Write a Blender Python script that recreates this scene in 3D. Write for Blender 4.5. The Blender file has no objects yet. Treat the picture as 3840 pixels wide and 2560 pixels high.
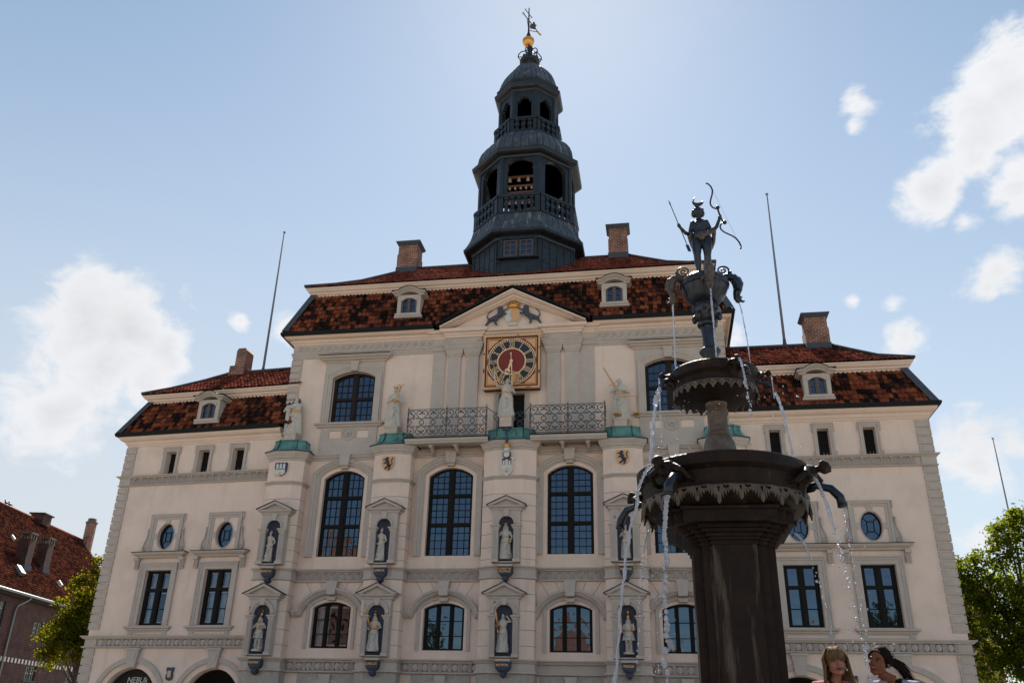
import bpy, bmesh, math, random
from mathutils import Vector, Matrix, noise
from mathutils.geometry import tessellate_polygon
PI = math.pi
sc = bpy.context.scene
COL = sc.collection
R = random.Random(7)
def V(*a): return Vector(a)

# ---------------------------------------------------------------- materials
def mat(name, col=(.5, .5, .5), rough=.6, metal=0, spec=.5, noise_amt=0, noise_scale=6, col2=None, bump=0, bscale=30, detail=4):
    m = bpy.data.materials.new(name); m.use_nodes = True
    nt = m.node_tree; N = nt.nodes; L = nt.links
    b = N['Principled BSDF']
    b.inputs['Roughness'].default_value = rough; b.inputs['Metallic'].default_value = metal
    b.inputs['Specular IOR Level'].default_value = spec
    b.inputs['Base Color'].default_value = (*col, 1)
    tc = N.new('ShaderNodeTexCoord')
    if noise_amt or col2:
        n = N.new('ShaderNodeTexNoise'); n.inputs['Scale'].default_value = noise_scale; n.inputs['Detail'].default_value = detail
        n.inputs['Roughness'].default_value = .65
        L.new(tc.outputs['Object'], n.inputs['Vector'])
        r = N.new('ShaderNodeMapRange'); r.inputs[1].default_value = .32; r.inputs[2].default_value = .68
        L.new(n.outputs['Fac'], r.inputs[0])
        mx = N.new('ShaderNodeMix'); mx.data_type = 'RGBA'
        L.new(r.outputs[0], mx.inputs[0])
        c2 = col2 if col2 else tuple(c * (1 - noise_amt) for c in col)
        mx.inputs[6].default_value = (*col, 1); mx.inputs[7].default_value = (*c2, 1)
        L.new(mx.outputs[2], b.inputs['Base Color'])
    if bump:
        n2 = N.new('ShaderNodeTexNoise'); n2.inputs['Scale'].default_value = bscale; n2.inputs['Detail'].default_value = 5
        L.new(tc.outputs['Object'], n2.inputs['Vector'])
        bp = N.new('ShaderNodeBump'); bp.inputs['Strength'].default_value = bump; bp.inputs['Distance'].default_value = .02
        L.new(n2.outputs['Fac'], bp.inputs['Height']); L.new(bp.outputs[0], b.inputs['Normal'])
    return m

def stain(m, col, scale=(3, 3, .35), lo=.56, hi=.74, amt=.6):
    """vertical run-off streaks mixed over a material's base colour"""
    nt = m.node_tree; N = nt.nodes; L = nt.links; b = N['Principled BSDF']
    tc = N.new('ShaderNodeTexCoord'); mp = N.new('ShaderNodeMapping'); mp.inputs['Scale'].default_value = scale
    n = N.new('ShaderNodeTexNoise'); n.inputs['Scale'].default_value = 1; n.inputs['Detail'].default_value = 6; n.inputs['Roughness'].default_value = .6
    L.new(tc.outputs['Object'], mp.inputs[0]); L.new(mp.outputs[0], n.inputs['Vector'])
    r = N.new('ShaderNodeMapRange'); r.inputs[1].default_value = lo; r.inputs[2].default_value = hi; r.inputs[4].default_value = amt
    L.new(n.outputs['Fac'], r.inputs[0])
    mx = N.new('ShaderNodeMix'); mx.data_type = 'RGBA'
    L.new(r.outputs[0], mx.inputs[0])
    s = b.inputs['Base Color']
    if s.is_linked: L.new(s.links[0].from_socket, mx.inputs[6])
    else: mx.inputs[6].default_value = s.default_value
    mx.inputs[7].default_value = (*col, 1)
    L.new(mx.outputs[2], s)
    return m

def tile_mat(name, ramp, moss=.5, moss_scale=.9):
    m = bpy.data.materials.new(name); m.use_nodes = True
    nt = m.node_tree; N = nt.nodes; L = nt.links; b = N['Principled BSDF']; b.inputs['Roughness'].default_value = .95
    b.inputs['Specular IOR Level'].default_value = .0
    uv = N.new('ShaderNodeUVMap'); fl = N.new('ShaderNodeVectorMath'); fl.operation = 'FLOOR'
    L.new(uv.outputs[0], fl.inputs[0])
    wn = N.new('ShaderNodeTexWhiteNoise'); wn.noise_dimensions = '3D'; L.new(fl.outputs[0], wn.inputs['Vector'])
    tc = N.new('ShaderNodeTexCoord')
    n = N.new('ShaderNodeTexNoise'); n.inputs['Scale'].default_value = moss_scale; n.inputs['Detail'].default_value = 5; n.inputs['Roughness'].default_value = .6
    L.new(tc.outputs['Object'], n.inputs['Vector'])
    # value = white noise + moss*(noise-.5)
    mth = N.new('ShaderNodeMath'); mth.operation = 'MULTIPLY_ADD'
    L.new(n.outputs['Fac'], mth.inputs[0]); mth.inputs[1].default_value = moss * 4; 
    add = N.new('ShaderNodeMath'); add.operation = 'SUBTRACT'; L.new(wn.outputs['Value'], add.inputs[0]); add.inputs[1].default_value = moss * 2
    L.new(add.outputs[0], mth.inputs[2])
    cr = N.new('ShaderNodeValToRGB'); cr.color_ramp.interpolation = 'LINEAR'
    els = cr.color_ramp.elements
    while len(els) > 1: els.remove(els[-1])
    els[0].position = ramp[0][0]; els[0].color = (*ramp[0][1], 1)
    for p, c in ramp[1:]:
        e = els.new(p); e.color = (*c, 1)
    L.new(mth.outputs[0], cr.inputs[0])
    n3 = N.new('ShaderNodeTexNoise'); n3.inputs['Scale'].default_value = 14; n3.inputs['Detail'].default_value = 4; L.new(tc.outputs['Object'], n3.inputs['Vector'])
    mr = N.new('ShaderNodeMapRange'); mr.inputs[1].default_value = .35; mr.inputs[2].default_value = .7; mr.inputs[3].default_value = .62; mr.inputs[4].default_value = 1.15
    L.new(n3.outputs['Fac'], mr.inputs[0])
    vm = N.new('ShaderNodeVectorMath'); vm.operation = 'SCALE'; L.new(cr.outputs[0], vm.inputs[0]); L.new(mr.outputs[0], vm.inputs['Scale'])
    L.new(vm.outputs[0], b.inputs['Base Color'])
    return m

def brick_mat(name, c1, c2, mortar, bw=.24, rh=.075, ms=.012, axis='xz', rough=.85):
    m = bpy.data.materials.new(name); m.use_nodes = True
    nt = m.node_tree; N = nt.nodes; L = nt.links; b = N['Principled BSDF']; b.inputs['Roughness'].default_value = rough
    tc = N.new('ShaderNodeTexCoord'); sp = N.new('ShaderNodeSeparateXYZ'); cb = N.new('ShaderNodeCombineXYZ')
    L.new(tc.outputs['Object'], sp.inputs[0])
    ad = N.new('ShaderNodeMath'); ad.operation = 'ADD'; L.new(sp.outputs['X'], ad.inputs[0]); L.new(sp.outputs['Y'], ad.inputs[1])
    L.new(ad.outputs[0], cb.inputs['X']); L.new(sp.outputs['Z'], cb.inputs['Y'])
    br = N.new('ShaderNodeTexBrick'); L.new(cb.outputs[0], br.inputs['Vector'])
    br.inputs['Scale'].default_value = 1; br.inputs['Brick Width'].default_value = bw; br.inputs['Row Height'].default_value = rh
    br.inputs['Mortar Size'].default_value = ms; br.inputs['Color1'].default_value = (*c1, 1); br.inputs['Color2'].default_value = (*c2, 1)
    br.inputs['Mortar'].default_value = (*mortar, 1); br.inputs['Mortar Smooth'].default_value = .3
    n = N.new('ShaderNodeTexNoise'); n.inputs['Scale'].default_value = 2.5; n.inputs['Detail'].default_value = 6; L.new(tc.outputs['Object'], n.inputs['Vector'])
    mr = N.new('ShaderNodeMapRange'); mr.inputs[1].default_value = .3; mr.inputs[2].default_value = .7; mr.inputs[3].default_value = .55; mr.inputs[4].default_value = 1.25
    L.new(n.outputs['Fac'], mr.inputs[0])
    vm = N.new('ShaderNodeVectorMath'); vm.operation = 'SCALE'; L.new(br.outputs['Color'], vm.inputs[0]); L.new(mr.outputs[0], vm.inputs['Scale'])
    L.new(vm.outputs[0], b.inputs['Base Color'])
    bp = N.new('ShaderNodeBump'); bp.inputs['Strength'].default_value = .5; bp.inputs['Distance'].default_value = .01
    L.new(br.outputs['Fac'], bp.inputs['Height']); bp.invert = True; L.new(bp.outputs[0], b.inputs['Normal'])
    return m

def glass_mat(name, ior=1.75, tint=(.012, .014, .018), wav=.25, see=0):
    """window glass: mirror reflection by angle over a dark room (or, with see, really looks through)"""
    m = bpy.data.materials.new(name); m.use_nodes = True
    nt = m.node_tree; N = nt.nodes; L = nt.links; N.remove(N['Principled BSDF']); out = N['Material Output']
    gl = N.new('ShaderNodeBsdfGlossy'); gl.inputs['Roughness'].default_value = .015; gl.inputs['Color'].default_value = (.50, .70, 1, 1)
    if see:
        bd = N.new('ShaderNodeBsdfTransparent'); bd.inputs[0].default_value = (see, see, see * 1.04, 1)
    else:
        bd = N.new('ShaderNodeBsdfDiffuse'); bd.inputs[0].default_value = (*tint, 1)
    fr = N.new('ShaderNodeFresnel'); fr.inputs[0].default_value = ior
    tc = N.new('ShaderNodeTexCoord'); n = N.new('ShaderNodeTexNoise'); n.inputs['Scale'].default_value = 2.3; n.inputs['Detail'].default_value = 1.5
    L.new(tc.outputs['Object'], n.inputs['Vector'])
    bp = N.new('ShaderNodeBump'); bp.inputs['Strength'].default_value = wav; bp.inputs['Distance'].default_value = .05
    L.new(n.outputs['Fac'], bp.inputs['Height']); L.new(bp.outputs[0], gl.inputs['Normal'])
    mx = N.new('ShaderNodeMixShader'); L.new(fr.outputs[0], mx.inputs[0]); L.new(bd.outputs[0], mx.inputs[1]); L.new(gl.outputs[0], mx.inputs[2])
    L.new(mx.outputs[0], out.inputs[0])
    return m

M = {}
M['plaster'] = mat('plaster', (.83, .665, .57), .9, noise_amt=.09, noise_scale=1.3, bump=.25, bscale=18)
stain(M['plaster'], (.46, .33, .26), (2.2, 2.2, .22), .55, .78, .40)
stain(M['plaster'], (.62, .50, .42), (.9, .9, .9), .5, .62, .35)
M['stone'] = mat('grey_stone_trim', (.53, .465, .42), .85, noise_amt=.13, noise_scale=3, bump=.15, bscale=25)
stain(M['stone'], (.30, .17, .12), (3, 3, .5), .66, .82, .5)
M['cornice'] = mat('cornice_plaster', (.80, .64, .54), .85, noise_amt=.10, noise_scale=2)
M['base_stone'] = mat('rusticated_base', (.46, .42, .385), .9, noise_amt=.25, noise_scale=9, bump=.8, bscale=22)
M['lead'] = mat('lead_sheet', (.028, .037, .048), .42, metal=.35, noise_amt=.45, noise_scale=3)
M['lead_lt'] = mat('weathered_lead', (.085, .10, .12), .5, metal=.25, col2=(.032, .040, .050), noise_scale=2.2)
stain(M['lead_lt'], (.26, .33, .33), (5, 5, .7), .55, .7, .7)
M['lead_dk'] = mat('tower_opening_lining', (.03, .024, .02), .9)
M['flash'] = mat('zinc_flashing', (.085, .10, .125), .85, spec=.1, metal=0, noise_amt=.2, noise_scale=4)
M['gutter'] = mat('dark_gutter', (.010, .012, .013), .7, spec=.2)
M['copper'] = mat('copper_patina', (.13, .30, .27), .6, col2=(.06, .18, .17), noise_scale=2.6)
stain(M['copper'], (.015, .04, .05), (4, 4, .8), .55, .68, .85)
M['gold'] = mat('gilding', (.90, .46, .13), .36, metal=.85, noise_amt=.25, noise_scale=20)
M['goldpaint'] = mat('gold_paint', (.74, .42, .20), .5, metal=.15, noise_amt=.12, noise_scale=14)
M['red'] = mat('clock_red', (.19, .018, .012), .6)
M['black'] = mat('black_enamel', (.012, .016, .024), .5)
M['blue'] = mat('niche_blue', (.055, .065, .105), .8, noise_amt=.25, noise_scale=5)
M['bluepaint'] = mat('plaque_blue', (.035, .052, .09), .55, noise_amt=.3, noise_scale=15)
M['lionblue'] = mat('slate_blue_paint', (.06, .075, .12), .6, noise_amt=.3, noise_scale=12)
M['white'] = mat('white_paint', (.62, .63, .62), .6)
M['maroon'] = mat('maroon_paint', (.14, .06, .06), .7)
M['statue'] = mat('statue_stone', (.62, .58, .52), .8, noise_amt=.25, noise_scale=14, bump=.4, bscale=30)
stain(M['statue'], (.16, .15, .14), (9, 9, 3), .58, .72, .5)
M['ped'] = mat('pedestal_stone', (.58, .50, .44), .85, noise_amt=.15, noise_scale=6)
M['frame_dk'] = mat('black_window_frame', (.010, .009, .009), .7, spec=.2)
M['frame_br'] = mat('brown_window_frame', (.022, .017, .015), .7, spec=.2)
M['frame_dorm'] = mat('grey_brown_sash', (.10, .075, .07), .55)
M['frame_red'] = mat('red_brown_sash', (.20, .075, .045), .6)
M['frame_gn'] = mat('dark_green_frame', (.012, .035, .035), .5)
M['whitebar'] = mat('white_bars', (.6, .6, .58), .5)
M['curtain'] = mat('pale_curtain', (.50, .60, .68), .9, noise_amt=.35, noise_scale=3)
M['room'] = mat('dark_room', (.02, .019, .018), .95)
M['ironblue'] = mat('painted_ironwork', (.065, .085, .125), .45, noise_amt=.2)
M['iron'] = mat('black_iron', (.012, .013, .016), .5)
M['glass'] = glass_mat('old_window_glass', 2.0, wav=.14)
M['glass2'] = glass_mat('clear_window_glass', 1.75, wav=.15, see=.85)
M['tile1'] = tile_mat('mossy_pantiles', [(.0, (.018, .014, .013)), (.25, (.034, .020, .017)), (.42, (.085, .033, .025)), (.60, (.17, .050, .031)), (.85, (.27, .075, .038)), (1., (.34, .11, .055))], .52, 1.0)
M['tile2'] = tile_mat('red_pantiles', [(.0, (.10, .034, .028)), (.4, (.17, .052, .040)), (.8, (.23, .070, .050)), (1., (.29, .10, .075))], .12, .8)
M['tile3'] = tile_mat('small_red_pantiles', [(.0, (.028, .014, .012)), (.35, (.070, .026, .019)), (.75, (.13, .040, .025)), (1., (.18, .06, .036))], .22, .6)
M['tile_u'] = tile_mat('pantile_dark_red', [(.0, (.045, .022, .020)), (.3, (.10, .034, .028)), (.6, (.18, .05, .034)), (1., (.25, .07, .045))], .25, .8)
M['brick'] = brick_mat('dark_red_brick', (.060, .016, .013), (.034, .011, .011), (.13, .085, .07), .26, .078, .010)
M['brick_ch'] = brick_mat('chimney_brick', (.30, .095, .055), (.13, .045, .035), (.36, .27, .22), .22, .085, .016)
M['brick_or'] = brick_mat('orange_brick', (.45, .13, .05), (.34, .09, .04), (.4, .3, .22), .26, .08, .012)
M['pole'] = mat('painted_pole', (.22, .24, .29), .8, spec=.1)
M['giltlight'] = mat('pale_gilding', (.86, .60, .36), .5)
M['zinc'] = mat('zinc_pipe', (.20, .23, .24), .45, metal=.5)
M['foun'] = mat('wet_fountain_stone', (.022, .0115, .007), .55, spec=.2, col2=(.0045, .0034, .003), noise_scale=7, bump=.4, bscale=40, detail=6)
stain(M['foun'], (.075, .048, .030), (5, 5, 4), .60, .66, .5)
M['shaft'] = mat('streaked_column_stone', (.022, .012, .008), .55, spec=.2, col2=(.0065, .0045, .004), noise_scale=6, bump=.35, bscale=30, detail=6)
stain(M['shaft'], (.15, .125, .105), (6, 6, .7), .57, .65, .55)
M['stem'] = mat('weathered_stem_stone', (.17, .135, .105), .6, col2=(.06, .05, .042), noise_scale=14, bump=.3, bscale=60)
M['bronze'] = mat('dark_bronze', (.045, .055, .075), .33, metal=.7, noise_amt=.45, noise_scale=18)
stain(M['bronze'], (.10, .085, .065), (16, 16, 6), .56, .72, .6)
M['bronze_lt'] = mat('limescaled_bronze', (.11, .088, .068), .5, metal=.3, col2=(.05, .045, .045), noise_scale=22)
M['fringe'] = mat('fringe_metal', (.13, .10, .068), .6, col2=(.035, .028, .022), noise_scale=12)
M['cobble'] = mat('cobbled_ground', (.30, .265, .23), .85, noise_amt=.4, noise_scale=8, bump=.6, bscale=9)
M['skin1'] = mat('fair_skin', (.36, .165, .12), .55, spec=.25, noise_amt=.15, noise_scale=60); M['skin2'] = mat('tanned_skin', (.20, .075, .045), .55, spec=.25, noise_amt=.15, noise_scale=60)
for k in ('skin1', 'skin2'): M[k].node_tree.nodes['Principled BSDF'].inputs['Subsurface Weight'].default_value = .12; M[k].node_tree.nodes['Principled BSDF'].inputs['Subsurface Radius'].default_value = (.02, .008, .004)
M['blond'] = mat('blond_hair', (.21, .13, .065), .7, spec=.1, noise_amt=.55, noise_scale=50); M['dkhair'] = mat('dark_hair', (.010, .007, .006), .75, spec=.08)
M['pink'] = mat('pink_cotton', (.42, .13, .18), .9, noise_amt=.12, noise_scale=12); M['lilac'] = mat('pale_cotton', (.26, .26, .34), .9, noise_amt=.12, noise_scale=12)
M['denim'] = mat('denim', (.06, .09, .16), .9)
M['mouth'] = mat('mouth_inside', (.05, .012, .012), .6); M['lip'] = mat('lips', (.20, .05, .045), .5); M['teeth'] = mat('teeth', (.4, .38, .34), .4)
M['eye'] = mat('eye_white', (.22, .20, .19), .3); M['iris'] = mat('iris', (.02, .015, .012), .2)
M['bark'] = mat('bark', (.07, .055, .04), .9, noise_amt=.4, noise_scale=8)

def leaf_mat(name, c, t):
    m = bpy.data.materials.new(name); m.use_nodes = True; nt = m.node_tree; N = nt.nodes; L = nt.links
    N.remove(N['Principled BSDF']); out = N['Material Output']
    tc = N.new('ShaderNodeTexCoord'); n = N.new('ShaderNodeTexNoise'); n.inputs['Scale'].default_value = 1.6; n.inputs['Detail'].default_value = 6
    L.new(tc.outputs['Object'], n.inputs[0])
    mr = N.new('ShaderNodeMapRange'); mr.inputs[1].default_value = .3; mr.inputs[2].default_value = .7; mr.inputs[3].default_value = .6; mr.inputs[4].default_value = 1.4
    L.new(n.outputs['Fac'], mr.inputs[0])
    def sc_(col):
        vm = N.new('ShaderNodeVectorMath'); vm.operation = 'SCALE'; vm.inputs[0].default_value = col; L.new(mr.outputs[0], vm.inputs['Scale']); return vm.outputs[0]
    d = N.new('ShaderNodeBsdfDiffuse'); L.new(sc_(c), d.inputs[0])
    tr = N.new('ShaderNodeBsdfTranslucent'); L.new(sc_(t), tr.inputs[0])
    mx = N.new('ShaderNodeMixShader'); mx.inputs[0].default_value = .5; L.new(d.outputs[0], mx.inputs[1]); L.new(tr.outputs[0], mx.inputs[2])
    L.new(mx.outputs[0], out.inputs[0]); return m
M['leaf'] = leaf_mat('linden_leaves', (.040, .056, .009), (.25, .235, .010))
M['leaf2'] = leaf_mat('maple_leaves', (.042, .062, .010), (.20, .235, .012))

def water_mat():
    m = bpy.data.materials.new('falling_water'); m.use_nodes = True; nt = m.node_tree; N = nt.nodes; L = nt.links
    b = N['Principled BSDF']; b.inputs['Base Color'].default_value = (.80, .87, 1, 1); b.inputs['Roughness'].default_value = .12
    b.inputs['IOR'].default_value = 1.33; b.inputs['Transmission Weight'].default_value = .55
    n = N.new('ShaderNodeTexNoise'); n.inputs['Scale'].default_value = 60; tc = N.new('ShaderNodeTexCoord'); L.new(tc.outputs['Object'], n.inputs[0])
    bp = N.new('ShaderNodeBump'); bp.inputs['Strength'].default_value = .9; bp.inputs['Distance'].default_value = .01
    L.new(n.outputs['Fac'], bp.inputs['Height']); L.new(bp.outputs[0], b.inputs['Normal'])
    return m
M['water'] = water_mat()
M['pool'] = mat('pool_water', (.02, .035, .04), .05, bump=.5, bscale=6)

# ---------------------------------------------------------------- geometry
def offs(path, closed, o):
    """offset plan path outwards (to the right of its direction) by o with mitres"""
    n = len(path); out = []
    for i in range(n):
        p = path[i]
        a = path[(i - 1) % n] if (closed or i > 0) else None
        b = path[(i + 1) % n] if (closed or i < n - 1) else None
        ns = []
        for q0, q1 in ((a, p), (p, b)):
            if q0 is None or q1 is None: continue
            dx, dy = q1[0] - q0[0], q1[1] - q0[1]; l = math.hypot(dx, dy) or 1
            ns.append((dy / l, -dx / l))
        if len(ns) == 1: out.append((p[0] + ns[0][0] * o, p[1] + ns[0][1] * o)); continue
        mx, my = ns[0][0] + ns[1][0], ns[0][1] + ns[1][1]
        k = 2 / max(mx * mx + my * my, .25)
        out.append((p[0] + mx * o * k, p[1] + my * o * k))
    return out

class G:
    def __init__(s, tf=None): s.v = []; s.f = []; s.uv = None; s.tf = tf; s.sm = []
    def add(s, vs, fs, smooth=False):
        k = len(s.v); s.v += [tuple(p) for p in vs]; s.f += [tuple(i + k for i in f) for f in fs]; s.sm += [smooth] * len(fs); return s
    def box(s, x0, x1, y0, y1, z0, z1):
        return s.add([(x0, y0, z0), (x1, y0, z0), (x1, y1, z0), (x0, y1, z0), (x0, y0, z1), (x1, y0, z1), (x1, y1, z1), (x0, y1, z1)],
                     [(0, 3, 2, 1), (4, 5, 6, 7), (0, 1, 5, 4), (1, 2, 6, 5), (2, 3, 7, 6), (3, 0, 4, 7)])
    def obox(s, c, ax, ay, az):
        """oriented box: centre and three half-axis vectors"""
        c = Vector(c); ax, ay, az = Vector(ax), Vector(ay), Vector(az)
        vs = [c + sx * ax + sy * ay + sz * az for sz in (-1, 1) for sx, sy in ((-1, -1), (1, -1), (1, 1), (-1, 1))]
        return s.add(vs, [(0, 3, 2, 1), (4, 5, 6, 7), (0, 1, 5, 4), (1, 2, 6, 5), (2, 3, 7, 6), (3, 0, 4, 7)])
    def prism(s, pts, y0, y1, holes=(), back=True):
        """pts, holes: polygons in x,z; extruded from y0 (front) to y1"""
        loops = [list(pts)] + [list(h) for h in holes]
        tri = tessellate_polygon([[Vector((x, 0, z)) for x, z in l] for l in loops])
        fl = [p for l in loops for p in l]; n = len(fl)
        def orient(t):
            a, b, c = (fl[i] for i in t)
            return t if (b[0] - a[0]) * (c[1] - a[1]) - (b[1] - a[1]) * (c[0] - a[0]) > 0 else (t[0], t[2], t[1])
        tri = [orient(t) for t in tri]
        s.add([(x, y0, z) for x, z in fl], tri)
        if back: s.add([(x, y1, z) for x, z in fl], [(a, c, b) for a, b, c in tri])
        k = 0
        for li, l in enumerate(loops):
            m = len(l); area = sum(l[i][0] * l[(i + 1) % m][1] - l[(i + 1) % m][0] * l[i][1] for i in range(m))
            ccw = (area > 0) == (li == 0)
            vs = [(x, y0, z) for x, z in l] + [(x, y1, z) for x, z in l]
            fs = []
            for i in range(m):
                j = (i + 1) % m
                fs.append((i, i + m, j + m, j) if not ccw else (i, j, j + m, i + m)[::-1] if False else ((i, i + m, j + m, j) if not ccw else (j, j + m, i + m, i)))
            s.add(vs, fs)
        return s
    def plan(s, pts, z0, z1, caps=True):
        """polygon in x,y extruded upwards"""
        m = len(pts); s.add([(x, y, z0) for x, y in pts] + [(x, y, z1) for x, y in pts], [(i, (i + 1) % m, (i + 1) % m + m, i + m) for i in range(m)])
        if caps:
            tri = tessellate_polygon([[Vector((x, y, 0)) for x, y in pts]])
            s.add([(x, y, z1) for x, y in pts], tri); s.add([(x, y, z0) for x, y in pts], tri)
        return s
    def sweep(s, path, prof, closed=False, smooth=False):
        """profile (out, z) swept along a plan path; capped at both ends"""
        n = len(path); rings = [offs(path, closed, o) for o, z in prof]; m = len(prof)
        vs = [(rings[j][i][0], rings[j][i][1], prof[j][1]) for i in range(n) for j in range(m)]
        fs = []
        for i in range(n if closed else n - 1):
            i2 = (i + 1) % n
            for j in range(m - 1): fs.append((i * m + j, i * m + j + 1, i2 * m + j + 1, i2 * m + j))
        s.add(vs, fs, smooth)
        if not closed:
            for i in (0, n - 1):
                ring = vs[i * m:(i + 1) * m]; b = tuple(path[i])
                s.add(ring, [tuple(range(m))] if m > 2 else [])
        return s
    def trim(s, path, prof, closed=False):
        """profile (out, y) swept along a path in x,z; out is to the left of the direction of travel"""
        n = len(path); rings = [offs(path, closed, -o) for o, y in prof]; m = len(prof)
        vs = [(rings[j][i][0], prof[j][1], rings[j][i][1]) for i in range(n) for j in range(m)]
        fs = []
        for i in range(n if closed else n - 1):
            i2 = (i + 1) % n
            for j in range(m - 1): fs.append((i * m + j, i * m + j + 1, i2 * m + j + 1, i2 * m + j))
        s.add(vs, fs)
        if not closed:
            for i in (0, n - 1): s.add(vs[i * m:(i + 1) * m], [tuple(range(m))])
        return s
    def tube(s, pts, r, n=6, smooth=True, flat=1):
        pts = [Vector(p) for p in pts]; m = len(pts); rs = r if isinstance(r, (list, tuple)) else [r] * m
        t0 = (pts[1] - pts[0]).normalized(); u = t0.cross(V(0, 1, 0))
        if u.length < .1: u = t0.cross(V(1, 0, 0))
        u.normalize(); vs = []
        for i, p in enumerate(pts):
            t = (pts[min(i + 1, m - 1)] - pts[max(i - 1, 0)]).normalized()
            u = (u - t * u.dot(t)); u.normalize(); w = t.cross(u)
            for k in range(n):
                a = 2 * PI * k / n; vs.append(p + (u * math.cos(a) + w * math.sin(a) * flat) * rs[i])
        fs = [(i * n + k, i * n + (k + 1) % n, (i + 1) * n + (k + 1) % n, (i + 1) * n + k) for i in range(m - 1) for k in range(n)]
        fs += [tuple(range(n))[::-1], tuple((m - 1) * n + k for k in range(n))]
        return s.add(vs, fs, smooth)
    def lathe(s, prof, cx=0, cy=0, n=24, ph=0, smooth=True, fn=None):
        m = len(prof); vs = []
        for r, z in prof:
            for k in range(n):
                a = 2 * PI * k / n + ph; rr = r * (fn(a, z) if fn else 1); vs.append((cx + rr * math.cos(a), cy + rr * math.sin(a), z))
        fs = [(i * n + k, i * n + (k + 1) % n, (i + 1) * n + (k + 1) % n, (i + 1) * n + k) for i in range(m - 1) for k in range(n)]
        if prof[0][0] > 1e-4: fs.append(tuple(range(n))[::-1])
        if prof[-1][0] > 1e-4: fs.append(tuple((m - 1) * n + k for k in range(n)))
        return s.add(vs, fs, smooth)
    def oct(s, prof, cx, cy, smooth=False):
        return s.lathe([(r / math.cos(PI / 8), z) for r, z in prof], cx, cy, 8, PI / 8, smooth)
    def ball(s, c, r, n=10, m=7, sx=1, sy=1, sz=1):
        prof = []
        vs = []
        for i in range(m + 1):
            t = -PI / 2 + PI * i / m
            for k in range(n):
                a = 2 * PI * k / n
                vs.append((c[0] + r * sx * math.cos(t) * math.cos(a), c[1] + r * sy * math.cos(t) * math.sin(a), c[2] + r * sz * math.sin(t)))
        fs = [(i * n + k, i * n + (k + 1) % n, (i + 1) * n + (k + 1) % n, (i + 1) * n + k) for i in range(m) for k in range(n)]
        return s.add(vs, fs, True)
    def merge(s, o, mtx=None):
        k = len(s.v); s.v += [tuple(mtx @ Vector(p)) if mtx else p for p in o.v]; s.f += [tuple(i + k for i in f) for f in o.f]; s.sm += o.sm; return s
    def mesh(s, name, uvs=None):
        me = bpy.data.meshes.new(name)
        vs = [s.tf(*p) for p in s.v] if s.tf else s.v
        me.from_pydata(vs, [], s.f)
        me.polygons.foreach_set('use_smooth', s.sm)
        me.validate()
        return me
    def build(s, name, m, parent=None, ang=None, fix=True):
        me = s.mesh(name)
        if s.uv:
            l = me.uv_layers.new(name='UVMap')
            if len(s.uv) == len(l.data): l.data.foreach_set('uv', [c for p in s.uv for c in p])
        if fix:
            bm = bmesh.new(); bm.from_mesh(me); bmesh.ops.remove_doubles(bm, verts=bm.verts, dist=1e-5); bmesh.ops.recalc_face_normals(bm, faces=bm.faces); bm.to_mesh(me); bm.free()
        if ang: me.set_sharp_from_angle(angle=math.radians(ang))
        return link(name, me, m, parent)

def link(name, me, m, parent=None):
    if m is not None:
        me.materials.clear(); me.materials.append(M[m] if isinstance(m, str) else m)
    o = bpy.data.objects.new(name, me); COL.objects.link(o)
    if parent is not None:
        o.parent = parent; o.matrix_parent_inverse = Matrix.Translation(-tot(parent))
    return o
def tot(o):
    """world position of an empty/mesh made by this script (parents only ever translate)"""
    return LOC.get(o.name, Vector((0, 0, 0)))
LOC = {}
def empty(name, loc, label, cat, group=None):
    o = bpy.data.objects.new(name, None); COL.objects.link(o); o.location = loc; LOC[o.name] = Vector(loc); o.empty_display_size = .3
    return tag(o, label, cat, group)
def tag(o, label, cat, group=None):
    o['label'] = label; o['category'] = cat
    if group: o['group'] = group
    return o
def struct(o, kind='structure'): o['kind'] = kind; return o

def fuse(g, voxel, it=3, name='fused'):
    """weld overlapping closed shapes into one continuous sculpted surface"""
    me = g.mesh(name); o = bpy.data.objects.new('tmp', me); COL.objects.link(o)
    r = o.modifiers.new('r', 'REMESH'); r.mode = 'VOXEL'; r.voxel_size = voxel; r.use_smooth_shade = True
    if it: sm = o.modifiers.new('s', 'SMOOTH'); sm.iterations = it; sm.factor = .5
    dg = bpy.context.evaluated_depsgraph_get(); dg.update()
    res = bpy.data.meshes.new_from_object(o.evaluated_get(dg)); res.name = name
    bpy.data.objects.remove(o); bpy.data.meshes.remove(me)
    return res

def text_mesh(body, size, x, y, z, depth=.01, align='CENTER', rot=None, shear=0, tf=None):
    cu = bpy.data.curves.new('t', 'FONT'); cu.body = body; cu.size = size; cu.align_x = align; cu.extrude = depth; cu.shear = shear; cu.resolution_u = 3
    o = bpy.data.objects.new('t', cu); COL.objects.link(o)
    o.matrix_world = Matrix.Translation((x, y, z)) @ Matrix.Rotation(PI / 2, 4, 'X')
    dg = bpy.context.evaluated_depsgraph_get(); dg.update()
    me = bpy.data.meshes.new_from_object(o.evaluated_get(dg)); me.transform(o.matrix_world)
    bpy.data.objects.remove(o); bpy.data.curves.remove(cu)
    if tf:
        for v in me.vertices: v.co = tf(*v.co)
    return me

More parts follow.
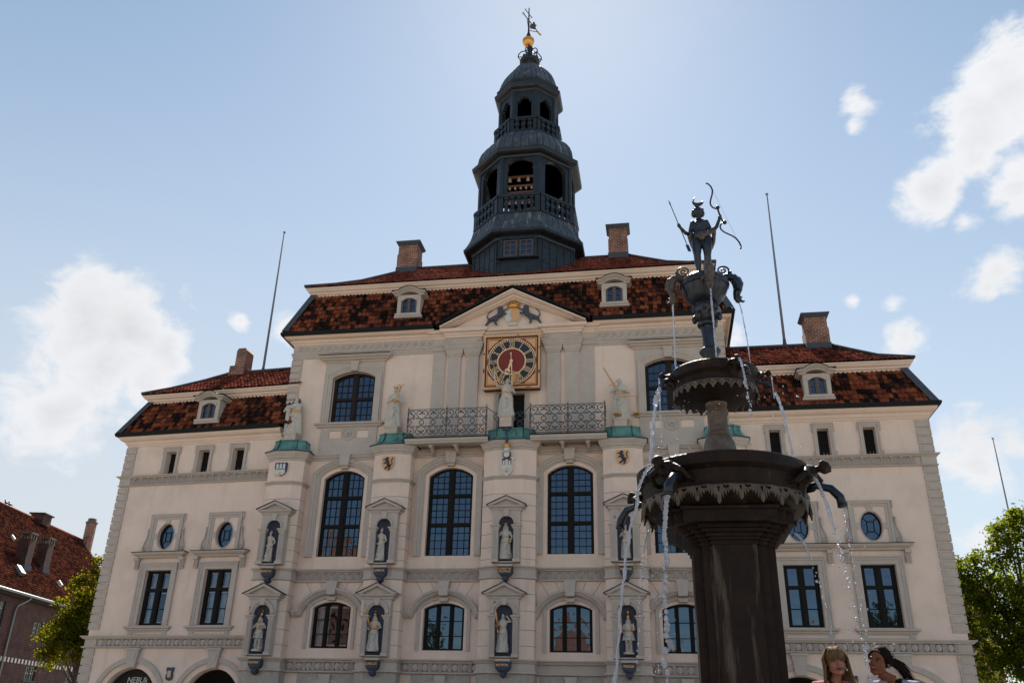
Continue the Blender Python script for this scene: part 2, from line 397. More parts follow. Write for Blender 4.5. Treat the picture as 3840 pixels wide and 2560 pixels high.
def archpts(cx, hw, z0, zs, za, n=14):
    """window outline: bottom-left, up, over the segmental arch, down to bottom-right"""
    rise = za - zs
    if rise < 1e-4: return [(cx - hw, z0), (cx - hw, zs), (cx + hw, zs), (cx + hw, z0)]
    rad = (rise * rise + hw * hw) / (2 * rise); zc = za - rad; a0 = math.atan2(zs - zc, hw)
    pts = [(cx - hw, z0)]
    for i in range(n + 1):
        a = PI - a0 - (PI - 2 * a0) * i / n; pts.append((cx + rad * math.cos(a), zc + rad * math.sin(a)))
    pts.append((cx + hw, z0)); return pts
def archtop(cx, hw, zs, za, x):
    rise = za - zs
    if rise < 1e-4: return zs
    rad = (rise * rise + hw * hw) / (2 * rise); zc = za - rad
    return zc + math.sqrt(max(rad * rad - (x - cx) ** 2, 0))
def ell(cx, cz, rx, rz, n=24): return [(cx + rx * math.cos(2 * PI * i / n), cz + rz * math.sin(2 * PI * i / n)) for i in range(n)]
def rect(x0, x1, z0, z1): return [(x0, z0), (x1, z0), (x1, z1), (x0, z1)]
# ================================================================= TOWN HALL
HX = -10.67; TH = .0773
def LW(x, y, z):
    """left wing stands turned a few degrees away from the middle block"""
    d = x - HX; return (HX + d * math.cos(TH) + y * math.sin(TH), -d * math.sin(TH) + y * math.cos(TH), z)
XL, XR = -8.97, 7.94           # middle block
WL, WR = -15.73, 14.54         # outer wing edges
hall = empty('town_hall', (0, 0, 0), 'cream baroque town hall with grey trim, red mansard roofs, gilded clock and dark bell tower', 'town hall')

def window(parent, cx, hw, z0, zs, za, cols, rows, fm, tf=None, y=.22, ft=.07, mull=(), trans=(), bar=.018, glass='glass', bw=.045, name='window'):
    """cols: muntin x positions count per light; rows: list of thin bar heights; mull/trans: thick members"""
    g = G(tf); out = archpts(cx, hw, z0, zs, za)
    inn = archpts(cx, hw - ft, z0 + ft, zs, za - ft) if za - zs > 1e-4 else archpts(cx, hw - ft, z0 + ft, zs - ft, zs - ft)
    g.prism(out, y - .05, y + .05, [inn])
    top = lambda x: archtop(cx, hw - ft * .5, zs if za - zs > 1e-4 else zs - ft * .5, za - ft * .5 if za - zs > 1e-4 else zs - ft * .5, x)
    for mx in mull: g.box(mx - bw, mx + bw, y - .065, y + .04, z0 + ft * .5, top(mx))
    for tz in trans: g.box(cx - hw + ft * .5, cx + hw - ft * .5, y - .07, y + .038, tz - bw, tz + bw)
    # lights between the thick members
    xs = [cx - hw + ft] + sorted(mull) + [cx + hw - ft]
    for i in range(len(xs) - 1):
        a = xs[i] + (bw if i else 0); b = xs[i + 1] - (bw if i < len(xs) - 2 else 0)
        sw = min(.028, bw * .6)
        if cols > 1:
            for k in range(1, cols):
                x = a + (b - a) * k / cols; g.box(x - bar, x + bar, y - .025, y + .02, z0 + ft * .6, top(x) - .01)
        for x in (a + sw, b - sw): g.box(x - sw, x + sw, y - .045, y + .028, z0 + ft * .6, top(x) - .005)
    for rz in rows:
        hwz = hw - ft * .6
        if rz > zs and za - zs > 1e-4:
            rise = za - zs; rad = (rise * rise + hw * hw) / (2 * rise); zc = za - rad; hwz = math.sqrt(max(rad * rad - (rz - zc) ** 2, 0)) - ft * .6
        g.box(cx - hwz, cx + hwz, y - .022, y + .018, rz - bar, rz + bar)
    o = g.build(name, fm, parent)
    p = G(tf); p.prism(archpts(cx, hw - .02, z0 + .02, zs - (.02 if za - zs < 1e-4 else 0), za - .02), y + .012, y + .013, back=False)
    p.f = p.f[:]; keep = len(p.f) - len(archpts(cx, hw, z0, zs, za)); p.f = p.f[:keep]; p.sm = p.sm[:keep]
    p.build('pane', glass, o, fix=False)
    return o

def band(path, z0, z1, top=.16, bot=.07, mid=.04, th=.11, bh=.07):
    return [(0, z1 + .0), (top, z1), (top, z1 - th * .35), (top * .7, z1 - th * .5), (top * .55, z1 - th * .8), (mid + .01, z1 - th), (mid, z1 - th - .01),
            (mid, z0 + bh), (mid + .02, z0 + bh - .005), (bot, z0 + bh - .03), (bot, z0 + .02), (bot * .5, z0), (0, z0)]

# ---- walls with their openings
def wall(holes, outline, tf=None, depth=.34):
    g = G(tf); loops = [outline] + holes
    tri = tessellate_polygon([[Vector((x, 0, z)) for x, z in l] for l in loops]); fl = [p for l in loops for p in l]
    g.add([(x, 0, z) for x, z in fl], tri)
    for h in holes:
        m = len(h); g.add([(x, 0, z) for x, z in h] + [(x, depth, z) for x, z in h], [(i, (i + 1) % m, (i + 1) % m + m, i + m) for i in range(m)])
    return g

# middle block --------------------------------------------------------
UPW = [(-6.30, .87), (5.89, .87)]
BIG = [(-6.28, .79, 7.16), (-2.18, .83, 7.16), (2.20, .82, 7.18), (5.90, .80, 7.18)]
LOW = [(-6.24, .70, 4.04), (-2.18, .72, 4.00), (2.20, .72, 3.97), (5.93, .70, 3.97)]
holes = [archpts(c, h, 12.3, 14.12, 14.37) for c, h in UPW] + [archpts(c, h, z, 10.05, 10.36) for c, h, z in BIG] + [archpts(c, h, z, z + 1.36, z + 1.55) for c, h, z in LOW]
holes += [rect(-.49, .50, 11.28, 13.19)]
GA = [-6.2, -2.18, 2.2, 5.93]
holes += [archpts(c, .98, .02, 1.75, 2.72, 16) for c in GA]
g = wall(holes, rect(XL, XR, 0, 15.82))
g.add([(XL, 0, 0), (XL, 7, 0), (XL, 7, 15.8), (XL, 0, 15.8)], [(0, 1, 2, 3)]); g.add([(XR, 0, 0), (XR, 7, 0), (XR, 7, 15.8), (XR, 0, 15.8)], [(0, 1, 2, 3)])
g.add([(XL, 7, 0), (XR, 7, 0), (XR, 7, 15.8), (XL, 7, 15.8)], [(0, 1, 2, 3)])
wm = g.build('wall', 'plaster', hall, fix=False)
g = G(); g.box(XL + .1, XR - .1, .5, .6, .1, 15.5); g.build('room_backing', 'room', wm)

# left wing / right wing ------------------------------------------------
LSM = [(-13.89, -13.45), (-12.44, -11.97), (-10.94, -10.46)]; RSM = [(9.24, 9.62), (10.85, 11.25), (12.38, 12.78)]
LTW = [(-13.80, -12.73), (-11.29, -10.21)]; RTW = [(9.23, 10.34), (11.66, 12.75)]
LOV = [-13.25, -10.76]; ROV = [9.86, 12.20]
LAR = [-13.60, -10.33]; RAR = [9.42, 12.52]
def wing(sm, tw, ov, ar, outline, tf):
    hs = [rect(a, b, 10.46, 11.37 if tf else 11.43) for a, b in sm] + [rect(a, b, 4.79, 6.76) for a, b in tw] + [ell(c, 8.02, .34, .48) for c in ov]
    hs += [archpts(c, 1.12, .02, 2.23, 3.35, 20) for c in ar]
    g = wall(hs, outline, tf, .3)
    return g
g = wing(LSM, LTW, LOV, LAR, rect(WL, XL + .1, 0, 11.75), LW); g.add([(WL, 0, 0), (WL, 7, 0), (WL, 7, 11.75), (WL, 0, 11.75)], [(0, 1, 2, 3)])
wl = g.build('wall', 'plaster', hall, fix=False)
g = wing(RSM, RTW, ROV, RAR, rect(XR - .01, WR, 0, 11.75), None); g.add([(WR, 0, 0), (WR, 7, 0), (WR, 7, 11.75), (WR, 0, 11.75)], [(0, 1, 2, 3)])
wr = g.build('wall', 'plaster', hall, fix=False)
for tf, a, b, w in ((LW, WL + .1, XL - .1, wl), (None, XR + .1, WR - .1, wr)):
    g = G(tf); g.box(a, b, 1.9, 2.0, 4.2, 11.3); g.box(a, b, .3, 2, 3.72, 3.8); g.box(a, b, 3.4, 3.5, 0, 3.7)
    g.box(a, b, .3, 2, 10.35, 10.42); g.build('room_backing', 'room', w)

# rusticated ground storey of the middle block (grey, coarse) and dark arch recess
for c in GA:
    g = G()
    a, b = c - 1.02, c + 1.02
    o = [(a - .0, 0), (a, 3.22), (b, 3.22), (b, 0)]
    ap = archpts(c, .98, 0, 1.75, 2.72, 16)
    g.prism([(a, 0)] + [(a, 3.22), (b, 3.22), (b, 0)] + ap[::-1], -.035, .02)
    g.build('rusticated_base', 'base_stone', hall)
def arch_ring(g, c, r0, zc, rs, ys, z0=0, n=28):
    """concentric half-ring mouldings around an arched doorway"""
    for i in range(len(rs)):
        ri = rs[i]; ro = rs[i + 1] if i + 1 < len(rs) else r0
        if ri >= ro: continue
        inner = [(c - ri, z0)] + [(c + ri * math.cos(PI - PI * k / n), zc + ri * math.sin(PI - PI * k / n)) for k in range(n + 1)] + [(c + ri, z0)]
        outer = [(c - ro, z0)] + [(c + ro * math.cos(PI - PI * k / n), zc + ro * math.sin(PI - PI * k / n)) for k in range(n + 1)] + [(c + ro, z0)]
        m = len(inner); y = ys[i]
        vs = [(x, y, z) for x, z in inner] + [(x, y, z) for x, z in outer] + [(x, .3, z) for x, z in inner] + [(x, .02, z) for x, z in outer]
        fs = []
        for k in range(m - 1):
            fs += [(k, k + 1, m + k + 1, m + k), (2 * m + k, 2 * m + k + 1, k + 1, k), (m + k, m + k + 1, 3 * m + k + 1, 3 * m + k)]
        g.add(vs, fs)
for ar, tf in ((LAR, LW), (RAR, None)):
    for c in ar:
        g = G(tf); arch_ring(g, c, 1.50, 2.2, [1.12, 1.19, 1.24, 1.33], [.16, .07, .02, -.07])
        # keystone
        g.prism([(c - .16, 3.35), (c + .16, 3.35), (c + .235, 3.93), (c - .235, 3.93)], -.16, .1); g.box(c - .27, c + .27, -.2, .0, 3.93, 4.0)
        g.prism([(c - .115, 3.62), (c + .115, 3.62), (c + .15, 3.84), (c - .15, 3.84)], -.175, -.15)
        g.build('arch_surround', 'stone', hall)
for c in GA:
    g = G(); arch_ring(g, c, 1.30, 1.75, [.98, 1.06, 1.14], [.1, .0, -.06], n=20); g.prism([(c - .15, 2.72), (c + .15, 2.72), (c + .2, 3.2), (c - .2, 3.2)], -.15, .1)
    g.build('arch_surround', 'stone', hall)

# quoins ------------------------------------------------------------------
def quoins(x, side, z0, z1, pitch, w, tf=None, skip=()):
    g = G(tf); z = z1
    i = 0
    while z - pitch > z0 - .01:
        if not any(a < z - pitch / 2 < b for a, b in skip):
            a, b = z - pitch + .022, z - .0
            bot = b - .02
            o = .0
            x0, x1 = (x - .045, x + w) if side < 0 else (x - w, x + .045)
            g.box(x0, x1, -.045, .4, a, bot + .02 - .02)
            # sunk panel line: raised inner field with a dark joint
            xi0, xi1 = (x0 + .02, x1 - .05) if side < 0 else (x0 + .05, x1 - .02)
            g.prism(rect(x0 + .001, x1 - .001, a + .001, bot - .001), -.052, -.046, [rect(xi0 + .02, xi1 - .015, a + .035, bot - .03)])
            g.box(xi0 + .028, xi1 - .023, -.055, -.04, a + .043, bot - .038)
        z -= pitch; i += 1
    return g
quoins(XL, -1, 10.9, 14.99, .285, .40).build('quoin_strip', 'stone', hall)
quoins(XR, 1, 10.9, 14.99, .285, .40).build('quoin_strip', 'stone', hall)
for x, s, tf in ((WL, -1, LW), (WR, 1, None)):
    for za, zb in ((10.43, 11.64), (4.44, 10.0), (0, 3.98)): quoins(x, s, za, zb, .283 if zb - za > 2 else .302, .42, tf).build('quoin_strip', 'stone', hall)

# horizontal mouldings ------------------------------------------------------
def wingpath(left):
    return [(WL, 3), (WL, 0), (XL + .05, 0)] if left else [(XR - .05, 0), (WR, 0), (WR, 3)]
for left, tf, zc in ((True, LW, 0), (False, None, .03)):
    P_ = wingpath(left)
    g = G(tf); g.sweep(P_, [(0, 11.65 + zc), (.035, 11.66 + zc), (.04, 11.70 + zc), (.10, 11.76 + zc), (.12, 11.81 + zc), (.13, 11.84 + zc), (.23, 11.87 + zc), (.30, 11.93 + zc), (.32, 11.98 + zc), (.33, 12.04 + zc), (0, 12.08 + zc)])
    g.build('cornice', 'cornice', hall)
    g = G(tf); g.sweep(P_, [(.30, 12.04 + zc), (.36, 12.0 + zc), (.42, 12.02 + zc), (.45, 12.1 + zc), (.44, 12.15 + zc), (.30, 12.14 + zc)]); g.build('gutter', 'gutter', hall)
    # upper frieze band (leaves and knobs)
    z0, z1 = (10.02, 10.43) if left else (10.0, 10.42)
    g = G(tf); g.sweep(P_, [(0, z1), (.17, z1), (.165, z1 - .03), (.11, z1 - .055), (.09, z1 - .085), (.004, z1 - .09), (.004, z0 + .06), (.08, z0 + .05), (.09, z0 + .025), (.05, z0), (0, z0)])
    x = WL + .66 if left else XR + .15; xe = XL - .2 if left else WR - .62
    while x < xe:
        g.ball((x, -.075, z1 - .115), .052, 8, 5, 1.15, .9, .55)
        for sx in (-1, 1):
            g.tube([(x, -.04, z1 - .15), (x + sx * .03, -.048, z0 + .12), (x + sx * .075, -.045, z0 + .075)], .011, 4)
            g.tube([(x + sx * .125, -.04, z1 - .13), (x + sx * .10, -.05, z0 + .15), (x + sx * .13, -.045, z0 + .09)], .013, 4)
        x += .315
    xb = WL if left else WR
    g.box(*((xb - .05, xb + .44) if left else (xb - .44, xb + .05)), -.05, .2, z0 + .05, z1 - .08)
    g.build('frieze_band', 'stone', hall)
    # lower frieze band with triglyphs and roundels
    z0, z1 = (4.0, 4.42)
    g = G(tf); g.sweep(P_, [(0, z1), (.20, z1), (.195, z1 - .04), (.15, z1 - .055), (.12, z1 - .10), (.05, z1 - .11), (.004, z1 - .115), (.004, z0 + .07), (.11, z0 + .065), (.13, z0 + .03), (.07, z0), (0, z0)])
    x = WL + .68 if left else XR + .10; xe = XL - .2 if left else WR - .45
    while x < xe:
        for rr, yy in ((.098, -.085), (.060, -.11), (.028, -.13)): g.prism(ell(x, z0 + .19, rr, rr, 16), yy, .02)
        for k in (-1.5, -.5, .5, 1.5): g.box(x + .175 + k * .033 - .011, x + .175 + k * .033 + .011, -.10, .02, z0 + .075, z1 - .118)
        g.box(x + .175 - .072, x + .175 + .072, -.07, .02, z0 + .07, z1 - .116)
        x += .348
    g.box(*((xb - .05, xb + .44) if left else (xb - .44, xb + .05)), -.05, .2, z0 + .06, z1 - .11)
    g.build('frieze_band', 'stone', hall)

TUR = [(-8.42, .70), (-4.30, .70), (.09, .95), (4.12, .70), (7.62, .70)]
def between(zs):
    segs = []; xs = [XL] + [v for c, h in TUR for v in (c - h, c + h)] + [XR]
    for i in range(0, len(xs) - 1, 2):
        if xs[i + 1] - xs[i] > .1: segs.append((xs[i], xs[i + 1]))
    return segs
SEG = [(-7.72, -5.0), (-3.6, -.86), (1.04, 3.42), (4.82, 6.92)]
for i, (a, b) in enumerate(SEG):
    # leaf frieze 6.25-6.70
    g = G(); z0, z1 = 6.25, 6.70
    g.sweep([(a - .05, 0), (b + .05, 0)], [(0, z1), (.15, z1), (.145, z1 - .035), (.10, z1 - .06), (.08, z1 - .10), (.004, z1 - .105), (.004, z0 + .06), (.08, z0 + .05), (.09, z0 + .02), (.05, z0), (0, z0)])
    x = a + .14
    while x < b:
        g.ball((x, -.075, z1 - .14), .052, 8, 5, 1.15, .9, .55)
        for sx in (-1, 1):
            g.tube([(x + .155, -.035, z1 - .17), (x + .155 + sx * .02, -.048, z0 + .13), (x + .155 + sx * .07, -.045, z0 + .085)], .012, 4)
            g.tube([(x + sx * .06, -.04, z1 - .16), (x + sx * .045, -.05, z0 + .15), (x + sx * .08, -.045, z0 + .09)], .012, 4)
        x += .31
    g.build('frieze_band', 'stone', hall)
    # triglyph frieze 3.23-3.70
    g = G(); z0, z1 = 3.23, 3.70
    g.sweep([(a - .05, 0), (b + .05, 0)], [(0, z1), (.20, z1), (.195, z1 - .04), (.14, z1 - .06), (.11, z1 - .12), (.004, z1 - .125), (.004, z0 + .08), (.11, z0 + .07), (.13, z0 + .03), (.07, z0), (0, z0)])
    if i != 2:
        x = a + .2
        while x < b - .1:
            for rr, yy in ((.105, -.09), (.062, -.115), (.03, -.135)): g.prism(ell(x, z0 + .22, rr, rr, 16), yy, .02)
            for k in (-1, 0, 1): g.box(x + .172 + k * .04 - .013, x + .172 + k * .04 + .013, -.105, .02, z0 + .085, z1 - .128)
            g.box(x + .172 - .066, x + .172 + .066, -.075, .02, z0 + .08, z1 - .126)
            x += .344
    g.build('frieze_band', 'stone', hall)
    # cornice under the upper storey
    if i in (0, 3):
        g = G(); g.sweep([(a - .05, 0), (b + .05, 0)], [(0, 11.0), (.16, 10.98), (.16, 10.93), (.12, 10.90), (.10, 10.84), (.05, 10.82), (.04, 10.76), (0, 10.75)])
        g.build('string_course', 'stone', hall)
# thin joints radiating above lower windows and scored on the plaster
g = G()
for c, h, z in LOW:
    for k in (-3, -2, -1, 1, 2, 3):
        x0 = c + k * .36; x1 = c + k * .52; zb = 5.98 - abs(k) * .12
        if abs(x1 - c) < 1.36: g.tube([(x0, -.001, zb), (x1, -.001, 6.24)], .006, 4)
g.build('scored_plaster_pattern', 'maroon', wm)

# top entablature of the middle block
P_ = [(XL, 3), (XL, 0), (-3.12, 0)]; Q_ = [(3.14, 0), (XR, 0), (XR, 3)]
prof_low = [(0, 15.26), (.09, 15.25), (.09, 15.20), (.06, 15.18), (.055, 15.10), (.035, 15.09), (.03, 15.01), (0, 15.0)]
prof_fr = [(0, 15.62), (.035, 15.61), (.035, 15.26), (0, 15.26)]
prof_top = [(0, 15.60), (.05, 15.61), (.07, 15.66), (.13, 15.70), (.15, 15.76), (.17, 15.78), (.30, 15.81), (.36, 15.87), (.38, 15.93), (0, 15.98)]
for pth in (P_, Q_):
    G().sweep(pth, prof_low).build('architrave', 'stone', hall)
    g = G(); g.sweep(pth, prof_fr)
    x = XL + .25 if pth is P_ else 3.3; xe = -3.2 if pth is P_ else XR - .2; k = 0
    while x < xe:   # running scroll
        pts = [(x + .11 * (1 - t) * math.cos(7 * t), -.043, 15.45 + .09 * (1 - t) * math.sin(7 * t)) for t in [i / 12 for i in range(11)]]
        g.tube([(x - .16, -.042, 15.34), (x - .02, -.045, 15.36)] + pts, .012, 4); x += .30
    g.build('scroll_frieze', 'stone', hall)
    G().sweep(pth, prof_top).build('cornice', 'cornice', hall)
    G().sweep(pth if pth is P_ else pth, [(.36, 15.93), (.42, 15.89), (.48, 15.91), (.50, 15.99), (.49, 16.05), (.34, 16.04)]).build('gutter', 'gutter', hall)

# ---- centre: pilaster pairs, entablature blocks, pediment, clock, door ------------
for s in (-1, 1):
    g = G()
    def sx(a, b): return (s * a, s * b) if s > 0 else (s * b, s * a)
    for a, b in ((1.33, 1.83), (2.04, 2.54)):
        x0, x1 = sx(a, b); x0 += .02; x1 += .02
        g.box(x0, x1, -.10, .1, 11.2, 14.79); g.sweep([(x0, 0), (x0, -.10), (x1, -.10), (x1, 0)], [(0, 14.78), (.03, 14.80), (.03, 14.84), (.06, 14.88), (.09, 14.97), (.09, 15.05), (0, 15.06)])
        g.build('pilaster', 'stone', hall); g = G()
    x0, x1 = sx(2.64, 3.14); g.box(x0, x1, -.035, .1, 11.2, 15.07)
    g.build('flat_pilaster', 'stone', hall)
    g = G(); x0, x1 = sx(1.24, 2.62); x0 += .02; x1 += .02
    pth = [(x0, 0), (x0, -.14), (x1, -.14), (x1, 0)]
    g.sweep(pth, [(0, 15.06), (.04, 15.07), (.05, 15.14), (.07, 15.15), (.08, 15.23), (.11, 15.26), (.11, 15.31), (0, 15.32)])
    g.box(x0, x1, -.14, .1, 15.05, 15.62)
    x2, x3 = sx(2.62, 3.14)
    g.sweep([(x2, 0), (x2, -.05), (x3, -.05), (x3, 0)], [(0, 15.06), (.03, 15.07), (.05, 15.2), (.09, 15.25), (0, 15.26)]); g.box(x2, x3, -.05, .1, 15.2, 15.62)
    for q in (x0 + .12, x1 - .12):
        g.tube([(q - .09, -.145, 15.36), (q, -.15, 15.40), (q + .05, -.15, 15.47), (q, -.15, 15.5)], .012, 4)
    g.build('entablature_block', 'stone', hall)
g = G()
path = [(-3.14, 0), (-3.14, -.05), (-2.62, -.05), (-2.62, -.16), (-1.2, -.16), (-1.2, -.06), (1.26, -.06), (1.26, -.16), (2.66, -.16), (2.66, -.05), (3.16, -.05), (3.16, 0)]
g.sweep(path, [(0, 15.56), (.03, 15.58), (.05, 15.64), (.10, 15.68), (.12, 15.73), (.22, 15.76), (.25, 15.84), (.25, 15.88), (0, 15.90)])
g.sweep([(-1.2, 0), (1.26, 0)], [(0, 15.62), (.04, 15.6), (.04, 15.5), (0, 15.48)])
g.build('cornice', 'cornice', hall)
# pediment
ped = G(); ped.prism([(-2.66, 15.88), (2.7, 15.88), (.02, 17.22)], -.08, .45); pedo = ped.build('pediment', 'plaster', hall)
g = G()
for s in (-1, 1):
    e = (s * 2.86 + .02, 15.93); ap = (.02, 17.42)
    prof = [(0, -.55), (-.05, -.54), (-.09, -.46), (-.12, -.44), (-.14, -.34), (-.21, -.31), (-.25, -.24), (-.30, -.20), (-.34, -.08), (-.34, .3), (0, .3)]
    dx, dz = ap[0] - e[0], ap[1] - e[1]; L_ = math.hypot(dx, dz)
    nx, nz = (-dz / L_, dx / L_) if s < 0 else (dz / L_, -dx / L_)
    m = len(prof); vs = []
    for px_, kind in ((e, 0), (ap, 1)):
        for o, y in prof:
            if kind: vs.append((.02, y, 17.42 + o / abs(nz)))                      # mitred at the apex
            else: vs.append((px_[0] + (-dx / L_) * 0 - s * (o * nx * 0) , y, px_[1] + o / abs(nz))) # vertical cut at the eaves
    # keep the lower end from hanging under the horizontal cornice
    vs = [(x, y, max(z, 15.885)) for x, y, z in vs]
    g.add(vs, [(j, j + 1, m + j + 1, m + j) for j in range(m - 1)] + [tuple(range(m))])
g.build('raking_cornice', 'cornice', pedo)
g = G()
for s in (-1, 1):
    a = V(s * 3.0 + .02, 0, 15.93); b = V(.02, 0, 17.49); d = (b - a); n = V(-d.z, 0, d.x).normalized() * (1 if s < 0 else -1)
    pts = [a - n * .0, b - n * .0, b + n * .07, a + n * .07]
    vs = [(p.x, -.6, p.z) for p in pts] + [(p.x, .5, p.z) for p in pts]
    g.add(vs, [(0, 1, 2, 3), (4, 5, 6, 7), (0, 1, 5, 4), (3, 2, 6, 7), (0, 3, 7, 4)])
g.build('pediment_coping', 'gutter', pedo)
# pediment arms: shield with moon face, crown, two lions
g = G(); g.prism(ell(0, 16.42, .335, .345, 28), -.17, -.08); g.prism([(-.20, 16.0), (.2, 16.0), (.10, 16.13), (-.10, 16.13)], -.16, -.08); sh = g.build('shield', 'white', pedo)
g = G()
outer = [(.0 + .30 * math.cos(t), 16.43 + .31 * math.sin(t)) for t in [math.radians(a) for a in range(-118, 112, 10)]]
face = [(-.06, 16.70), (-.04, 16.66), (-.045, 16.60), (-.03, 16.575), (-.055, 16.53), (-.10, 16.46), (-.085, 16.435), (-.04, 16.43), (-.045, 16.405), (-.055, 16.39), (-.035, 16.375), (-.05, 16.35), (-.03, 16.33), (-.015, 16.29), (-.03, 16.24), (-.08, 16.19)]
g.prism(outer + face, -.215, -.16); g.ball((.03, -.215, 16.56), .025, 8, 5, 1.2, .5, .6)
g.build('moon_face', 'goldpaint', sh)
g = G(); g.lathe([(.20, 16.72), (.225, 16.73), (.215, 16.78), (.235, 16.82), (.22, 16.83)], .01, -.14, 16); 
for k in range(8):
    a = PI + k * PI / 7; x, y = .01 + .23 * math.cos(a), -.14 + .16 * math.sin(a)
    g.ball((x * 1.12, y, 16.91 if k % 2 else 16.93), .035, 8, 5)
    g.tube([(x, y, 16.82), (x * 1.12, y, 16.91), (x * .85, y, 17.0), (.01 + (x - .01) * .2, -.14, 17.04)], .016, 5)
g.ball((.01, -.14, 17.06), .045, 8, 6); g.box(-.005, .025, -.15, -.13, 17.09, 17.22); g.box(-.035, .055, -.15, -.13, 17.14, 17.17)
g.build('crown', 'gold', pedo)
for s in (-1, 1):
    g = G(); c = .02
    def P(x, y, z): return (c + s * x, y, z)
    g.tube([P(.98, -.16, 16.24), P(.80, -.18, 16.30), P(.62, -.20, 16.38), P(.48, -.22, 16.46)], [.07, .10, .10, .11], 8)      # body
    g.ball(P(.50, -.22, 16.56), .135, 10, 7, 1, .8, 1.1)                                                              # mane
    g.ball(P(.50, -.25, 16.72), .09, 10, 7, 1.2, .9, .85); g.ball(P(.585, -.27, 16.685), .05, 8, 6, 1.2, .8, .8)       # head, muzzle
    g.tube([P(.46, -.22, 16.50), P(.36, -.24, 16.46), P(.26, -.25, 16.47)], [.05, .035, .04], 7)
    g.tube([P(.44, -.22, 16.58), P(.32, -.24, 16.64), P(.22, -.25, 16.66)], [.045, .03, .035], 7)
    g.tube([P(.74, -.20, 16.30), P(.66, -.22, 16.20), P(.72, -.20, 16.10), P(.64, -.20, 16.03)], [.075, .06, .045, .05], 7)
    g.tube([P(.96, -.16, 16.24), P(1.02, -.16, 16.13), P(1.10, -.16, 16.02)], [.07, .045, .045], 7)
    g.tube([P(.98, -.15, 16.30), P(1.06, -.14, 16.42), P(1.0, -.14, 16.58), P(.88, -.14, 16.66), P(.88, -.14, 16.76)], [.035, .025, .022, .02, .035], 6)
    link('lion_figure', fuse(g, .018, 2, 'lion_figure'), 'lionblue', pedo)

# clock ---------------------------------------------------------------------
CX, CZ = .03, 14.36
g = G(); g.prism(rect(CX - 1.07, CX + 1.07, 13.27, 15.46), -.34, -.02, [rect(CX - .98, CX + .98, 13.38, 15.34)]); clk = g.build('clock', 'iron', hall)
g = G(); g.prism(rect(CX - 1.09, CX + 1.09, 13.25, 15.48), -.40, -.30, [rect(CX - 1.02, CX + 1.02, 13.33, 15.40)])
g.prism(rect(CX - .955, CX + .955, 13.395, 15.325), -.385, -.30, [rect(CX - .925, CX + .925, 13.425, 15.295)])
for i in range(0): pass
g.build('gilded_rim', 'goldpaint', clk)
g = G()
for (x, z, w, h) in ((.25, 15.445, .05, .03), (-1.11, 14.0, .025, .16), (-1.11, 14.7, .025, .07), (1.11, 13.9, .025, .12), (1.11, 14.9, .02, .06), (.7, 13.28, .1, .03), (-.3, 13.28, .12, .03)):
    g.box(CX + x * .955 - w, CX + x * .955 + w, -.404, -.39, z - h / 2, z + h / 2)
g.build('rim_wear', 'lead', clk)
G().box(CX - .99, CX + .99, -.36, -.30, 13.37, 15.35).build('clock_board', 'red', clk)
g = G()
for sx_ in (-1, 1):
    for sz in (-1, 1):
        pts = [(CX + sx_ * .91, CZ + sz * .91)] + [(CX + sx_ * (1.02 * math.cos(math.radians(a))), CZ + sz * (1.02 * math.sin(math.radians(a)))) for a in (28, 36, 45, 54, 62)]
        pts[1] = (CX + sx_ * .91, CZ + sz * .50); pts[-1] = (CX + sx_ * .50, CZ + sz * .91)
        pts[2] = (CX + sx_ * .80, CZ + sz * .62); pts[3] = (CX + sx_ * .72, CZ + sz * .72); pts[4] = (CX + sx_ * .62, CZ + sz * .80)
        g = G(); g.prism(pts, -.375, -.35); g.build('corner_spandrel', 'goldpaint', clk)
g = G(); g.prism(ell(CX, CZ, .955, .955, 56), -.372, -.35); g.build('dial_ring', 'goldpaint', clk)
g = G(); g.prism(ell(CX, CZ, .93, .93, 56), -.378, -.36, [ell(CX, CZ, .515, .515, 48)]); g.build('dial', 'black', clk)
g = G()
def ringp(r0, r1, y): g.prism(ell(CX, CZ, r1, r1, 56), y, -.36, [ell(CX, CZ, r0, r0, 56)])
ringp(.515, .56, -.385); ringp(.855, .872, -.385); ringp(.925, .955, -.385)
for k in range(60):
    a = 2 * PI * k / 60; u, w = V(math.cos(a), 0, math.sin(a)), V(-math.sin(a), 0, math.cos(a))
    g.obox(V(CX, -.38, CZ) + u * .90, u * .032, V(0, .006, 0), w * .012)
def stroke(a, x0, r0, x1, r1, w=.010):
    """stroke on the dial: x across, r outward, numeral centred on clock angle a"""
    u, t = V(math.sin(a), 0, math.cos(a)), V(math.cos(a), 0, -math.sin(a))
    p, q = V(CX, -.385, CZ) + u * r0 + t * x0, V(CX, -.385, CZ) + u * r1 + t * x1
    d = (q - p); l = d.length; d.normalize(); g.obox((p + q) / 2, d * l / 2, V(0, .006, 0), d.cross(V(0, 1, 0)) * w)
num = ['XII', 'I', 'II', 'III', 'IIII', 'V', 'VI', 'VII', 'VIII', 'IX', 'X', 'XI']
for k, s_ in enumerate(num):
    if k == 0: g.build('dial_ring', 'giltlight', clk)
    g = G(); a = 2 * PI * k / 12; ws = [{'I': .052, 'V': .11, 'X': .12}[c] for c in s_]; x = -sum(ws) / 2
    for c, w in zip(s_, ws):
        m_ = x + w / 2
        if c == 'I': stroke(a, m_, .56, m_, .855, .009)
        if c == 'V': stroke(a, m_ - .045, .86, m_, .56, .011); stroke(a, m_ + .045, .86, m_, .56, .007)
        if c == 'X': stroke(a, m_ - .05, .86, m_ + .05, .56, .011); stroke(a, m_ + .05, .86, m_ - .05, .55, .008)
        x += w
    g.build('numeral', 'giltlight', clk)
G().prism(ell(CX, CZ, .512, .512, 48), -.382, -.36).build('dial_centre', 'red', clk)
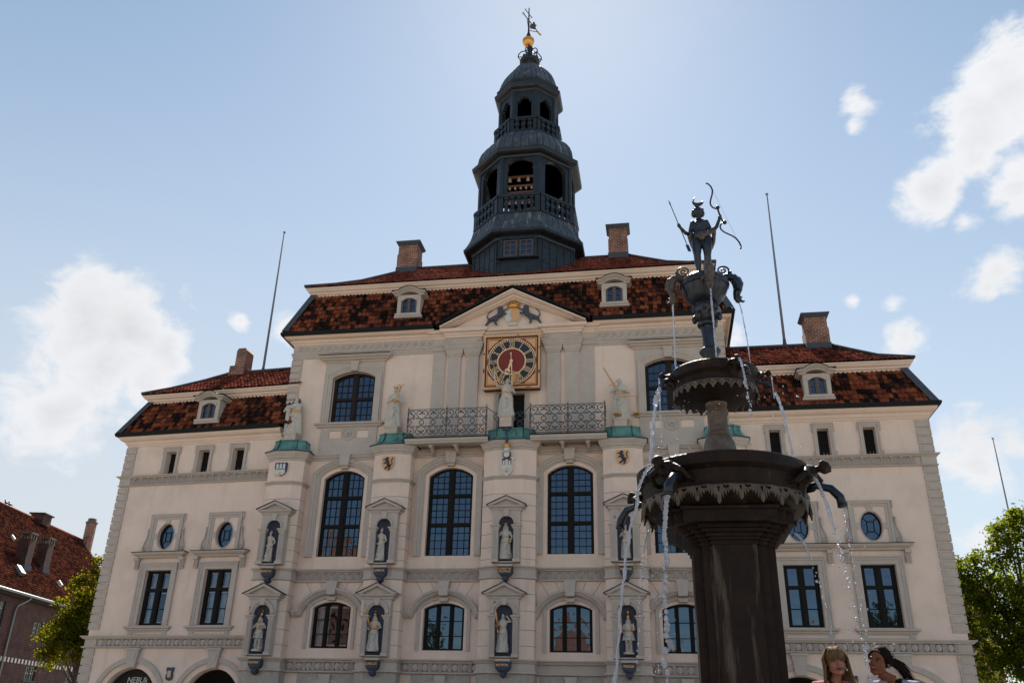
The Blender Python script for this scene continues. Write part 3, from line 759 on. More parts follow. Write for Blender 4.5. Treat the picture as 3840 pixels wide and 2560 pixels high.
def hand(ang, ln, w, tail, nm):
    g = G(); o_ = 0 if nm == 'hour_hand' else -.028; u, t = V(math.sin(ang), 0, math.cos(ang)), V(math.cos(ang), 0, -math.sin(ang)); c = V(CX, -.41, CZ)
    def pl(pts): g.prism([((c + t * a + u * b).x, (c + t * a + u * b).z) for a, b in pts], -.420 + o_, -.40 + o_)
    pl([(-w, 0), (w, 0), (w * .35, ln), (-w * .35, ln)]); pl([(-.012, -tail), (.012, -tail), (.012, 0), (-.012, 0)])
    for q in (.68, .86): 
        p = c + u * ln * q; g.prism(ell(p.x, p.z, w * 1.7, w * 1.7, 10), -.426 + o_, -.40 + o_)
    if nm == 'hour_hand':
        for sx_ in (-1, 1): pl([(sx_ * .10, ln * .62), (sx_ * .02, ln * .56), (sx_ * .02, ln * .74), (sx_ * .11, ln * .78)])
    p = c - u * tail
    if nm != 'hour_hand': g.prism(ell(p.x, p.z, .035, .035, 12), -.426 + o_, -.40 + o_)
    if nm != 'hour_hand': g.prism(ell(CX, CZ, .06, .06, 14), -.46, -.39)
    g.build(nm, 'giltlight', clk)
hand(math.radians(176), .80, .028, .30, 'minute_hand'); hand(math.radians(199), .60, .05, .02, 'hour_hand')

# balcony door ------------------------------------------------------------------
g = G(); g.prism(rect(-.49, .50, 11.28, 13.19), .16, .2); 
for k in range(8): g.obox((-.24 if k < 4 else .24, .15, 11.6 + (k % 4) * .45), V(.21, 0, .13 if k < 4 else -.13), V(0, .012, 0), V(-.02, 0, .03))
g.box(-.012, .012, .12, .16, 11.3, 13.18); g.build('balcony_door', 'frame_dk', hall)
g = G(); g.trim([(-.49, 11.25), (-.49, 13.19), (.5, 13.19), (.5, 11.25)], [(0, .02), (0, -.03), (.07, -.03), (.07, -.055), (.15, -.07), (.18, -.07), (.18, .02)]); g.build('door_surround', 'stone', hall)
# ---- windows of the middle block -------------------------------------------------
SUR = [(0, .02), (0, -.03), (.06, -.035), (.07, -.065), (.16, -.07), (.17, -.10), (.26, -.11), (.29, -.11), (.29, .02)]
SUR2 = [(.0, .02), (.0, -.05), (.04, -.07), (.05, -.10), (.12, -.11), (.13, -.15), (.20, -.17), (.215, -.20), (.25, -.20), (.25, .02)]
for c, h in UPW:
    w = window(hall, c, h, 12.3, 14.12, 14.37, 3, (12.78, 13.03, 13.62, 13.88) if False else (12.63, 12.95, 13.58, 13.87), 'frame_br', mull=(c,), trans=(13.28,), bw=.055, bar=.009)
    g = G(); pth = archpts(c, h, 12.22, 14.12, 14.37)
    g.trim(pth, [(0, .02), (0, -.05), (.07, -.055), (.08, -.08), (.17, -.085), (.18, -.11), (.25, -.12), (.27, -.12), (.27, .02)])
    # grey field, keystone, cornice, sill and apron
    fld = [(c - h - .34, 12.22), (c - h - .34, 14.75), (c + h + .34, 14.75), (c + h + .34, 12.22)] + archpts(c, h, 12.22, 14.12, 14.37)[::-1]
    g.prism(fld, -.06, .02)
    g.prism([(c - .13, 14.37), (c + .13, 14.37), (c + .18, 14.80), (c - .18, 14.80)], -.17, 0)
    g.sweep([(c - h - .36, 0), (c - h - .36, -.06), (c + h + .36, -.06), (c + h + .36, 0)], [(0, 14.75), (.04, 14.76), (.06, 14.82), (.14, 14.85), (.17, 14.90), (.25, 14.93), (.27, 15.0), (0, 15.02)])
    g.sweep([(c - h - .36, 0), (c - h - .36, -.06), (c + h + .36, -.06), (c + h + .36, 0)], [(0, 12.06), (.05, 12.07), (.08, 12.13), (.15, 12.16), (.15, 12.21), (0, 12.22)])
    g.prism(rect(c - h - .26, c + h + .26, 11.0, 12.07), -.05, .02, [rect(c - .80, c - .30, 11.63, 11.93), rect(c + .30, c + .80, 11.63, 11.93)])
    g.trim(ell(c, 11.78, .20, .20, 24)[::-1], [(0, -.04), (0, -.075), (.03, -.09), (.06, -.075), (.06, -.04)], closed=True)
    for k in range(8): g.ball((c + .085 * math.cos(k * PI / 4), -.07, 11.78 + .085 * math.sin(k * PI / 4)), .045, 8, 5, 1, .6, 1)
    g.ball((c, -.09, 11.78), .035, 8, 5)
    g.build('window_surround', 'stone', w)
    G().prism(archpts(c, h + .28, 14.92, 14.95, 14.951) if False else rect(c - h - .60, c + h + .60, 15.0, 15.025), -.35, 0).build('cover_flashing', 'gutter', w)
for i, (c, h, z) in enumerate(BIG):
    rows = []
    for a, b in ((z + .07, 8.23), (8.34, 9.30), (9.40, 10.36)):
        rows += [a + (b - a) * k / 3 for k in (1, 2)]
    if i in (1, 2): rows = [z + .3, z + .58, z + .84, 8.58, 8.82, 9.06, 9.62, 9.85, 10.08]
    w = window(hall, c, h, z, 10.05, 10.36, 3, rows, 'frame_dk', mull=(c,), trans=(8.29, 9.35), bw=.06, bar=.008, ft=.055)
    g = G(); o = archpts(c, h + .14, z - .02, 10.10, 10.50)
    g.trim(o, SUR2)
    g.prism([(c - .17, 10.5), (c + .17, 10.5), (c + .21, 10.93), (c - .21, 10.93)], -.24, 0); g.prism([(c - .13, 10.40), (c + .13, 10.40), (c + .15, 10.55), (c - .15, 10.55)], -.16, 0)
    g.build('window_surround', 'stone', w)
for i, (c, h, z) in enumerate(LOW):
    th = z + 1.55
    w = window(hall, c, h, z, z + 1.36, th, 1, (z + .48, z + .97), 'frame_dk', mull=(c - .235, c + .235), bw=.032, bar=.012, ft=.07, glass='glass2' if i in (0,) else 'glass')
    if i == 0:
        g = G()
        for k in (-1, 0, 1):
            x = c + k * .44; g.prism(rect(x - .17, x + .17, z + .1, z + 1.42), .27, .29, [rect(x - .13, x + .13, z + .14, z + 1.36)])
        g.build('inner_sash', 'whitebar', w); G().box(c - .65, c - .25, .36, .37, z + .1, z + 1.4).build('curtain', 'curtain', w)
    g = G(); o = [(c - h - .14, z - .02), (c - h - .14, z + 1.30)] + archpts(c, h + .14, z, z + 1.38, th + .14)[1:-1] + [(c + h + .14, z + 1.30), (c + h + .14, z - .02)]
    g.trim([(c - h - .10, z - .02)] + archpts(c, h + .10, z, z + 1.34, th + .12)[1:-1] + [(c + h + .10, z - .02)], [(0, .02), (0, -.03), (.03, -.05), (.12, -.055), (.13, .02)])
    # heavy arched hood on short imposts
    hood = archpts(c, 1.02, z + 1.2, z + 1.24, z + 1.80, 18)[1:-1]
    pth = [(c - 1.42, z + 1.03), (c - 1.10, z + 1.03)] + hood + [(c + 1.10, z + 1.03), (c + 1.42, z + 1.03)]
    if c - 1.42 < -7.7: pth[0] = (c - 1.35, z + 1.03)
    g.trim(pth, [(0, .02), (0, -.12), (.03, -.15), (.05, -.20), (.10, -.22), (.12, -.27), (.18, -.29), (.20, -.29), (.20, .02)])
    g.prism([(c - .15, z + 1.76), (c + .15, z + 1.76), (c + .20, 6.24), (c - .20, 6.24)], -.31, 0); g.prism([(c - .17, z + 1.70), (c + .17, z + 1.70), (c + .13, z + 1.58), (c - .13, z + 1.58)], -.20, 0)
    g.build('window_surround', 'stone', w)

# ---- wing windows ---------------------------------------------------------------
for (sm, tw, ov, tf) in ((LSM, LTW, LOV, LW), (RSM, RTW, ROV, None)):
    for a, b in sm:
        zt = 11.37 if tf else 11.43; g = G(tf); c = (a + b) / 2
        g.box(a, b, .28, .32, 10.46, zt); g.box(c - .015, c + .015, .26, .29, 10.46, zt); g.box(a, b, .26, .29, 10.9, 10.93); w = g.build('window', 'frame_dk', hall)
        g = G(tf); g.trim([(a, 10.44), (a, zt), (b, zt), (b, 10.44)], [(0, .02), (0, -.03), (.07, -.035), (.075, -.06), (.13, -.07), (.14, .02)])
        for x, s in ((a, -1), (b, 1)):
            x0, x1 = sorted((x + s * .14, x + s * .185)); g.box(x0, x1, -.055, .02, zt - .12, zt + .145); g.box(x0, x1, -.055, .02, 10.44, 10.6)
        g.sweep([(a - .16, 0), (b + .16, 0)], [(.02, zt + .12), (.06, zt + .13), (.10, zt + .16), (.10, zt + .18), (0, zt + .185)])
        g.build('window_surround', 'stone', w)
        g = G(tf)   # little iron spike fork on the sill
        x = c + .03; g.tube([(x - .06, .15, 10.6), (x - .04, .15, 10.5), (x, .15, 10.46), (x + .04, .15, 10.5), (x + .06, .15, 10.6)], .006, 4); g.build('bird_spikes', 'whitebar', w)
    for i, (a, b) in enumerate(tw):
        c = (a + b) / 2; h = (b - a) / 2
        w = window(hall, c, h, 4.80, 6.76, 6.76, 1, (5.38,), 'frame_dk', tf=tf, y=.2, mull=(c,), trans=(6.06,), bw=.05, bar=.014, ft=.08, glass='glass2' if tf else 'glass')
        if tf:
            g = G(tf); g2 = G(tf)
            for sx_ in (-1, 1):
                for z0, z1 in ((4.9, 5.98), (6.14, 6.66)):
                    x = c + sx_ * .25; g.prism(rect(x - .19, x + .19, z0, z1), .25, .28, [rect(x - .15, x + .15, z0 + .04, z1 - .04)])
                    if not (i == 0 and sx_ == 1 and z0 < 5): 
                        pts = [(x - .15 + .3 * k / 12, .34 + .015 * math.sin(k * 2.1)) for k in range(13)]
                        g2.add([(p, q, z0 + .04) for p, q in pts] + [(p, q, z1 - .04) for p, q in pts], [(k, k + 1, k + 14, k + 13) for k in range(12)], True)
            g.build('inner_sash', 'whitebar', w); g2.build('curtain', 'curtain', w)
        g = G(tf)
        g.trim([(a, 4.76), (a, 6.76), (b, 6.76), (b, 4.76)], [(0, .02), (0, -.02), (.04, -.03), (.13, -.035), (.14, -.06), (.20, -.07), (.22, -.10), (.26, -.10), (.26, .02)])
        g.sweep([(a - .30, 0), (a - .30, -.04), (b + .30, -.04), (b + .30, 0)], [(0, 4.60), (.04, 4.61), (.05, 4.66), (.12, 4.69), (.13, 4.75), (0, 4.77)])
        g.prism(rect(a - .26, b + .26, 4.42, 4.61), -.04, .02, [rect(a - .09, b + .09, 4.485, 4.56)])
        # hood on brackets
        hz = 7.36
        g.sweep([(a - .36, 0), (a - .36, -.06), (b + .36, -.06), (b + .36, 0)], [(0, hz - .16), (.06, hz - .15), (.08, hz - .10), (.16, hz - .07), (.22, hz - .02), (.24, hz + .02), (0, hz + .04)])
        for s in (-1, 1):
            x = c + s * (h + .42); g.prism(rect(x - .085, x + .085, 6.80, hz - .16), -.10, .02)
            for k in (-1, 0, 1): g.box(x + k * .05 - .014, x + k * .05 + .014, -.125, -.09, 6.84, hz - .30)
            g.box(x - .10, x + .10, -.19, .0, hz - .26, hz - .155)
        g.build('window_surround', 'stone', w)
        G(tf).box(a - .62, b + .62, -.31, 0, hz + .03, hz + .045).build('cover_flashing', 'gutter', w)
    for c in ov:
        g = G(tf); g.prism(ell(c, 8.02, .345, .485), .14, .2, [ell(c, 8.02, .29, .43)])
        g.prism(ell(c, 8.02, .15, .20, 8) if False else rect(c - .12, c + .12, 7.84, 8.20), .15, .19, [rect(c - .095, c + .095, 7.865, 8.175)])
        for sx_ in (-1, 1):
            for sz in (-1, 1): g.tube([(c + sx_ * .11, .17, 8.02 + sz * .17), (c + sx_ * .235, .17, 8.02 + sz * .31)], .016, 4)
        w = g.build('window', 'frame_dk', hall)
        p = G(tf); p.prism(ell(c, 8.02, .33, .47), .175, .18, back=False); k = 24; p.f = p.f[:-k]; p.sm = p.sm[:-k]; p.build('pane', 'glass', w, fix=False)
        g = G(tf)
        g.trim([(c - .50, 7.40), (c - .50, 8.66), (c + .50, 8.66), (c + .50, 7.40)], [(0, .02), (0, -.035), (.08, -.04), (.09, -.07), (.16, -.08), (.18, -.10), (.20, .02)])
        for s in (-1, 1):
            x = c + s * .70
            g.box(min(x, x + s * .04), max(x, x + s * .04), -.07, .02, 8.60, 8.86)
            vol = [(x + s * (.02 + .10 * (1 - t) * math.cos(8 * t + 1)) + s * .06, -.06, 7.54 + .10 * (1 - t) * math.sin(8 * t + 1)) for t in [q / 14 for q in range(14)]]
            g.tube(vol, .018, 5)
            g.tube([(x + s * .03, -.06, 8.22), (x + s * .05, -.06, 8.10), (x + s * .06, -.06, 7.95), (x + s * .13, -.06, 7.78), (x + s * .17, -.06, 7.62), (x + s * .15, -.06, 7.50)], [.035, .03, .02, .025, .025, .03], 6)
            g.prism([(x - s * .05, 7.40), (x + s * .18, 7.40), (x + s * .17, 7.62), (x + s * .07, 7.9), (x + s * .03, 8.2), (x - s * .05, 8.2)], -.045, .02); g.ball((x + s * .04, -.06, 8.27), .05, 8, 6)
        for s in (-1, 1): 
            x0, x1 = sorted((c + s * .35, c + s * .50)); g.prism([(x0, 7.94), (x1, 7.90), (x1, 8.14), (x0, 8.10)], -.028, .02)
        g.prism([(c - .08, 8.49), (c + .08, 8.49), (c + .12, 8.66), (c - .12, 8.66)], -.03, .02)
        g.trim(ell(c, 8.02, .345, .485, 28)[::-1], [(0, .02), (0, -.018), (.03, -.018), (.035, .02)], closed=True)
        g.build('window_surround', 'stone', w)

# emblem plaques between the arches
for x, tf in ((-12.02, LW), (10.98, None)):
    g = G(tf); z = 3.17
    out = [(x - .14, z + .18), (x - .08, z + .20), (x, z + .16), (x + .08, z + .20), (x + .14, z + .18), (x + .13, z + .06), (x + .10, z), (x + .14, z - .08), (x + .12, z - .2), (x, z - .25), (x - .12, z - .2), (x - .14, z - .08), (x - .10, z), (x - .13, z + .06)]
    g.prism(out[::-1], -.06, 0); o = g.build('wall_plaque', 'bluepaint', hall)
    g = G(tf); g.prism(rect(x - .07, x + .07, z - .14, z + .08), -.075, -.05); g.build('plaque_field', 'goldpaint' if not tf else 'stone', o)

# sign inside the first arch (white brushed lettering on dark glass)
g = G(LW); g.box(-14.6, -12.6, .36, .40, 2.2, 3.4); sg = g.build('shop_sign', 'room', hall)
tx = text_mesh('NEBUk', .28, -13.55, .345, 2.86, .004, shear=.15, tf=LW); link('sign_lettering', tx, 'white', sg)

# ---- turrets ---------------------------------------------------------------------
def tpath(c, hw, d=0.0):
    k = hw / .70; ff = .37 * k; b = .17 * k
    return [(c - hw, 0), (c - hw, -.50), (c - ff, -.50 - b), (c + ff, -.50 - b), (c + hw, -.50), (c + hw, 0)]
NAMES = [('SEVERITAS', 'IVSTINI'), ('CLEMENTIA', 'CAROLVS'), ('CLORIETTA\nADVERSAE', 'IVSTITIA'), ('VERITAS', 'FREDRI'), (None, None)]
def niche(tur, c, yf, lower):
    """pilaster-framed niche standing proud of the turret face"""
    hw = .485; z0, zs, za, oh = (3.72, 5.08, 5.37, .29) if lower else (6.74, 8.05, 8.31, .255)
    zt = 5.56 if lower else 8.52
    g = G(); hole = archpts(c, oh, z0 + .04, zs, za, 16)
    # front plate with the opening, plus sides
    y0 = yf - .22
    g.prism([(c - hw, z0 + .0), (c + hw, z0 + .0), (c + hw, zt), (c - hw, zt)], y0, yf + .02, [hole])
    pc = 5.0 if lower else 7.97
    for s in (-1, 1):
        x = c + s * (hw + oh) / 2; w2 = (hw - oh) / 2
        g.box(x - w2 + .02, x + w2 - .01, y0 - .08, y0 + .01, z0 + .12, pc - .12)
        for k in (-1, 0, 1): g.box(x + k * .05 - .013, x + k * .05 + .013, y0 - .10, y0 - .07, z0 + .16, pc - .16)
        g.box(x - w2 - .01, x + w2 + .01, y0 - .11, y0 + .01, z0, z0 + .11)
        g.sweep([(x - w2, y0 + .05), (x - w2, y0 - .08), (x + w2, y0 - .08), (x + w2, y0 + .05)], [(0, pc - .12), (.02, pc - .10), (.02, pc - .06), (.06, pc - .02), (.065, pc + .02), (0, pc + .025)])
    if lower:
        g.trim([(c + (oh + .02) * math.cos(PI - PI * k / 16), zs + .0 + (oh + .02) * math.sin(PI - PI * k / 16)) for k in range(17)], [(0, y0 + .01), (0, y0 - .03), (.05, y0 - .035), (.06, y0 - .07), (.13, y0 - .085), (.14, y0 + .01)])
    else:
        g.trim([(c + (oh + .01) * math.cos(PI - PI * k / 16), zs + (oh + .01) * math.sin(PI - PI * k / 16)) for k in range(17)], [(0, y0 + .01), (0, y0 - .04), (.055, y0 - .05), (.06, y0 + .01)])
    g.prism([(c - .065, za - .02), (c + .065, za - .02), (c + .11, zt), (c - .11, zt)], y0 - .09, y0)
    # pediment
    ph = .36 if lower else .31; pw = .72 if lower else .66
    g.sweep([(c - hw - .02, yf + .1), (c - hw - .02, y0), (c + hw + .02, y0), (c + hw + .02, yf + .1)], [(0, zt - .02), (.03, zt), (.05, zt + .06), (.12, zt + .09), (.14, zt + .15), (0, zt + .16)])
    zb = zt + .15
    g.prism([(c - pw + .08, zb), (c + pw - .08, zb), (c, zb + ph - .07)], y0 - .04, yf + .02)
    for s in (-1, 1):
        a = V(c + s * (pw + .02), 0, zb); b = V(c, 0, zb + ph); d = (a - b).normalized(); n = V(d.z, 0, -d.x) * (1 if s > 0 else -1)
        if n.z > 0: n = -n
        pts = [(a.x, a.z), (b.x, b.z), (b.x, b.z - .10), (a.x - s * .2, a.z)]
        if s > 0: pts = pts[::-1]
        g.prism(pts, y0 - .17, yf + .02)
    nch = g.build('niche', 'stone', tur)
    # blue concave lining
    g = G(); n = 10; base = []
    for zz in (z0 + .04, zs): base.append([(c + oh * math.cos(PI + PI * k / n) * 1.0, yf - .02 - 0 + .19 * abs(math.sin(PI * k / n)) - .20 + .02, zz) for k in range(n + 1)])
    g.add(base[0] + base[1], [(k, k + 1, k + n + 2, k + n + 1) for k in range(n)], True)
    top = []
    for j in range(5):
        t = PI / 2 * j / 4; top += [(c + oh * math.cos(PI + PI * k / n) * math.cos(t), yf - .20 + .19 * abs(math.sin(PI * k / n)) * math.cos(t), zs + (za - zs) * math.sin(t)) for k in range(n + 1)]
    g.add(top, [(j * (n + 1) + k, j * (n + 1) + k + 1, (j + 1) * (n + 1) + k + 1, (j + 1) * (n + 1) + k) for j in range(4) for k in range(n)], True)
    g.build('niche_lining', 'blue', tur, fix=False)
    g = G()   # dark covers on the pediment slopes
    for s in (-1, 1):
        a = V(c + s * (pw + .04), 0, zb + .005); b = V(c, 0, zb + ph + .008)
        g.add([(a.x, y0 - .20, a.z), (b.x, y0 - .20, b.z), (b.x, yf, b.z), (a.x, yf, a.z), (a.x, y0 - .20, a.z + .018), (b.x, y0 - .20, b.z + .018), (b.x, yf, b.z + .016), (a.x, yf, a.z + .016)], [(0, 1, 2, 3), (4, 5, 6, 7), (0, 1, 5, 4), (0, 3, 7, 4)])
    # wire bird spikes at the ends of the hood
    for s in (-1, 1):
        for k in range(5):
            x = c + s * (hw + .05 + .02 * k); g.tube([(x, y0 - .08, zb), (x + R.uniform(-.04, .04), y0 - .1 + R.uniform(-.03, .03), zb + R.uniform(.06, .13))], .0035, 3)
    g.build('hood_cover', 'gutter', tur)
    return y0
for ti, (c, hw) in enumerate(TUR):
    dz = (0, .14, .16, .12, .04)[ti]
    g = G(); pth = tpath(c, hw); g.plan(pth[::-1], 0, 10.95 + dz)
    yf = pth[2][1]
    tur = g.build('turret', 'plaster', hall)
    g = G(); pl = tpath(c, hw + .015); 
    # grey rusticated foot
    g.plan(tpath(c, hw + .02)[::-1], 0, 3.26); g.build('turret_base', 'base_stone', tur)
    g = G(); g.sweep(pth, [(a_, b_ + dz) for a_, b_ in [(0, 10.60), (.02, 10.61), (.03, 10.68), (.07, 10.70), (.09, 10.77), (.11, 10.79), (.15, 10.86), (.17, 10.93), (0, 10.96)]]); g.build('turret_cornice', 'stone', tur); g = G()
    g.sweep(pth, [(0, 9.68), (.03, 9.69), (.04, 9.73), (.08, 9.76), (.085, 9.80), (0, 9.82)]); g.build('string_course', 'stone', tur); g = G()
    g.sweep(pth, [(0, 6.66), (.11, 6.66), (.105, 6.62), (.06, 6.60), (.045, 6.56), (.02, 6.55), (.02, 6.31), (.06, 6.30), (.07, 6.26), (0, 6.23)]); g.build('turret_band', 'stone', tur); g = G()
    g.sweep(pth, [(0, 3.70), (.14, 3.69), (.135, 3.64), (.09, 3.61), (.07, 3.57), (.03, 3.55), (.03, 3.33), (.09, 3.31), (.10, 3.26), (0, 3.22)])
    g.build('turret_band', 'stone', tur)
    g = G()
    for z in (9.15, 8.75, 8.2, 7.75, 7.3, 6.9, 5.75, 5.2, 4.6, 4.1):
        o = offs(pth, False, .0015); g.tube([(x, y, z) for x, y in o], .006, 4)
    g.build('scored_plaster_pattern', 'maroon', tur)
    # copper cap
    g = G(); k = hw / .70
    prof = [(.19, 10.93), (.18, 10.98), (.07, 11.02), (-.02, 11.10), (-.07, 11.22), (-.10, 11.38), (-.07, 11.40), (-.07, 11.43), (-.13, 11.46), (-.3, 11.47)]; prof = [(a_, b_ + dz) for a_, b_ in prof]
    g.sweep(pth, prof); o = offs(pth, False, -.12); g.plan(o[::-1], 11.36 + dz, 11.46 + dz); cap = g.build('copper_cap', 'copper', tur)
    g = G(); o2 = offs(pth, False, .19); g.sweep(pth, [(.15, 10.935 + dz), (.205, 10.93 + dz), (.205, 10.955 + dz), (.15, 10.96 + dz)])
    for q in (2, 3): g.tube([(offs(pth, False, p[0] + .012)[q][0], offs(pth, False, p[0] + .012)[q][1], p[1]) for p in prof[:-1]], .014, 5)
    g.build('cap_edge', 'lead', tur)
    nc = c
    if ti < 5:
        y0 = niche(tur, nc, yf, False); niche(tur, nc, yf, True)
        for nm, zt, sc_ in ((NAMES[ti][0], 6.60, 1), (NAMES[ti][1], 3.60, 1)):
            if nm is None: continue
            r_ = .24 if ti == 2 else .21
            g = G(); zc = zt - .20
            out = [(nc - r_ * 1.05, zt), (nc - r_, zt - .20), (nc - r_ * .6, zt - .31), (nc - .07, zt - .35), (nc - .10, zt - .42), (nc, zt - .50), (nc + .10, zt - .42), (nc + .07, zt - .35), (nc + r_ * .6, zt - .31), (nc + r_, zt - .20), (nc + r_ * 1.05, zt), (nc, zt - .02)]
            g.prism(out[::-1] if False else out, y0 - .07, yf + .02); g.ball((nc, y0 - .06, zt - .2), r_ * .8, 12, 8, 1, .3, .7); g.ball((nc, y0 - .05, zt - .42), .06, 8, 6)
            pq = g.build('name_plaque', 'bluepaint', tur)
            G().box(nc - .24, nc + .24, y0 - .10, yf, zt + .0, zt + .07).build('plaque_ledge', 'stone', pq)
            ls = nm.split('\n')
            for li, s_ in enumerate(ls):
                t_ = text_mesh(s_, .085 if len(ls) > 1 else .105, nc, y0 - .135, zt - .12 - li * .085 - (0 if len(ls) > 1 else .03), .003)
                w_ = max(v.co.x for v in t_.vertices) - nc
                if w_ > r_ * .92:
                    for v in t_.vertices: v.co.x = nc + (v.co.x - nc) * r_ * .92 / w_
                link('plaque_lettering', t_, 'gold', pq)
TY = -.67
# shields on the turrets
def shield_pts(x, z, w, h): return [(x - w, z), (x + w, z), (x + w, z - h * .55), (x + w * .7, z - h * .85), (x, z - h), (x - w * .7, z - h * .85), (x - w, z - h * .55)][::-1]
g = G(); x = -8.53; g.prism(shield_pts(x, 10.50, .23, .50), TY - .09, TY + .01); s0 = g.build('coat_of_arms', 'bluepaint', hall)
g = G(); g.prism(shield_pts(x - .01, 10.25, .20, .24), TY - .105, TY - .08)
for k in (-1, 0, 1): g.box(x + k * .13 - .045, x + k * .13 + .045, TY - .105, TY - .08, 10.22, 10.42); g.prism([(x + k * .13 - .05, 10.42), (x + k * .13 + .05, 10.42), (x + k * .13, 10.48)], TY - .10, TY - .08)
g.build('castle_charge', 'white', s0); G().ball((x, TY - .1, 10.08), .05, 8, 6, 1, .5, 1).build('gate', 'gold', s0)
for x, fl in ((-4.40, -1), (4.12, -1)):
    g = G(); g.prism(shield_pts(x, 10.63, .22, .53), TY - .07, TY + .01); s1 = g.build('coat_of_arms', 'goldpaint', hall)
    g = G(); y = TY - .09
    g.tube([(x + .08, y, 10.26), (x - .0, y, 10.36), (x - .02, y, 10.46)], [.055, .06, .07], 7); g.ball((x - .03, y, 10.55), .06, 8, 6, 1.1, .6, .9)
    g.tube([(x - .02, y, 10.46), (x - .11, y, 10.52), (x - .17, y, 10.50)], [.03, .02, .025], 5); g.tube([(x, y, 10.40), (x - .10, y, 10.40), (x - .15, y, 10.36)], [.03, .02, .025], 5)
    g.tube([(x + .06, y, 10.28), (x - .03, y, 10.22), (x - .10, y, 10.16)], [.045, .03, .03], 5); g.tube([(x + .08, y, 10.26), (x + .08, y, 10.18), (x + .03, y, 10.12)], [.04, .025, .03], 5)
    g.tube([(x + .09, y, 10.28), (x + .17, y, 10.36), (x + .13, y, 10.48), (x + .18, y, 10.57)], [.02, .016, .016, .022], 5)
    g.build('lion_charge', 'bluepaint', s1)
# great arms on the middle turret
TYc = -.50 - .17 * .95 / .70; x = .03
g = G(); z = 10.42
out = [(x - .27, z), (x - .20, z + .06), (x - .1, z), (x + .1, z), (x + .2, z + .06), (x + .27, z), (x + .21, z - .15), (x + .22, z - .42), (x + .12, z - .58), (x, z - .68), (x - .12, z - .58), (x - .22, z - .42), (x - .21, z - .15)]
g.prism(out[::-1], TYc - .12, TYc); a0 = g.build('coat_of_arms', 'white', hall)
g = G(); g.prism([(x - .17, z - .02), (x + .17, z - .02), (x + .16, z - .27), (x - .16, z - .27)][::-1], TYc - .135, TYc - .1); g.build('shield_field', 'maroon', a0)
g = G(); 
for k in (-1, 0, 1): g.box(x + k * .105 - (.045 if k == 0 else .035), x + k * .105 + (.045 if k == 0 else .035), TYc - .155, TYc - .12, z - .28, z - (.06 if k == 0 else .11))
g.prism([(x - .17, z - .27), (x + .17, z - .27), (x + .17, z - .40), (x, z - .56), (x - .17, z - .40)][::-1], TYc - .15, TYc - .12); g.build('castle_charge', 'white', a0)
g = G(); g.box(x - .04, x + .04, TYc - .165, TYc - .14, z - .52, z - .36); g.ball((x, TYc - .16, z - .48), .03, 8, 5); g.build('gate', 'gold', a0)
g = G(); g.prism(shield_pts(x, z + .20, .14, .24), TYc - .20, TYc - .08); g.build('small_shield', 'bluepaint', a0)
g = G(); g.prism(shield_pts(x, z + .18, .105, .19), TYc - .215, TYc - .18); g.ball((x, TYc - .18, z + .30), .105, 12, 8, 1, .8, 1.1); g.build('helm', 'white', a0)
g = G(); g.lathe([(.09, z + .37), (.11, z + .38), (.105, z + .42), (.12, z + .46)], x, TYc - .18, 14)
for k in range(7): g.ball((x + .11 * math.cos(PI + k * PI / 6), TYc - .18 + .1 * math.sin(PI + k * PI / 6), z + .48), .03, 6, 5)
g.build('crown', 'gold', a0)
g = G(); g.tube([(x - .0, TYc - .2, z + .5), (x - .0, TYc - .24, z + .75), (x - .02, TYc - .26, z + .98)], [.045, .035, .05], 8); g.lathe([(.0, z + .95), (.14, z + 1.0), (.13, z + 1.04), (0, z + 1.12)], x - .02, TYc - .22, 12); g.build('crest', 'lionblue', a0)

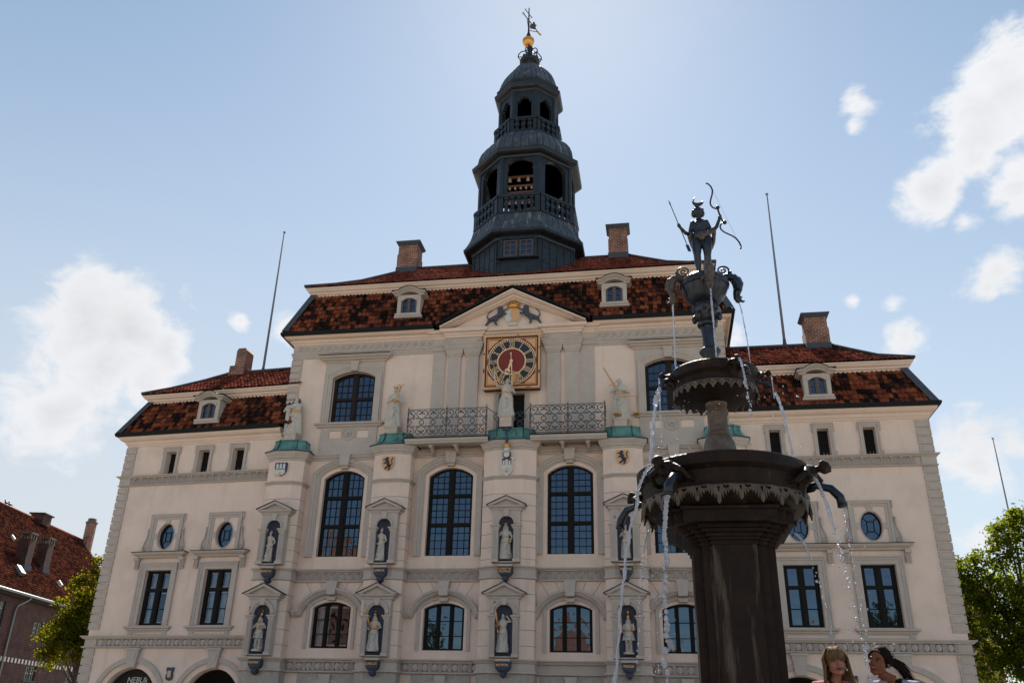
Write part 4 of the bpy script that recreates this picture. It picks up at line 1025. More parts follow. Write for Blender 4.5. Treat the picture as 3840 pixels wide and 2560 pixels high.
# ---- balcony --------------------------------------------------------------------
for s, (a, b) in ((-1, (-3.58, -.88)), (1, (1.06, 3.40))):
    g = G(); g.box(a - .2, b + .2, -.88, .0, 11.12, 11.22)
    g.sweep([(a - .2, -.82), (b + .2, -.82)], [(-.3, 11.05), (.0, 11.05), (.02, 11.07), (.03, 11.12), (.07, 11.14), (.08, 11.22), (.06, 11.245), (-.3, 11.25)])
    g.sweep([(a - .1, 0), (b + .1, 0)], [(0, 11.04), (.14, 11.02), (.14, 10.96), (.09, 10.93), (.08, 10.86), (.04, 10.84), (.03, 10.76), (0, 10.75)])
    for x in ((-2.86, -1.93) if s < 0 else (1.98, 2.90)):
        g.prism(rect(x - .07, x + .07, 10.80, 11.06), -.16, 0); g.tube([(x, -.16, 10.84), (x, -.25, 10.92), (x, -.55, 11.03)], [.05, .06, .05], 8); g.box(x - .09, x + .09, -.66, -.1, 11.0, 11.055); g.ball((x, -.62, 10.99), .06, 8, 6)
    slab = g.build('balcony_slab', 'stone', hall)
    G().box(a - .22, b + .22, -.93, -.0, 11.25, 11.275).build('balcony_edge', 'gutter', slab)
    posts = (-3.72, -2.26, -.77) if s < 0 else (.86, 2.22, 3.55); yb = -.86; zb, zt = 11.36, 12.36
    g = G(); gold = G()
    g.tube([(posts[0], yb, zt), (posts[2], yb, zt)], .016, 6); g.tube([(posts[0], yb, zb - .02), (posts[2], yb, zb - .02)], .012, 6)
    inn, otr = (posts[2], posts[0]) if s < 0 else (posts[0], posts[2])
    # returns: to the wall at the outer end, dipping round the turret at the inner end
    g.tube([(otr, yb, zt), (otr, -.02, zt)], .014, 6); g.tube([(otr, yb, zb), (otr, -.02, zb)], .012, 6)
    mx = .03
    g.tube([(inn, yb, zt), (inn + (mx - inn) * .28, yb + .22, zt - .13), (inn + (mx - inn) * .55, yb + .3, zt - .13), (mx, yb + .34, zt - .13)], .015, 6)
    for x in posts:
        g.tube([(x, yb, 11.2), (x, yb, 11.42), (x, yb, 11.48), (x, yb, 11.7), (x, yb, 11.76), (x, yb, 12.05), (x, yb, 12.12), (x, yb, 12.34), (x, yb, 12.40)], [.022, .036, .028, .04, .03, .044, .03, .036, .02], 8)
        for z in (11.46, 11.62, 11.78, 12.08, 12.3): gold.tube([(x, yb, z - .012), (x, yb, z + .012)], .043, 8)
        gold.ball((x, yb, 12.45), .04, 8, 6)
    def scroll(cx_, cz_, r, a0, turns, dr, w=.0165, yy=yb, n=20):
        pts = [(cx_ + r * (1 - dr * i / n) * math.cos(a0 + turns * i / n), yy, cz_ + r * (1 - dr * i / n) * math.sin(a0 + turns * i / n)) for i in range(n + 1)]
        g.tube(pts, w, 5)
    def heart(x, half=0, y_=yb):
        """upper heart, ring, lower inverted heart; half: only the right(+1)/left(-1) side"""
        for q in (1, -1):
            zc = (zt + zb) / 2
            for sd in ((-1, 1) if not half else (half,)):
                pts = []
                for i in range(22):
                    t = i / 21; a = -PI / 2 + t * 3.9
                    rr = .205 if t < .62 else .205 * (1 - (t - .62) * 2.0)
                    bx = .0 if t < .5 else 0
                    if t < .62: px = .205 * math.sin(min(t / .62, 1) * PI * .5) ** .8; pz = .10 + .25 * (t / .62)
                    else:
                        u = (t - .62) / .38; aa = u * 4.6; r2 = .115 * (1 - .62 * u); px = .09 + r2 * math.cos(aa); pz = .35 + r2 * math.sin(aa) * .9
                    pts.append((x + sd * px, y_, zc + q * (pz + .02)))
                g.tube(pts, .0165, 5); g.ball((pts[-1][0], y_, pts[-1][2]), .034, 6, 5)
                g.tube([(x + sd * .09, y_, zc + q * .17), (x + sd * .16, y_, zc + q * .14), (x + sd * .185, y_, zc + q * .165)], .014, 4); g.ball((x + sd * .185, y_, zc + q * .165), .030, 6, 5)
            if not half: g.tube([(x, y_, zc + q * .30), (x, y_, zc + q * .42)], [.006, .026], 5)
        if not half: g.tube([(x + .085 * math.cos(k * PI / 8), y_, (zt + zb) / 2 + .085 * math.sin(k * PI / 8)) for k in range(17)], .0165, 5)
        else: g.tube([(x + half * .085 * math.sin(k * PI / 8), y_, (zt + zb) / 2 + .085 * math.cos(k * PI / 8)) for k in range(9)], .0165, 5)
    for a_, b_ in zip(posts, posts[1:]):
        w_ = b_ - a_
        heart(a_ + .05, 1); heart(b_ - .05, -1); heart(a_ + w_ * .355); heart(a_ + w_ * .655)
    rail = g.build('railing', 'ironblue', slab); gold.build('gilt_collars', 'gold', rail)
g = G(); yb = -.52
def heart2(x):
    for q in (1, -1):
        for sd in (-1, 1):
            pts = []
            for i in range(22):
                t = i / 21
                if t < .62: px = .205 * math.sin(t / .62 * PI * .5) ** .8; pz = .10 + .22 * (t / .62)
                else: u = (t - .62) / .38; aa = u * 4.6; r2 = .115 * (1 - .62 * u); px = .09 + r2 * math.cos(aa); pz = .32 + r2 * math.sin(aa) * .9
                pts.append((x + sd * px, yb, 11.80 + q * pz))
            g.tube(pts, .0165, 5)
    g.tube([(x + .085 * math.cos(k * PI / 8), yb, 11.80 + .085 * math.sin(k * PI / 8)) for k in range(17)], .0165, 5)
for x in (-.36, .42): heart2(x)
g.build('balcony_rail_centre', 'ironblue', hall)
# ================================================================= ROOFS
def tile_roof(name, m, O, eu, en, curve, rows, w, lims, parent, tf=None, amp=.042, lift=.048, sub=5, seed=0, jit=.008, ug=0, skip=None):
    """pantiles: O eave origin, eu unit along the eave, en unit inwards (plan); curve: [(in, up)] slope profile;
       lims(t, inn) -> (u0, u1) along the eave at that height"""
    g = G(tf); g.uv = []
    L = [0]
    for a, b in zip(curve, curve[1:]): L.append(L[-1] + math.hypot(b[0] - a[0], b[1] - a[1]))
    T = L[-1]; rr = random.Random(seed)
    def at(t):
        d = min(max(t, 0), 1) * T
        for i in range(len(L) - 1):
            if d <= L[i + 1] + 1e-9:
                k = (d - L[i]) / (L[i + 1] - L[i]); a, b = curve[i], curve[i + 1]
                tx, tz = (b[0] - a[0]), (b[1] - a[1]); l = math.hypot(tx, tz)
                return a[0] + tx * k, a[1] + tz * k, (-tz / l, tx / l)
    prof = [(-.06, .0), (.10, .85), (.28, 1.0), (.46, .55), (.70, 0), (.94, .12)] if sub >= 5 else [(0, .1), (.25, 1.0), (.6, .1)]
    for j in range(rows):
        t0, t1 = j / rows, (j + 1.06) / rows
        i0, z0, n0 = at(t0); i1, z1, n1 = at(min(t1, 1.0))
        u0, u1 = lims(t0, i0); v0_, v1_ = lims(min(t1, 1), i1)
        k0 = int(math.floor(min(u0, v0_) / w)); k1 = int(math.ceil(max(u1, v1_) / w))
        for k in range(k0, k1):
            c0 = (k + .5) * w
            if c0 < max(u0, v0_) - w * .45 or c0 > min(u1, v1_) + w * .45: continue
            if skip and skip(O.x + eu.x * c0, (z0 + z1) / 2): continue
            dz = rr.uniform(-jit, jit); sh = rr.uniform(-jit, jit)
            vs = []; 
            for f, h in prof:
                u = (k + f) * w + sh
                for (ii, zz, nn, lf) in ((i0, z0, n0, lift), (i1, z1, n1, .0)):
                    hh = h * amp + lf + dz
                    p = O + eu * u + en * (ii + nn[0] * hh); vs.append((p.x, p.y, zz + nn[1] * hh))
            # drop the front lip
            n = len(prof); lip = []
            for q in range(n):
                f, h = prof[q]; u = (k + f) * w + sh; hh = h * amp + dz + lift - .028
                p = O + eu * u + en * (i0 + n0[0] * hh); lip.append((p.x, p.y, z0 + n0[1] * hh))
            fs = [(2 * q, 2 * q + 2, 2 * q + 3, 2 * q + 1) for q in range(n - 1)] + [(2 * n + q, 2 * n + q + 1, 2 * q + 2, 2 * q) for q in range(n - 1)]
            g.add(vs + lip, fs)
            g.uv += [(k + .5 + ug, j + .5)] * (4 * len(fs))
    # boarding below
    m_ = 10
    vs = []; 
    for i in range(m_ + 1):
        t = i / m_; ii, zz, nn = at(t); a, b = lims(t, ii)
        for u in (a, b):
            p = O + eu * u + en * (ii + .012); vs.append((p.x, p.y, zz - .012))
    if skip:
        nc_ = 60; vs = []; fs = []
        for i in range(m_ + 1):
            t = i / m_; ii, zz, nn = at(t); a, b = lims(t, ii)
            for c in range(nc_ + 1): p = O + eu * (a + (b - a) * c / nc_) + en * (ii + .012); vs.append((p.x, p.y, zz - .012))
        for i in range(m_):
            for c in range(nc_):
                k = i * (nc_ + 1) + c
                if not skip((vs[k][0] + vs[k + 1][0]) / 2, (vs[k][2] + vs[k + nc_ + 1][2]) / 2): fs.append((k, k + 1, k + nc_ + 2, k + nc_ + 1))
    else: fs = [(2 * i, 2 * i + 1, 2 * i + 3, 2 * i + 2) for i in range(m_)]
    g.add(vs, fs); g.uv += [(.5, -7.5)] * (4 * len(fs))
    return g.build(name, m, parent, fix=False)

def mansard(x0, x1, q, zf, zt, att, up, ridge, depth, tf, hips, rows1, rows2, w, parent, mats=('tile1', 'tile2'), skip=None):
    """x0,x1: wall edges; q overhang of the tile foot; hips: which ends are hipped (left,right)"""
    topi = .36 + q
    f = lambda t, ii, side: 0
    def lims(t, ii):
        return ((x0 - q + ii) if hips[0] else x0, (x1 + q - ii) if hips[1] else x1)
    r = tile_roof('mansard_roof', mats[0], V(0, -q, 0), V(1, 0, 0), V(0, 1, 0), [(0, zf), (topi, zt)], rows1, w, lims, parent, tf, skip=skip)
    for hside, on in ((-1, hips[0]), (1, hips[1])):
        if not on: continue
        xe = x0 if hside < 0 else x1
        O = V(xe + hside * q, 0, 0)
        tile_roof('hip_slope', mats[0], O, V(0, 1, 0), V(-hside, 0, 0), [(0, zf), (topi, zt)], rows1, w,
                  lambda t, ii: (-q + ii, depth), r, tf)
        # lead hip cover
        g = G(tf); 
        for k in range(7):
            ta, tb = k / 7, (k + 1) / 7
            def pt(t, o, dn): 
                ii = topi * t; return (xe + hside * (q - ii + dn + .05) , -q + ii - dn - .09, zf + (zt - zf) * t + .03)
            a, b = pt(ta, 0, .05), pt(tb, 0, .05)
            wd = .27; lf = .006 * (k % 2)
            g.add([a, b, (b[0] - hside * wd, b[1] + .005 - lf, b[2]), (a[0] - hside * wd, a[1] + .005 - lf, a[2])], [(0, 1, 2, 3)])
            g.add([a, b, (b[0] + hside * .01, b[1] + .25, b[2]), (a[0] + hside * .01, a[1] + .25, a[2])], [(0, 1, 2, 3)])
            g.ball((a[0] * .5 + b[0] * .5 - hside * .13, a[1] * .5 + b[1] * .5 - .01, (a[2] + b[2]) / 2), .02, 6, 4)
        g.build('hip_flashing', 'flash', r, fix=False)
    # attic cornice
    s = topi - q - .02
    pth = ([(x0 + s, depth)] if hips[0] else []) + [((x0 + s) if hips[0] else x0, s), ((x1 - s) if hips[1] else x1, s)] + ([(x1 - s, depth)] if hips[1] else [])
    G(tf).sweep(pth, [(0, zt - .06), (.03, zt - .04), (.04, zt + .01), (.10, zt + .03), (.11, zt + .09), (.13, zt + .10), (.20, zt + .14), (.24, zt + .21), (.27, zt + .22), (.28, zt + .27), (-.1, zt + .24)]).build('attic_cornice', 'cornice', r)
    # upper roof
    o2 = -(s - .32)        # overhang relative to wall
    ze = zt + .30
    cur = [(0, ze)] + [(a + o2, b) for a, b in up]
    def lims2(t, ii): return ((x0 - o2 + ii) if hips[0] else x0, (x1 + o2 - ii) if hips[1] else x1)
    r2 = tile_roof('upper_roof', mats[1], V(0, -o2, 0), V(1, 0, 0), V(0, 1, 0), cur, rows2, w * .95, lims2, parent, tf, amp=.028, lift=.03, seed=3, ug=500)
    for hside, on in ((-1, hips[0]), (1, hips[1])):
        if not on: continue
        xe = x0 if hside < 0 else x1
        tile_roof('hip_slope', mats[1], V(xe + hside * o2, 0, 0), V(0, 1, 0), V(-hside, 0, 0), cur, rows2, w * .95,
                  lambda t, ii: (-o2 + ii, max(2 * (cur[-1][0]) - ii, -o2 + ii + .01)), r2, tf, seed=4)
        g = G(tf); pts = [(xe + hside * (o2 - ii), -o2 + ii, zz + .05) for ii, zz in cur]
        g.tube(pts, .06, 6); g.build('hip_ridge', 'flash', r2)
    xr0 = (x0 - o2 + cur[-1][0]) if hips[0] else x0; xr1 = (x1 + o2 - cur[-1][0]) if hips[1] else x1; yr = -o2 + cur[-1][0]
    g = G(tf); g.tube([(xr0, yr, cur[-1][1] + .04), (xr1, yr, cur[-1][1] + .04)], .07, 6)
    g.build('ridge', 'flash', r2)
    g = G(tf); zr = cur[-1][1]; yb_ = yr * 2 + o2 + .2
    g.add([(xr0, yr, zr), (xr1, yr, zr), (x1 if not hips[1] else x1 + o2, yb_, ze), (x0 if not hips[0] else x0 - o2, yb_, ze)], [(0, 1, 2, 3)]); g.build('rear_slope', 'tile_u', r2, fix=False)
    g = G(tf); g.box(x0 + (.5 if hips[0] else 0), x1 - (.5 if hips[1] else 0), .50, 6.5, zf - .6, zt + .22); g.build('roof_space', 'room', r)
    return r, r2

mr, mr2 = mansard(XL, XR, .36, 16.07, 18.05, None, [(.96, 18.90), (1.8, 19.47), (2.63, 20.17), (3.45, 20.88)], None, 7.2, None, (1, 1), 9, 17, .160, hall, skip=lambda x, z: abs(x - .02) < 3.0 and z < 17.46 - abs(x - .02) * .52)
mansard(WL, XL + .4, .31, 12.13, 13.65, None, [(.79, 14.43), (1.72, 15.10), (2.40, 15.66)], None, 7, LW, (1, 0), 7, 11, .165, hall, ('tile1', 'tile_u'))
mansard(XR - .4, WR, .28, 12.16, 13.66, None, [(.98, 14.50), (1.75, 15.12), (2.38, 15.66)], None, 7, None, (0, 1), 7, 11, .165, hall, ('tile1', 'tile_u'))

# dormers -----------------------------------------------------------------------
def dormer(c, z, hw, yf, tf, zt):
    """z sill line, zt crown of the curved hood"""
    g = G(tf); h = zt - z; hb = z + h * .80
    hole = archpts(c, hw * .56, z + .16, z + h * .56, z + h * .68, 10)
    g.prism([(c - hw * .83, z + .04), (c + hw * .83, z + .04), (c + hw * .83, hb), (c - hw * .83, hb)], yf, yf + .06, [hole])
    for s in (-1, 1):
        x0, x1 = sorted((c + s * hw * .83, c + s * (hw * .83 - .05))); g.box(x0, x1, yf + .05, yf + 1.1, z, hb)
    g.box(c - hw * .92, c + hw * .92, yf - .08, yf + .1, z + .03, z + .12); g.box(c - hw * .98, c + hw * .98, yf - .04, yf + .25, z - .05, z + .03)
    g.trim([(a, b) for a, b in hole[1:-1]], [(0, yf + .02), (0, yf - .02), (.05, yf - .035), (.07, yf - .035), (.07, yf + .02)])
    d = g.build('dormer', 'stone', hall)
    # curved hood swept as an arch with flat ends
    g = G(tf); n = 16; crv = []
    for i in range(n + 1):
        u = -1 + 2 * i / n; x = c + u * hw; k = max(0, 1 - (abs(u) / .74) ** 2); crv.append((x, hb - .02 + (h * .15) * (k ** .8)))
    for o0, o1, y in ((-.02, .05, yf - .06), (.05, .10, yf - .13), (.10, .15, yf - .19)):
        low = [(x, zz + o0) for x, zz in crv]; hi = [(x, zz + o1) for x, zz in crv]
        g.prism(low + hi[::-1], y, yf + .9)
    for s in (-1, 1):
        x0, x1 = sorted((c + s * hw, c + s * (hw + .09))); g.box(x0, x1, yf - .15, yf + .9, hb + .04, hb + .12); x0, x1 = sorted((c + s * hw, c + s * (hw + .04))); g.box(x0, x1, yf - .08, yf + .9, hb - .03, hb + .04)
    g.build('dormer_hood', 'stone', d)
    g = G(tf); lo = [(x, zz + .153) for x, zz in crv]; hi = [(x, zz + .175) for x, zz in crv]; g.prism([(c - hw - .12, lo[0][1])] + lo + [(c + hw + .12, lo[-1][1]), (c + hw + .12, hi[-1][1])] + hi[::-1] + [(c - hw - .12, hi[0][1])], yf - .22, yf + .95)
    g.build('dormer_cover', 'gutter', d)
    w = window(d, c, hw * .56, z + .16, z + h * .56, z + h * .68, 1, (z + h * .42,), 'frame_dorm', tf=tf, y=yf + .07, mull=(c,), bw=.03, bar=.014, ft=.04)
dormer(-4.22, 16.53, .58, -.34, None, 17.74); dormer(3.98, 16.53, .58, -.34, None, 17.74)
dormer(-12.18, 12.42, .56, -.30, LW, 13.60); dormer(11.02, 12.44, .56, -.32, None, 13.62)

# chimneys ----------------------------------------------------------------------
def chimney(x0, x1, y0, y1, z0, z1, cap=True, step=None, tf=None, parent=hall, m='brick_ch', capm='flash'):
    g = G(tf); g.box(x0, x1, y0, y1, z0, z1 - (.16 if cap else .0))
    if step: g.box(x0 - .22, x1 + .02, y0 - .03, y1 + .03, z0, step)
    else: g.box(x0 - .03, x1 + .03, y0 - .03, y1 + .03, z0, z0 + (z1 - z0) * .52)
    if not cap: g.prism([(x0, z1), (x1, z1), (x1 - .07, z1 + .12), (x0 + .07, z1 + .12)], y0, y1)
    ch = g.build('chimney', m, parent)
    if cap:
        c = [(x0, y0), (x1, y0), (x1, y1), (x0, y1)]
        g = G(tf); g.sweep(c, [(0, z1 - .17), (.06, z1 - .12), (.12, z1 - .04), (.13, z1), (-.2, z1 + .02)], closed=True); g.plan(c, z1 - .01, z1 + .015); g.build('chimney_cap', capm, ch)
    g = G(tf); g.box(x0 - .05, x1 + .05, y0 - .07, y1 + .05, z0 - .25, z0 + .05); g.build('chimney_flashing', 'flash', ch)
    return ch
chimney(-6.02, -5.12, 3.1, 3.9, 20.75, 22.16); chimney(3.66, 4.46, 3.2, 3.9, 20.85, 22.35)
chimney(11.32, 12.16, 2.1, 2.8, 15.58, 16.92); chimney(-13.0, -12.52, 2.2, 2.8, 15.2, 16.66, cap=False, step=15.95, tf=LW)

# flagpoles ---------------------------------------------------------------------
def flagpole(x, y, z0, z1, label, r=.055, dx=0):
    t = empty('flagpole', (x, y, z0), label, 'flagpole', 'grey flagpoles')
    G().tube([(x, y, z0), (x + dx * .5, y, z0 + (z1 - z0) * .5), (x + dx, y, z1)], [r, r * .8, r * .55], 10).build('pole', 'pole', t)
    g = G(); g.ball((x + dx, y, z1 + .03), r * 1.3, 8, 6, 1, 1, .5); g.build('finial', 'pole', t)
    g = G(); g.lathe([(r * 1.5, z0 - .1), (r * 1.5, z0 + .05), (r * 1.2, z0 + .1), (r * 1.2, z0 + .22), (r, z0 + .24)], x, y, 10); g.build('socket', 'flash', t)
flagpole(-11.52, 2.5, 15.6, 22.75, 'slim grey flagpole on the left wing ridge beside the small brick chimney')
flagpole(10.52, 2.4, 15.75, 22.85, 'slim grey flagpole on the right wing ridge left of the capped brick chimney')
flagpole(20.3, 10.2, 6, 14.1, 'distant bare flagpole rising behind the trees at the far right', .045)

# ================================================================= TOWER
tx, ty = -.10, 3.5
g = G(); g.oct([(2.25, 17.5), (2.25, 20.9)], tx, ty); tw = g.build('tower', 'lead', hall)
A8 = lambda a: 1 / math.cos(PI / 8)
def face_dir(k):
    a = -PI / 2 + k * PI / 4; return V(math.cos(a), math.sin(a), 0), V(-math.sin(a), math.cos(a), 0)
g = G()
for k in range(8):     # standing seams and lap joints of the lead cladding
    n, t = face_dir(k); c = V(tx, ty, 0)
    hwf = 2.25 * math.tan(PI / 8)
    for i in range(-2, 3):
        if k == 0 and abs(i) < 2: z1 = 19.8
        else: z1 = 20.85
        p = c + n * 2.255 + t * (i * hwf * .42); g.obox(p + V(0, 0, (18.2 + z1) / 2), n * .018, t * .014, V(0, 0, (z1 - 18.2) / 2))
        for q in range(3):
            if k == 0 and q > 1: continue
            pz = 18.9 + q * .75 + (i % 2) * .28
            if pz < z1: g.obox(p + t * hwf * .21 + V(0, 0, pz), n * .009, t * hwf * .2, V(0, 0, .008))
for k in range(8):
    n, t = face_dir(k); e = V(tx, ty, 0) + n * 2.25 + t * 2.25 * math.tan(PI / 8); g.obox(e + V(0, 0, 19.4), n * .03, t * .03, V(0, 0, 1.5))
g.build('lead_seams', 'lead', tw)
g = G(); g.oct([(2.25, 20.72), (2.30, 20.74), (2.33, 20.84), (2.45, 20.88), (2.58, 20.90), (2.66, 20.95), (2.67, 21.08), (2.60, 21.12)], tx, ty)
g.build('lower_cornice', 'lead', tw)
g = G(); g.oct([(2.62, 21.11), (2.50, 21.35), (2.38, 21.65), (2.30, 22.0), (2.27, 22.1), (2.2, 22.12)], tx, ty)
for k in range(8):
    n, t = face_dir(k)
    for i in range(-3, 4):
        pts = [V(tx, ty, z) + n * (a + .005) + t * (i * a * .13) for a, z in ((2.62, 21.12), (2.50, 21.35), (2.38, 21.65), (2.30, 22.0))]; g.tube(pts, .012, 4)
g.build('lead_skirt', 'lead_lt', tw)
# window in the tower front
g = G(); 
for s in (-1, 1):
    x = tx + .02 + s * .345
    g.prism(rect(x - .30, x + .30, 19.88, 20.68), 1.17, 1.26, [rect(x - .235, x + .235, 19.95, 20.62)])
    g.box(x - .018, x + .018, 1.18, 1.22, 19.95, 20.62)
    for z in (20.17, 20.40): g.box(x - .235, x + .235, 1.182, 1.218, z - .014, z + .014)
w = g.build('tower_window', 'frame_dorm', tw)
p = G(); p.add([(tx - .6, 1.215, 19.9), (tx + .64, 1.215, 19.9), (tx + .64, 1.215, 20.66), (tx - .6, 1.215, 20.66)], [(0, 1, 2, 3)]); p.build('pane', 'glass', w, fix=False)
g = G(); g.prism(rect(tx - .78, tx + .82, 19.80, 20.86), 1.12, 1.26, [rect(tx - .645, tx - .01, 19.87, 20.70), rect(tx + .05, tx + .69, 19.87, 20.70)]); g.box(tx - .86, tx + .9, 1.05, 1.26, 19.76, 19.83); g.build('window_casing', 'lead', w)

def arcade(a, z0, z1, hw, zs, za, th=.22, m='lead', nm='arcade', lobes=False):
    """octagonal lantern storey: each side a wall plate with an arched opening"""
    fh = a * math.tan(PI / 8); g = G()
    for k in range(8):
        n, t = face_dir(k)
        o = G()
        if lobes:
            hole = [(-hw, z0 + .02), (-hw, zs), (-hw * 1.0, zs + .02)] + [(-hw * .72 + hw * .38 * math.cos(q), zs + .06 + hw * .45 * math.sin(q)) for q in [PI * .95, PI * .7, PI * .45]] + \
                   [(hw * .62 * math.cos(q), za - hw * .62 + hw * .62 * math.sin(q)) for q in [PI * .85, PI * .7, PI * .5, PI * .3, PI * .15]] + [(hw * .72 + hw * .38 * math.cos(q), zs + .06 + hw * .45 * math.sin(q)) for q in [PI * .55, PI * .3, PI * .05]] + [(hw, zs + .02), (hw, zs), (hw, z0 + .02)]
        else:
            hole = [(-hw, z0 + .02), (-hw, zs - .08), (-hw * .93, zs - .04), (-hw, zs)] + [(hw * math.cos(PI - PI * q / 12), zs + (za - zs) * (math.sin(PI * q / 12) ** .8)) for q in range(1, 12)] + [(hw, zs), (hw * .93, zs - .04), (hw, zs - .08), (hw, z0 + .02)]
        o.prism(rect(-fh, fh, z0, z1), 0, th, [hole])
        for s in (-1, 1): x0, x1 = sorted((s * fh * 1.02, s * (fh - .12))); o.box(x0, x1, -.035, .03, z0, z1 - .05)
        o.box(-fh, fh, -.03, .02, z1 - .10, z1)
        mtx = Matrix(((t.x, -n.x, 0, tx + n.x * a), (t.y, -n.y, 0, ty + n.y * a), (0, 0, 1, 0), (0, 0, 0, 1)))
        g.merge(o, mtx)
    return g.build(nm, m, tw)
def balustrade(a, z0, z1, cnt, post, nm='balustrade'):
    fh = a * math.tan(PI / 8); g = G()
    for k in range(8):
        n, t = face_dir(k); c = V(tx, ty, 0) + n * a
        def B(u, hw_, zz0, zz1, d=.06, o=0): g.obox(c + t * u + n * o + V(0, 0, (zz0 + zz1) / 2), t * hw_, n * d, V(0, 0, (zz1 - zz0) / 2))
        B(0, fh, z1 - .13, z1, .10); B(0, fh * .98, z1 - .17, z1 - .12, .06); B(0, fh, z0, z0 + .08, .08)
        for s in (-1, 1): B(s * (fh - post / 2), post / 2, z0, z1 - .1, .07)
        ww = 2 * (fh - post)
        for i in range(cnt):
            u = -ww / 2 + ww * (i + .5) / cnt; h = z1 - z0 - .2; b = z0 + .06; r_ = ww / cnt * .33
            for (f0, f1, rr) in ((0, .16, .9), (.16, .24, .5), (.24, .38, .75), (.38, .62, 1.05), (.62, .76, .75), (.76, .84, .5), (.84, 1, .9)):
                B(u, r_ * rr, b + h * f0, b + h * f1, r_ * rr)
    return g.build(nm, 'lead', tw)
balustrade(2.23, 22.1, 23.06, 5, .22)
arcade(2.12, 22.6, 25.22, .58, 24.62, 25.10)
arcade(2.10, 22.1, 22.62, .50, 22.3, 22.3001, .1, nm='parapet_backing') if False else None
g = G(); g.oct([(2.0, 22.05), (2.0, 22.12)], tx, ty); g.oct([(2.0, 25.12), (2.0, 25.2)], tx, ty); g.build('belfry_floor', 'lead_dk', tw)
g = G(); g.oct([(2.14, 25.12), (2.17, 25.14), (2.20, 25.22), (2.36, 25.25), (2.44, 25.30), (2.47, 25.36), (2.48, 25.48), (2.40, 25.52)], tx, ty); g.build('middle_cornice', 'lead', tw)
dome = [(2.22, 25.5), (2.22, 25.8), (2.18, 26.1), (2.08, 26.4), (1.90, 26.7), (1.68, 26.95), (1.52, 27.08), (1.3, 27.1)]
g = G(); g.oct(dome, tx, ty); md = g.build('middle_dome', 'lead_lt', tw)
g = G()
for k in range(8):
    n, t = face_dir(k)
    for i in (-2, -1, 0, 1, 2, 2.4):
        g.tube([V(tx, ty, z) + n * (a + .004) + t * (i * a * .172) for a, z in dome[:-1]], .015, 4)
g.build('dome_seams', 'lead', md)
balustrade(1.50, 27.05, 27.86, 3, .17)
arcade(1.36, 27.5, 29.66, .34, 28.80, 29.26, .18, lobes=True)
g = G(); g.oct([(1.25, 27.05), (1.25, 27.12)], tx, ty); g.oct([(1.25, 29.55), (1.25, 29.6)], tx, ty); g.build('lantern_floor', 'lead_dk', tw)
g = G(); g.oct([(1.38, 29.55), (1.40, 29.58), (1.42, 29.66), (1.54, 29.72), (1.60, 29.80), (1.62, 29.95), (1.54, 30.02), (1.48, 30.06), (1.48, 30.16), (1.52, 30.20), (1.52, 30.26), (1.40, 30.30)], tx, ty); g.build('upper_cornice', 'lead', tw)
dome = [(1.42, 30.26), (1.38, 30.5), (1.30, 30.8), (1.17, 31.15), (.98, 31.5), (.74, 31.85), (.50, 32.12), (.36, 32.3), (.33, 32.5), (.30, 32.55)]
g = G(); g.oct(dome, tx, ty); md = g.build('upper_dome', 'lead_lt', tw)
g = G()
for k in range(8):
    n, t = face_dir(k)
    for i in (-1.3, 0, 1.3, 2.4): g.tube([V(tx, ty, z) + n * (a + .004) + t * (i * a * .172) for a, z in dome[:-1]], .013, 4)
g.build('dome_seams', 'lead', md)
g = G(); g.lathe([(.36, 32.5), (.20, 32.75), (.14, 33.0), (.13, 33.3), (.17, 33.45), (.12, 33.58)], tx, ty, 12)
for k in range(6):
    a = k * PI / 3 + .3; d = V(math.cos(a), math.sin(a), 0); c = V(tx, ty, 0)
    g.tube([c + d * .30 + V(0, 0, 32.5), c + d * .55 + V(0, 0, 32.72), c + d * .60 + V(0, 0, 32.98), c + d * .45 + V(0, 0, 33.2), c + d * .16 + V(0, 0, 33.32)], .028, 5)
    g.tube([c + d * .2 + V(0, 0, 33.1), c + d * .38 + V(0, 0, 32.85), c + d * .56 + V(0, 0, 32.86)], .03, 5); g.ball(c + d * .58 + V(0, 0, 32.85), .055, 6, 5)
    d2 = V(math.cos(a + PI / 6), math.sin(a + PI / 6), 0); g.tube([c + d2 * .38 + V(0, 0, 32.5), c + d2 * .45 + V(0, 0, 32.7), c + d2 * .38 + V(0, 0, 32.88)], [.05, .03, .05], 5)
g.lathe([(.50, 32.48), (.52, 32.6), (.46, 32.6)], tx, ty, 18)
g.build('crown_finial', 'lead', tw)
bx = tx - .09
g = G(); g.ball((bx, ty, 33.93), .29, 20, 12, 1, 1, 1.08); g.lathe([(.285, 34.0), (.31, 34.01), (.31, 34.05), (.285, 34.06)], bx, ty, 20); g.build('gilded_ball', 'gold', tw)
g = G(); g.tube([(bx, ty, 34.2), (bx, ty, 34.4), (bx, ty, 34.6), (bx, ty, 36.2)], [.16, .11, .05, .028], 8)
def rod(a, b, r=.02): g.tube([(bx + a[0], ty, a[1]), (bx + b[0], ty, b[1])], r, 5)
rod((-.29, 35.93), (.62, 34.30), .026); rod((-.18, 36.18), (.13, 35.62), .022); rod((.03, 34.72), (.52, 34.52), .02); rod((-.10, 35.5), (-.02, 34.9), .018)
vn = g.build('weathervane', 'iron', tw)
g = G(); 
for a, z, r_ in ((-.30, 35.95, .06), (-.19, 36.2, .045), (0, 36.24, .045), (.14, 35.60, .045), (-.03, 35.35, .04), (.62, 34.35, .05), (.52, 34.48, .05)): g.ball((bx + a, ty, z), r_, 8, 6, 1, 1, 1.25)
g.build('gilt_buds', 'goldpaint', vn)
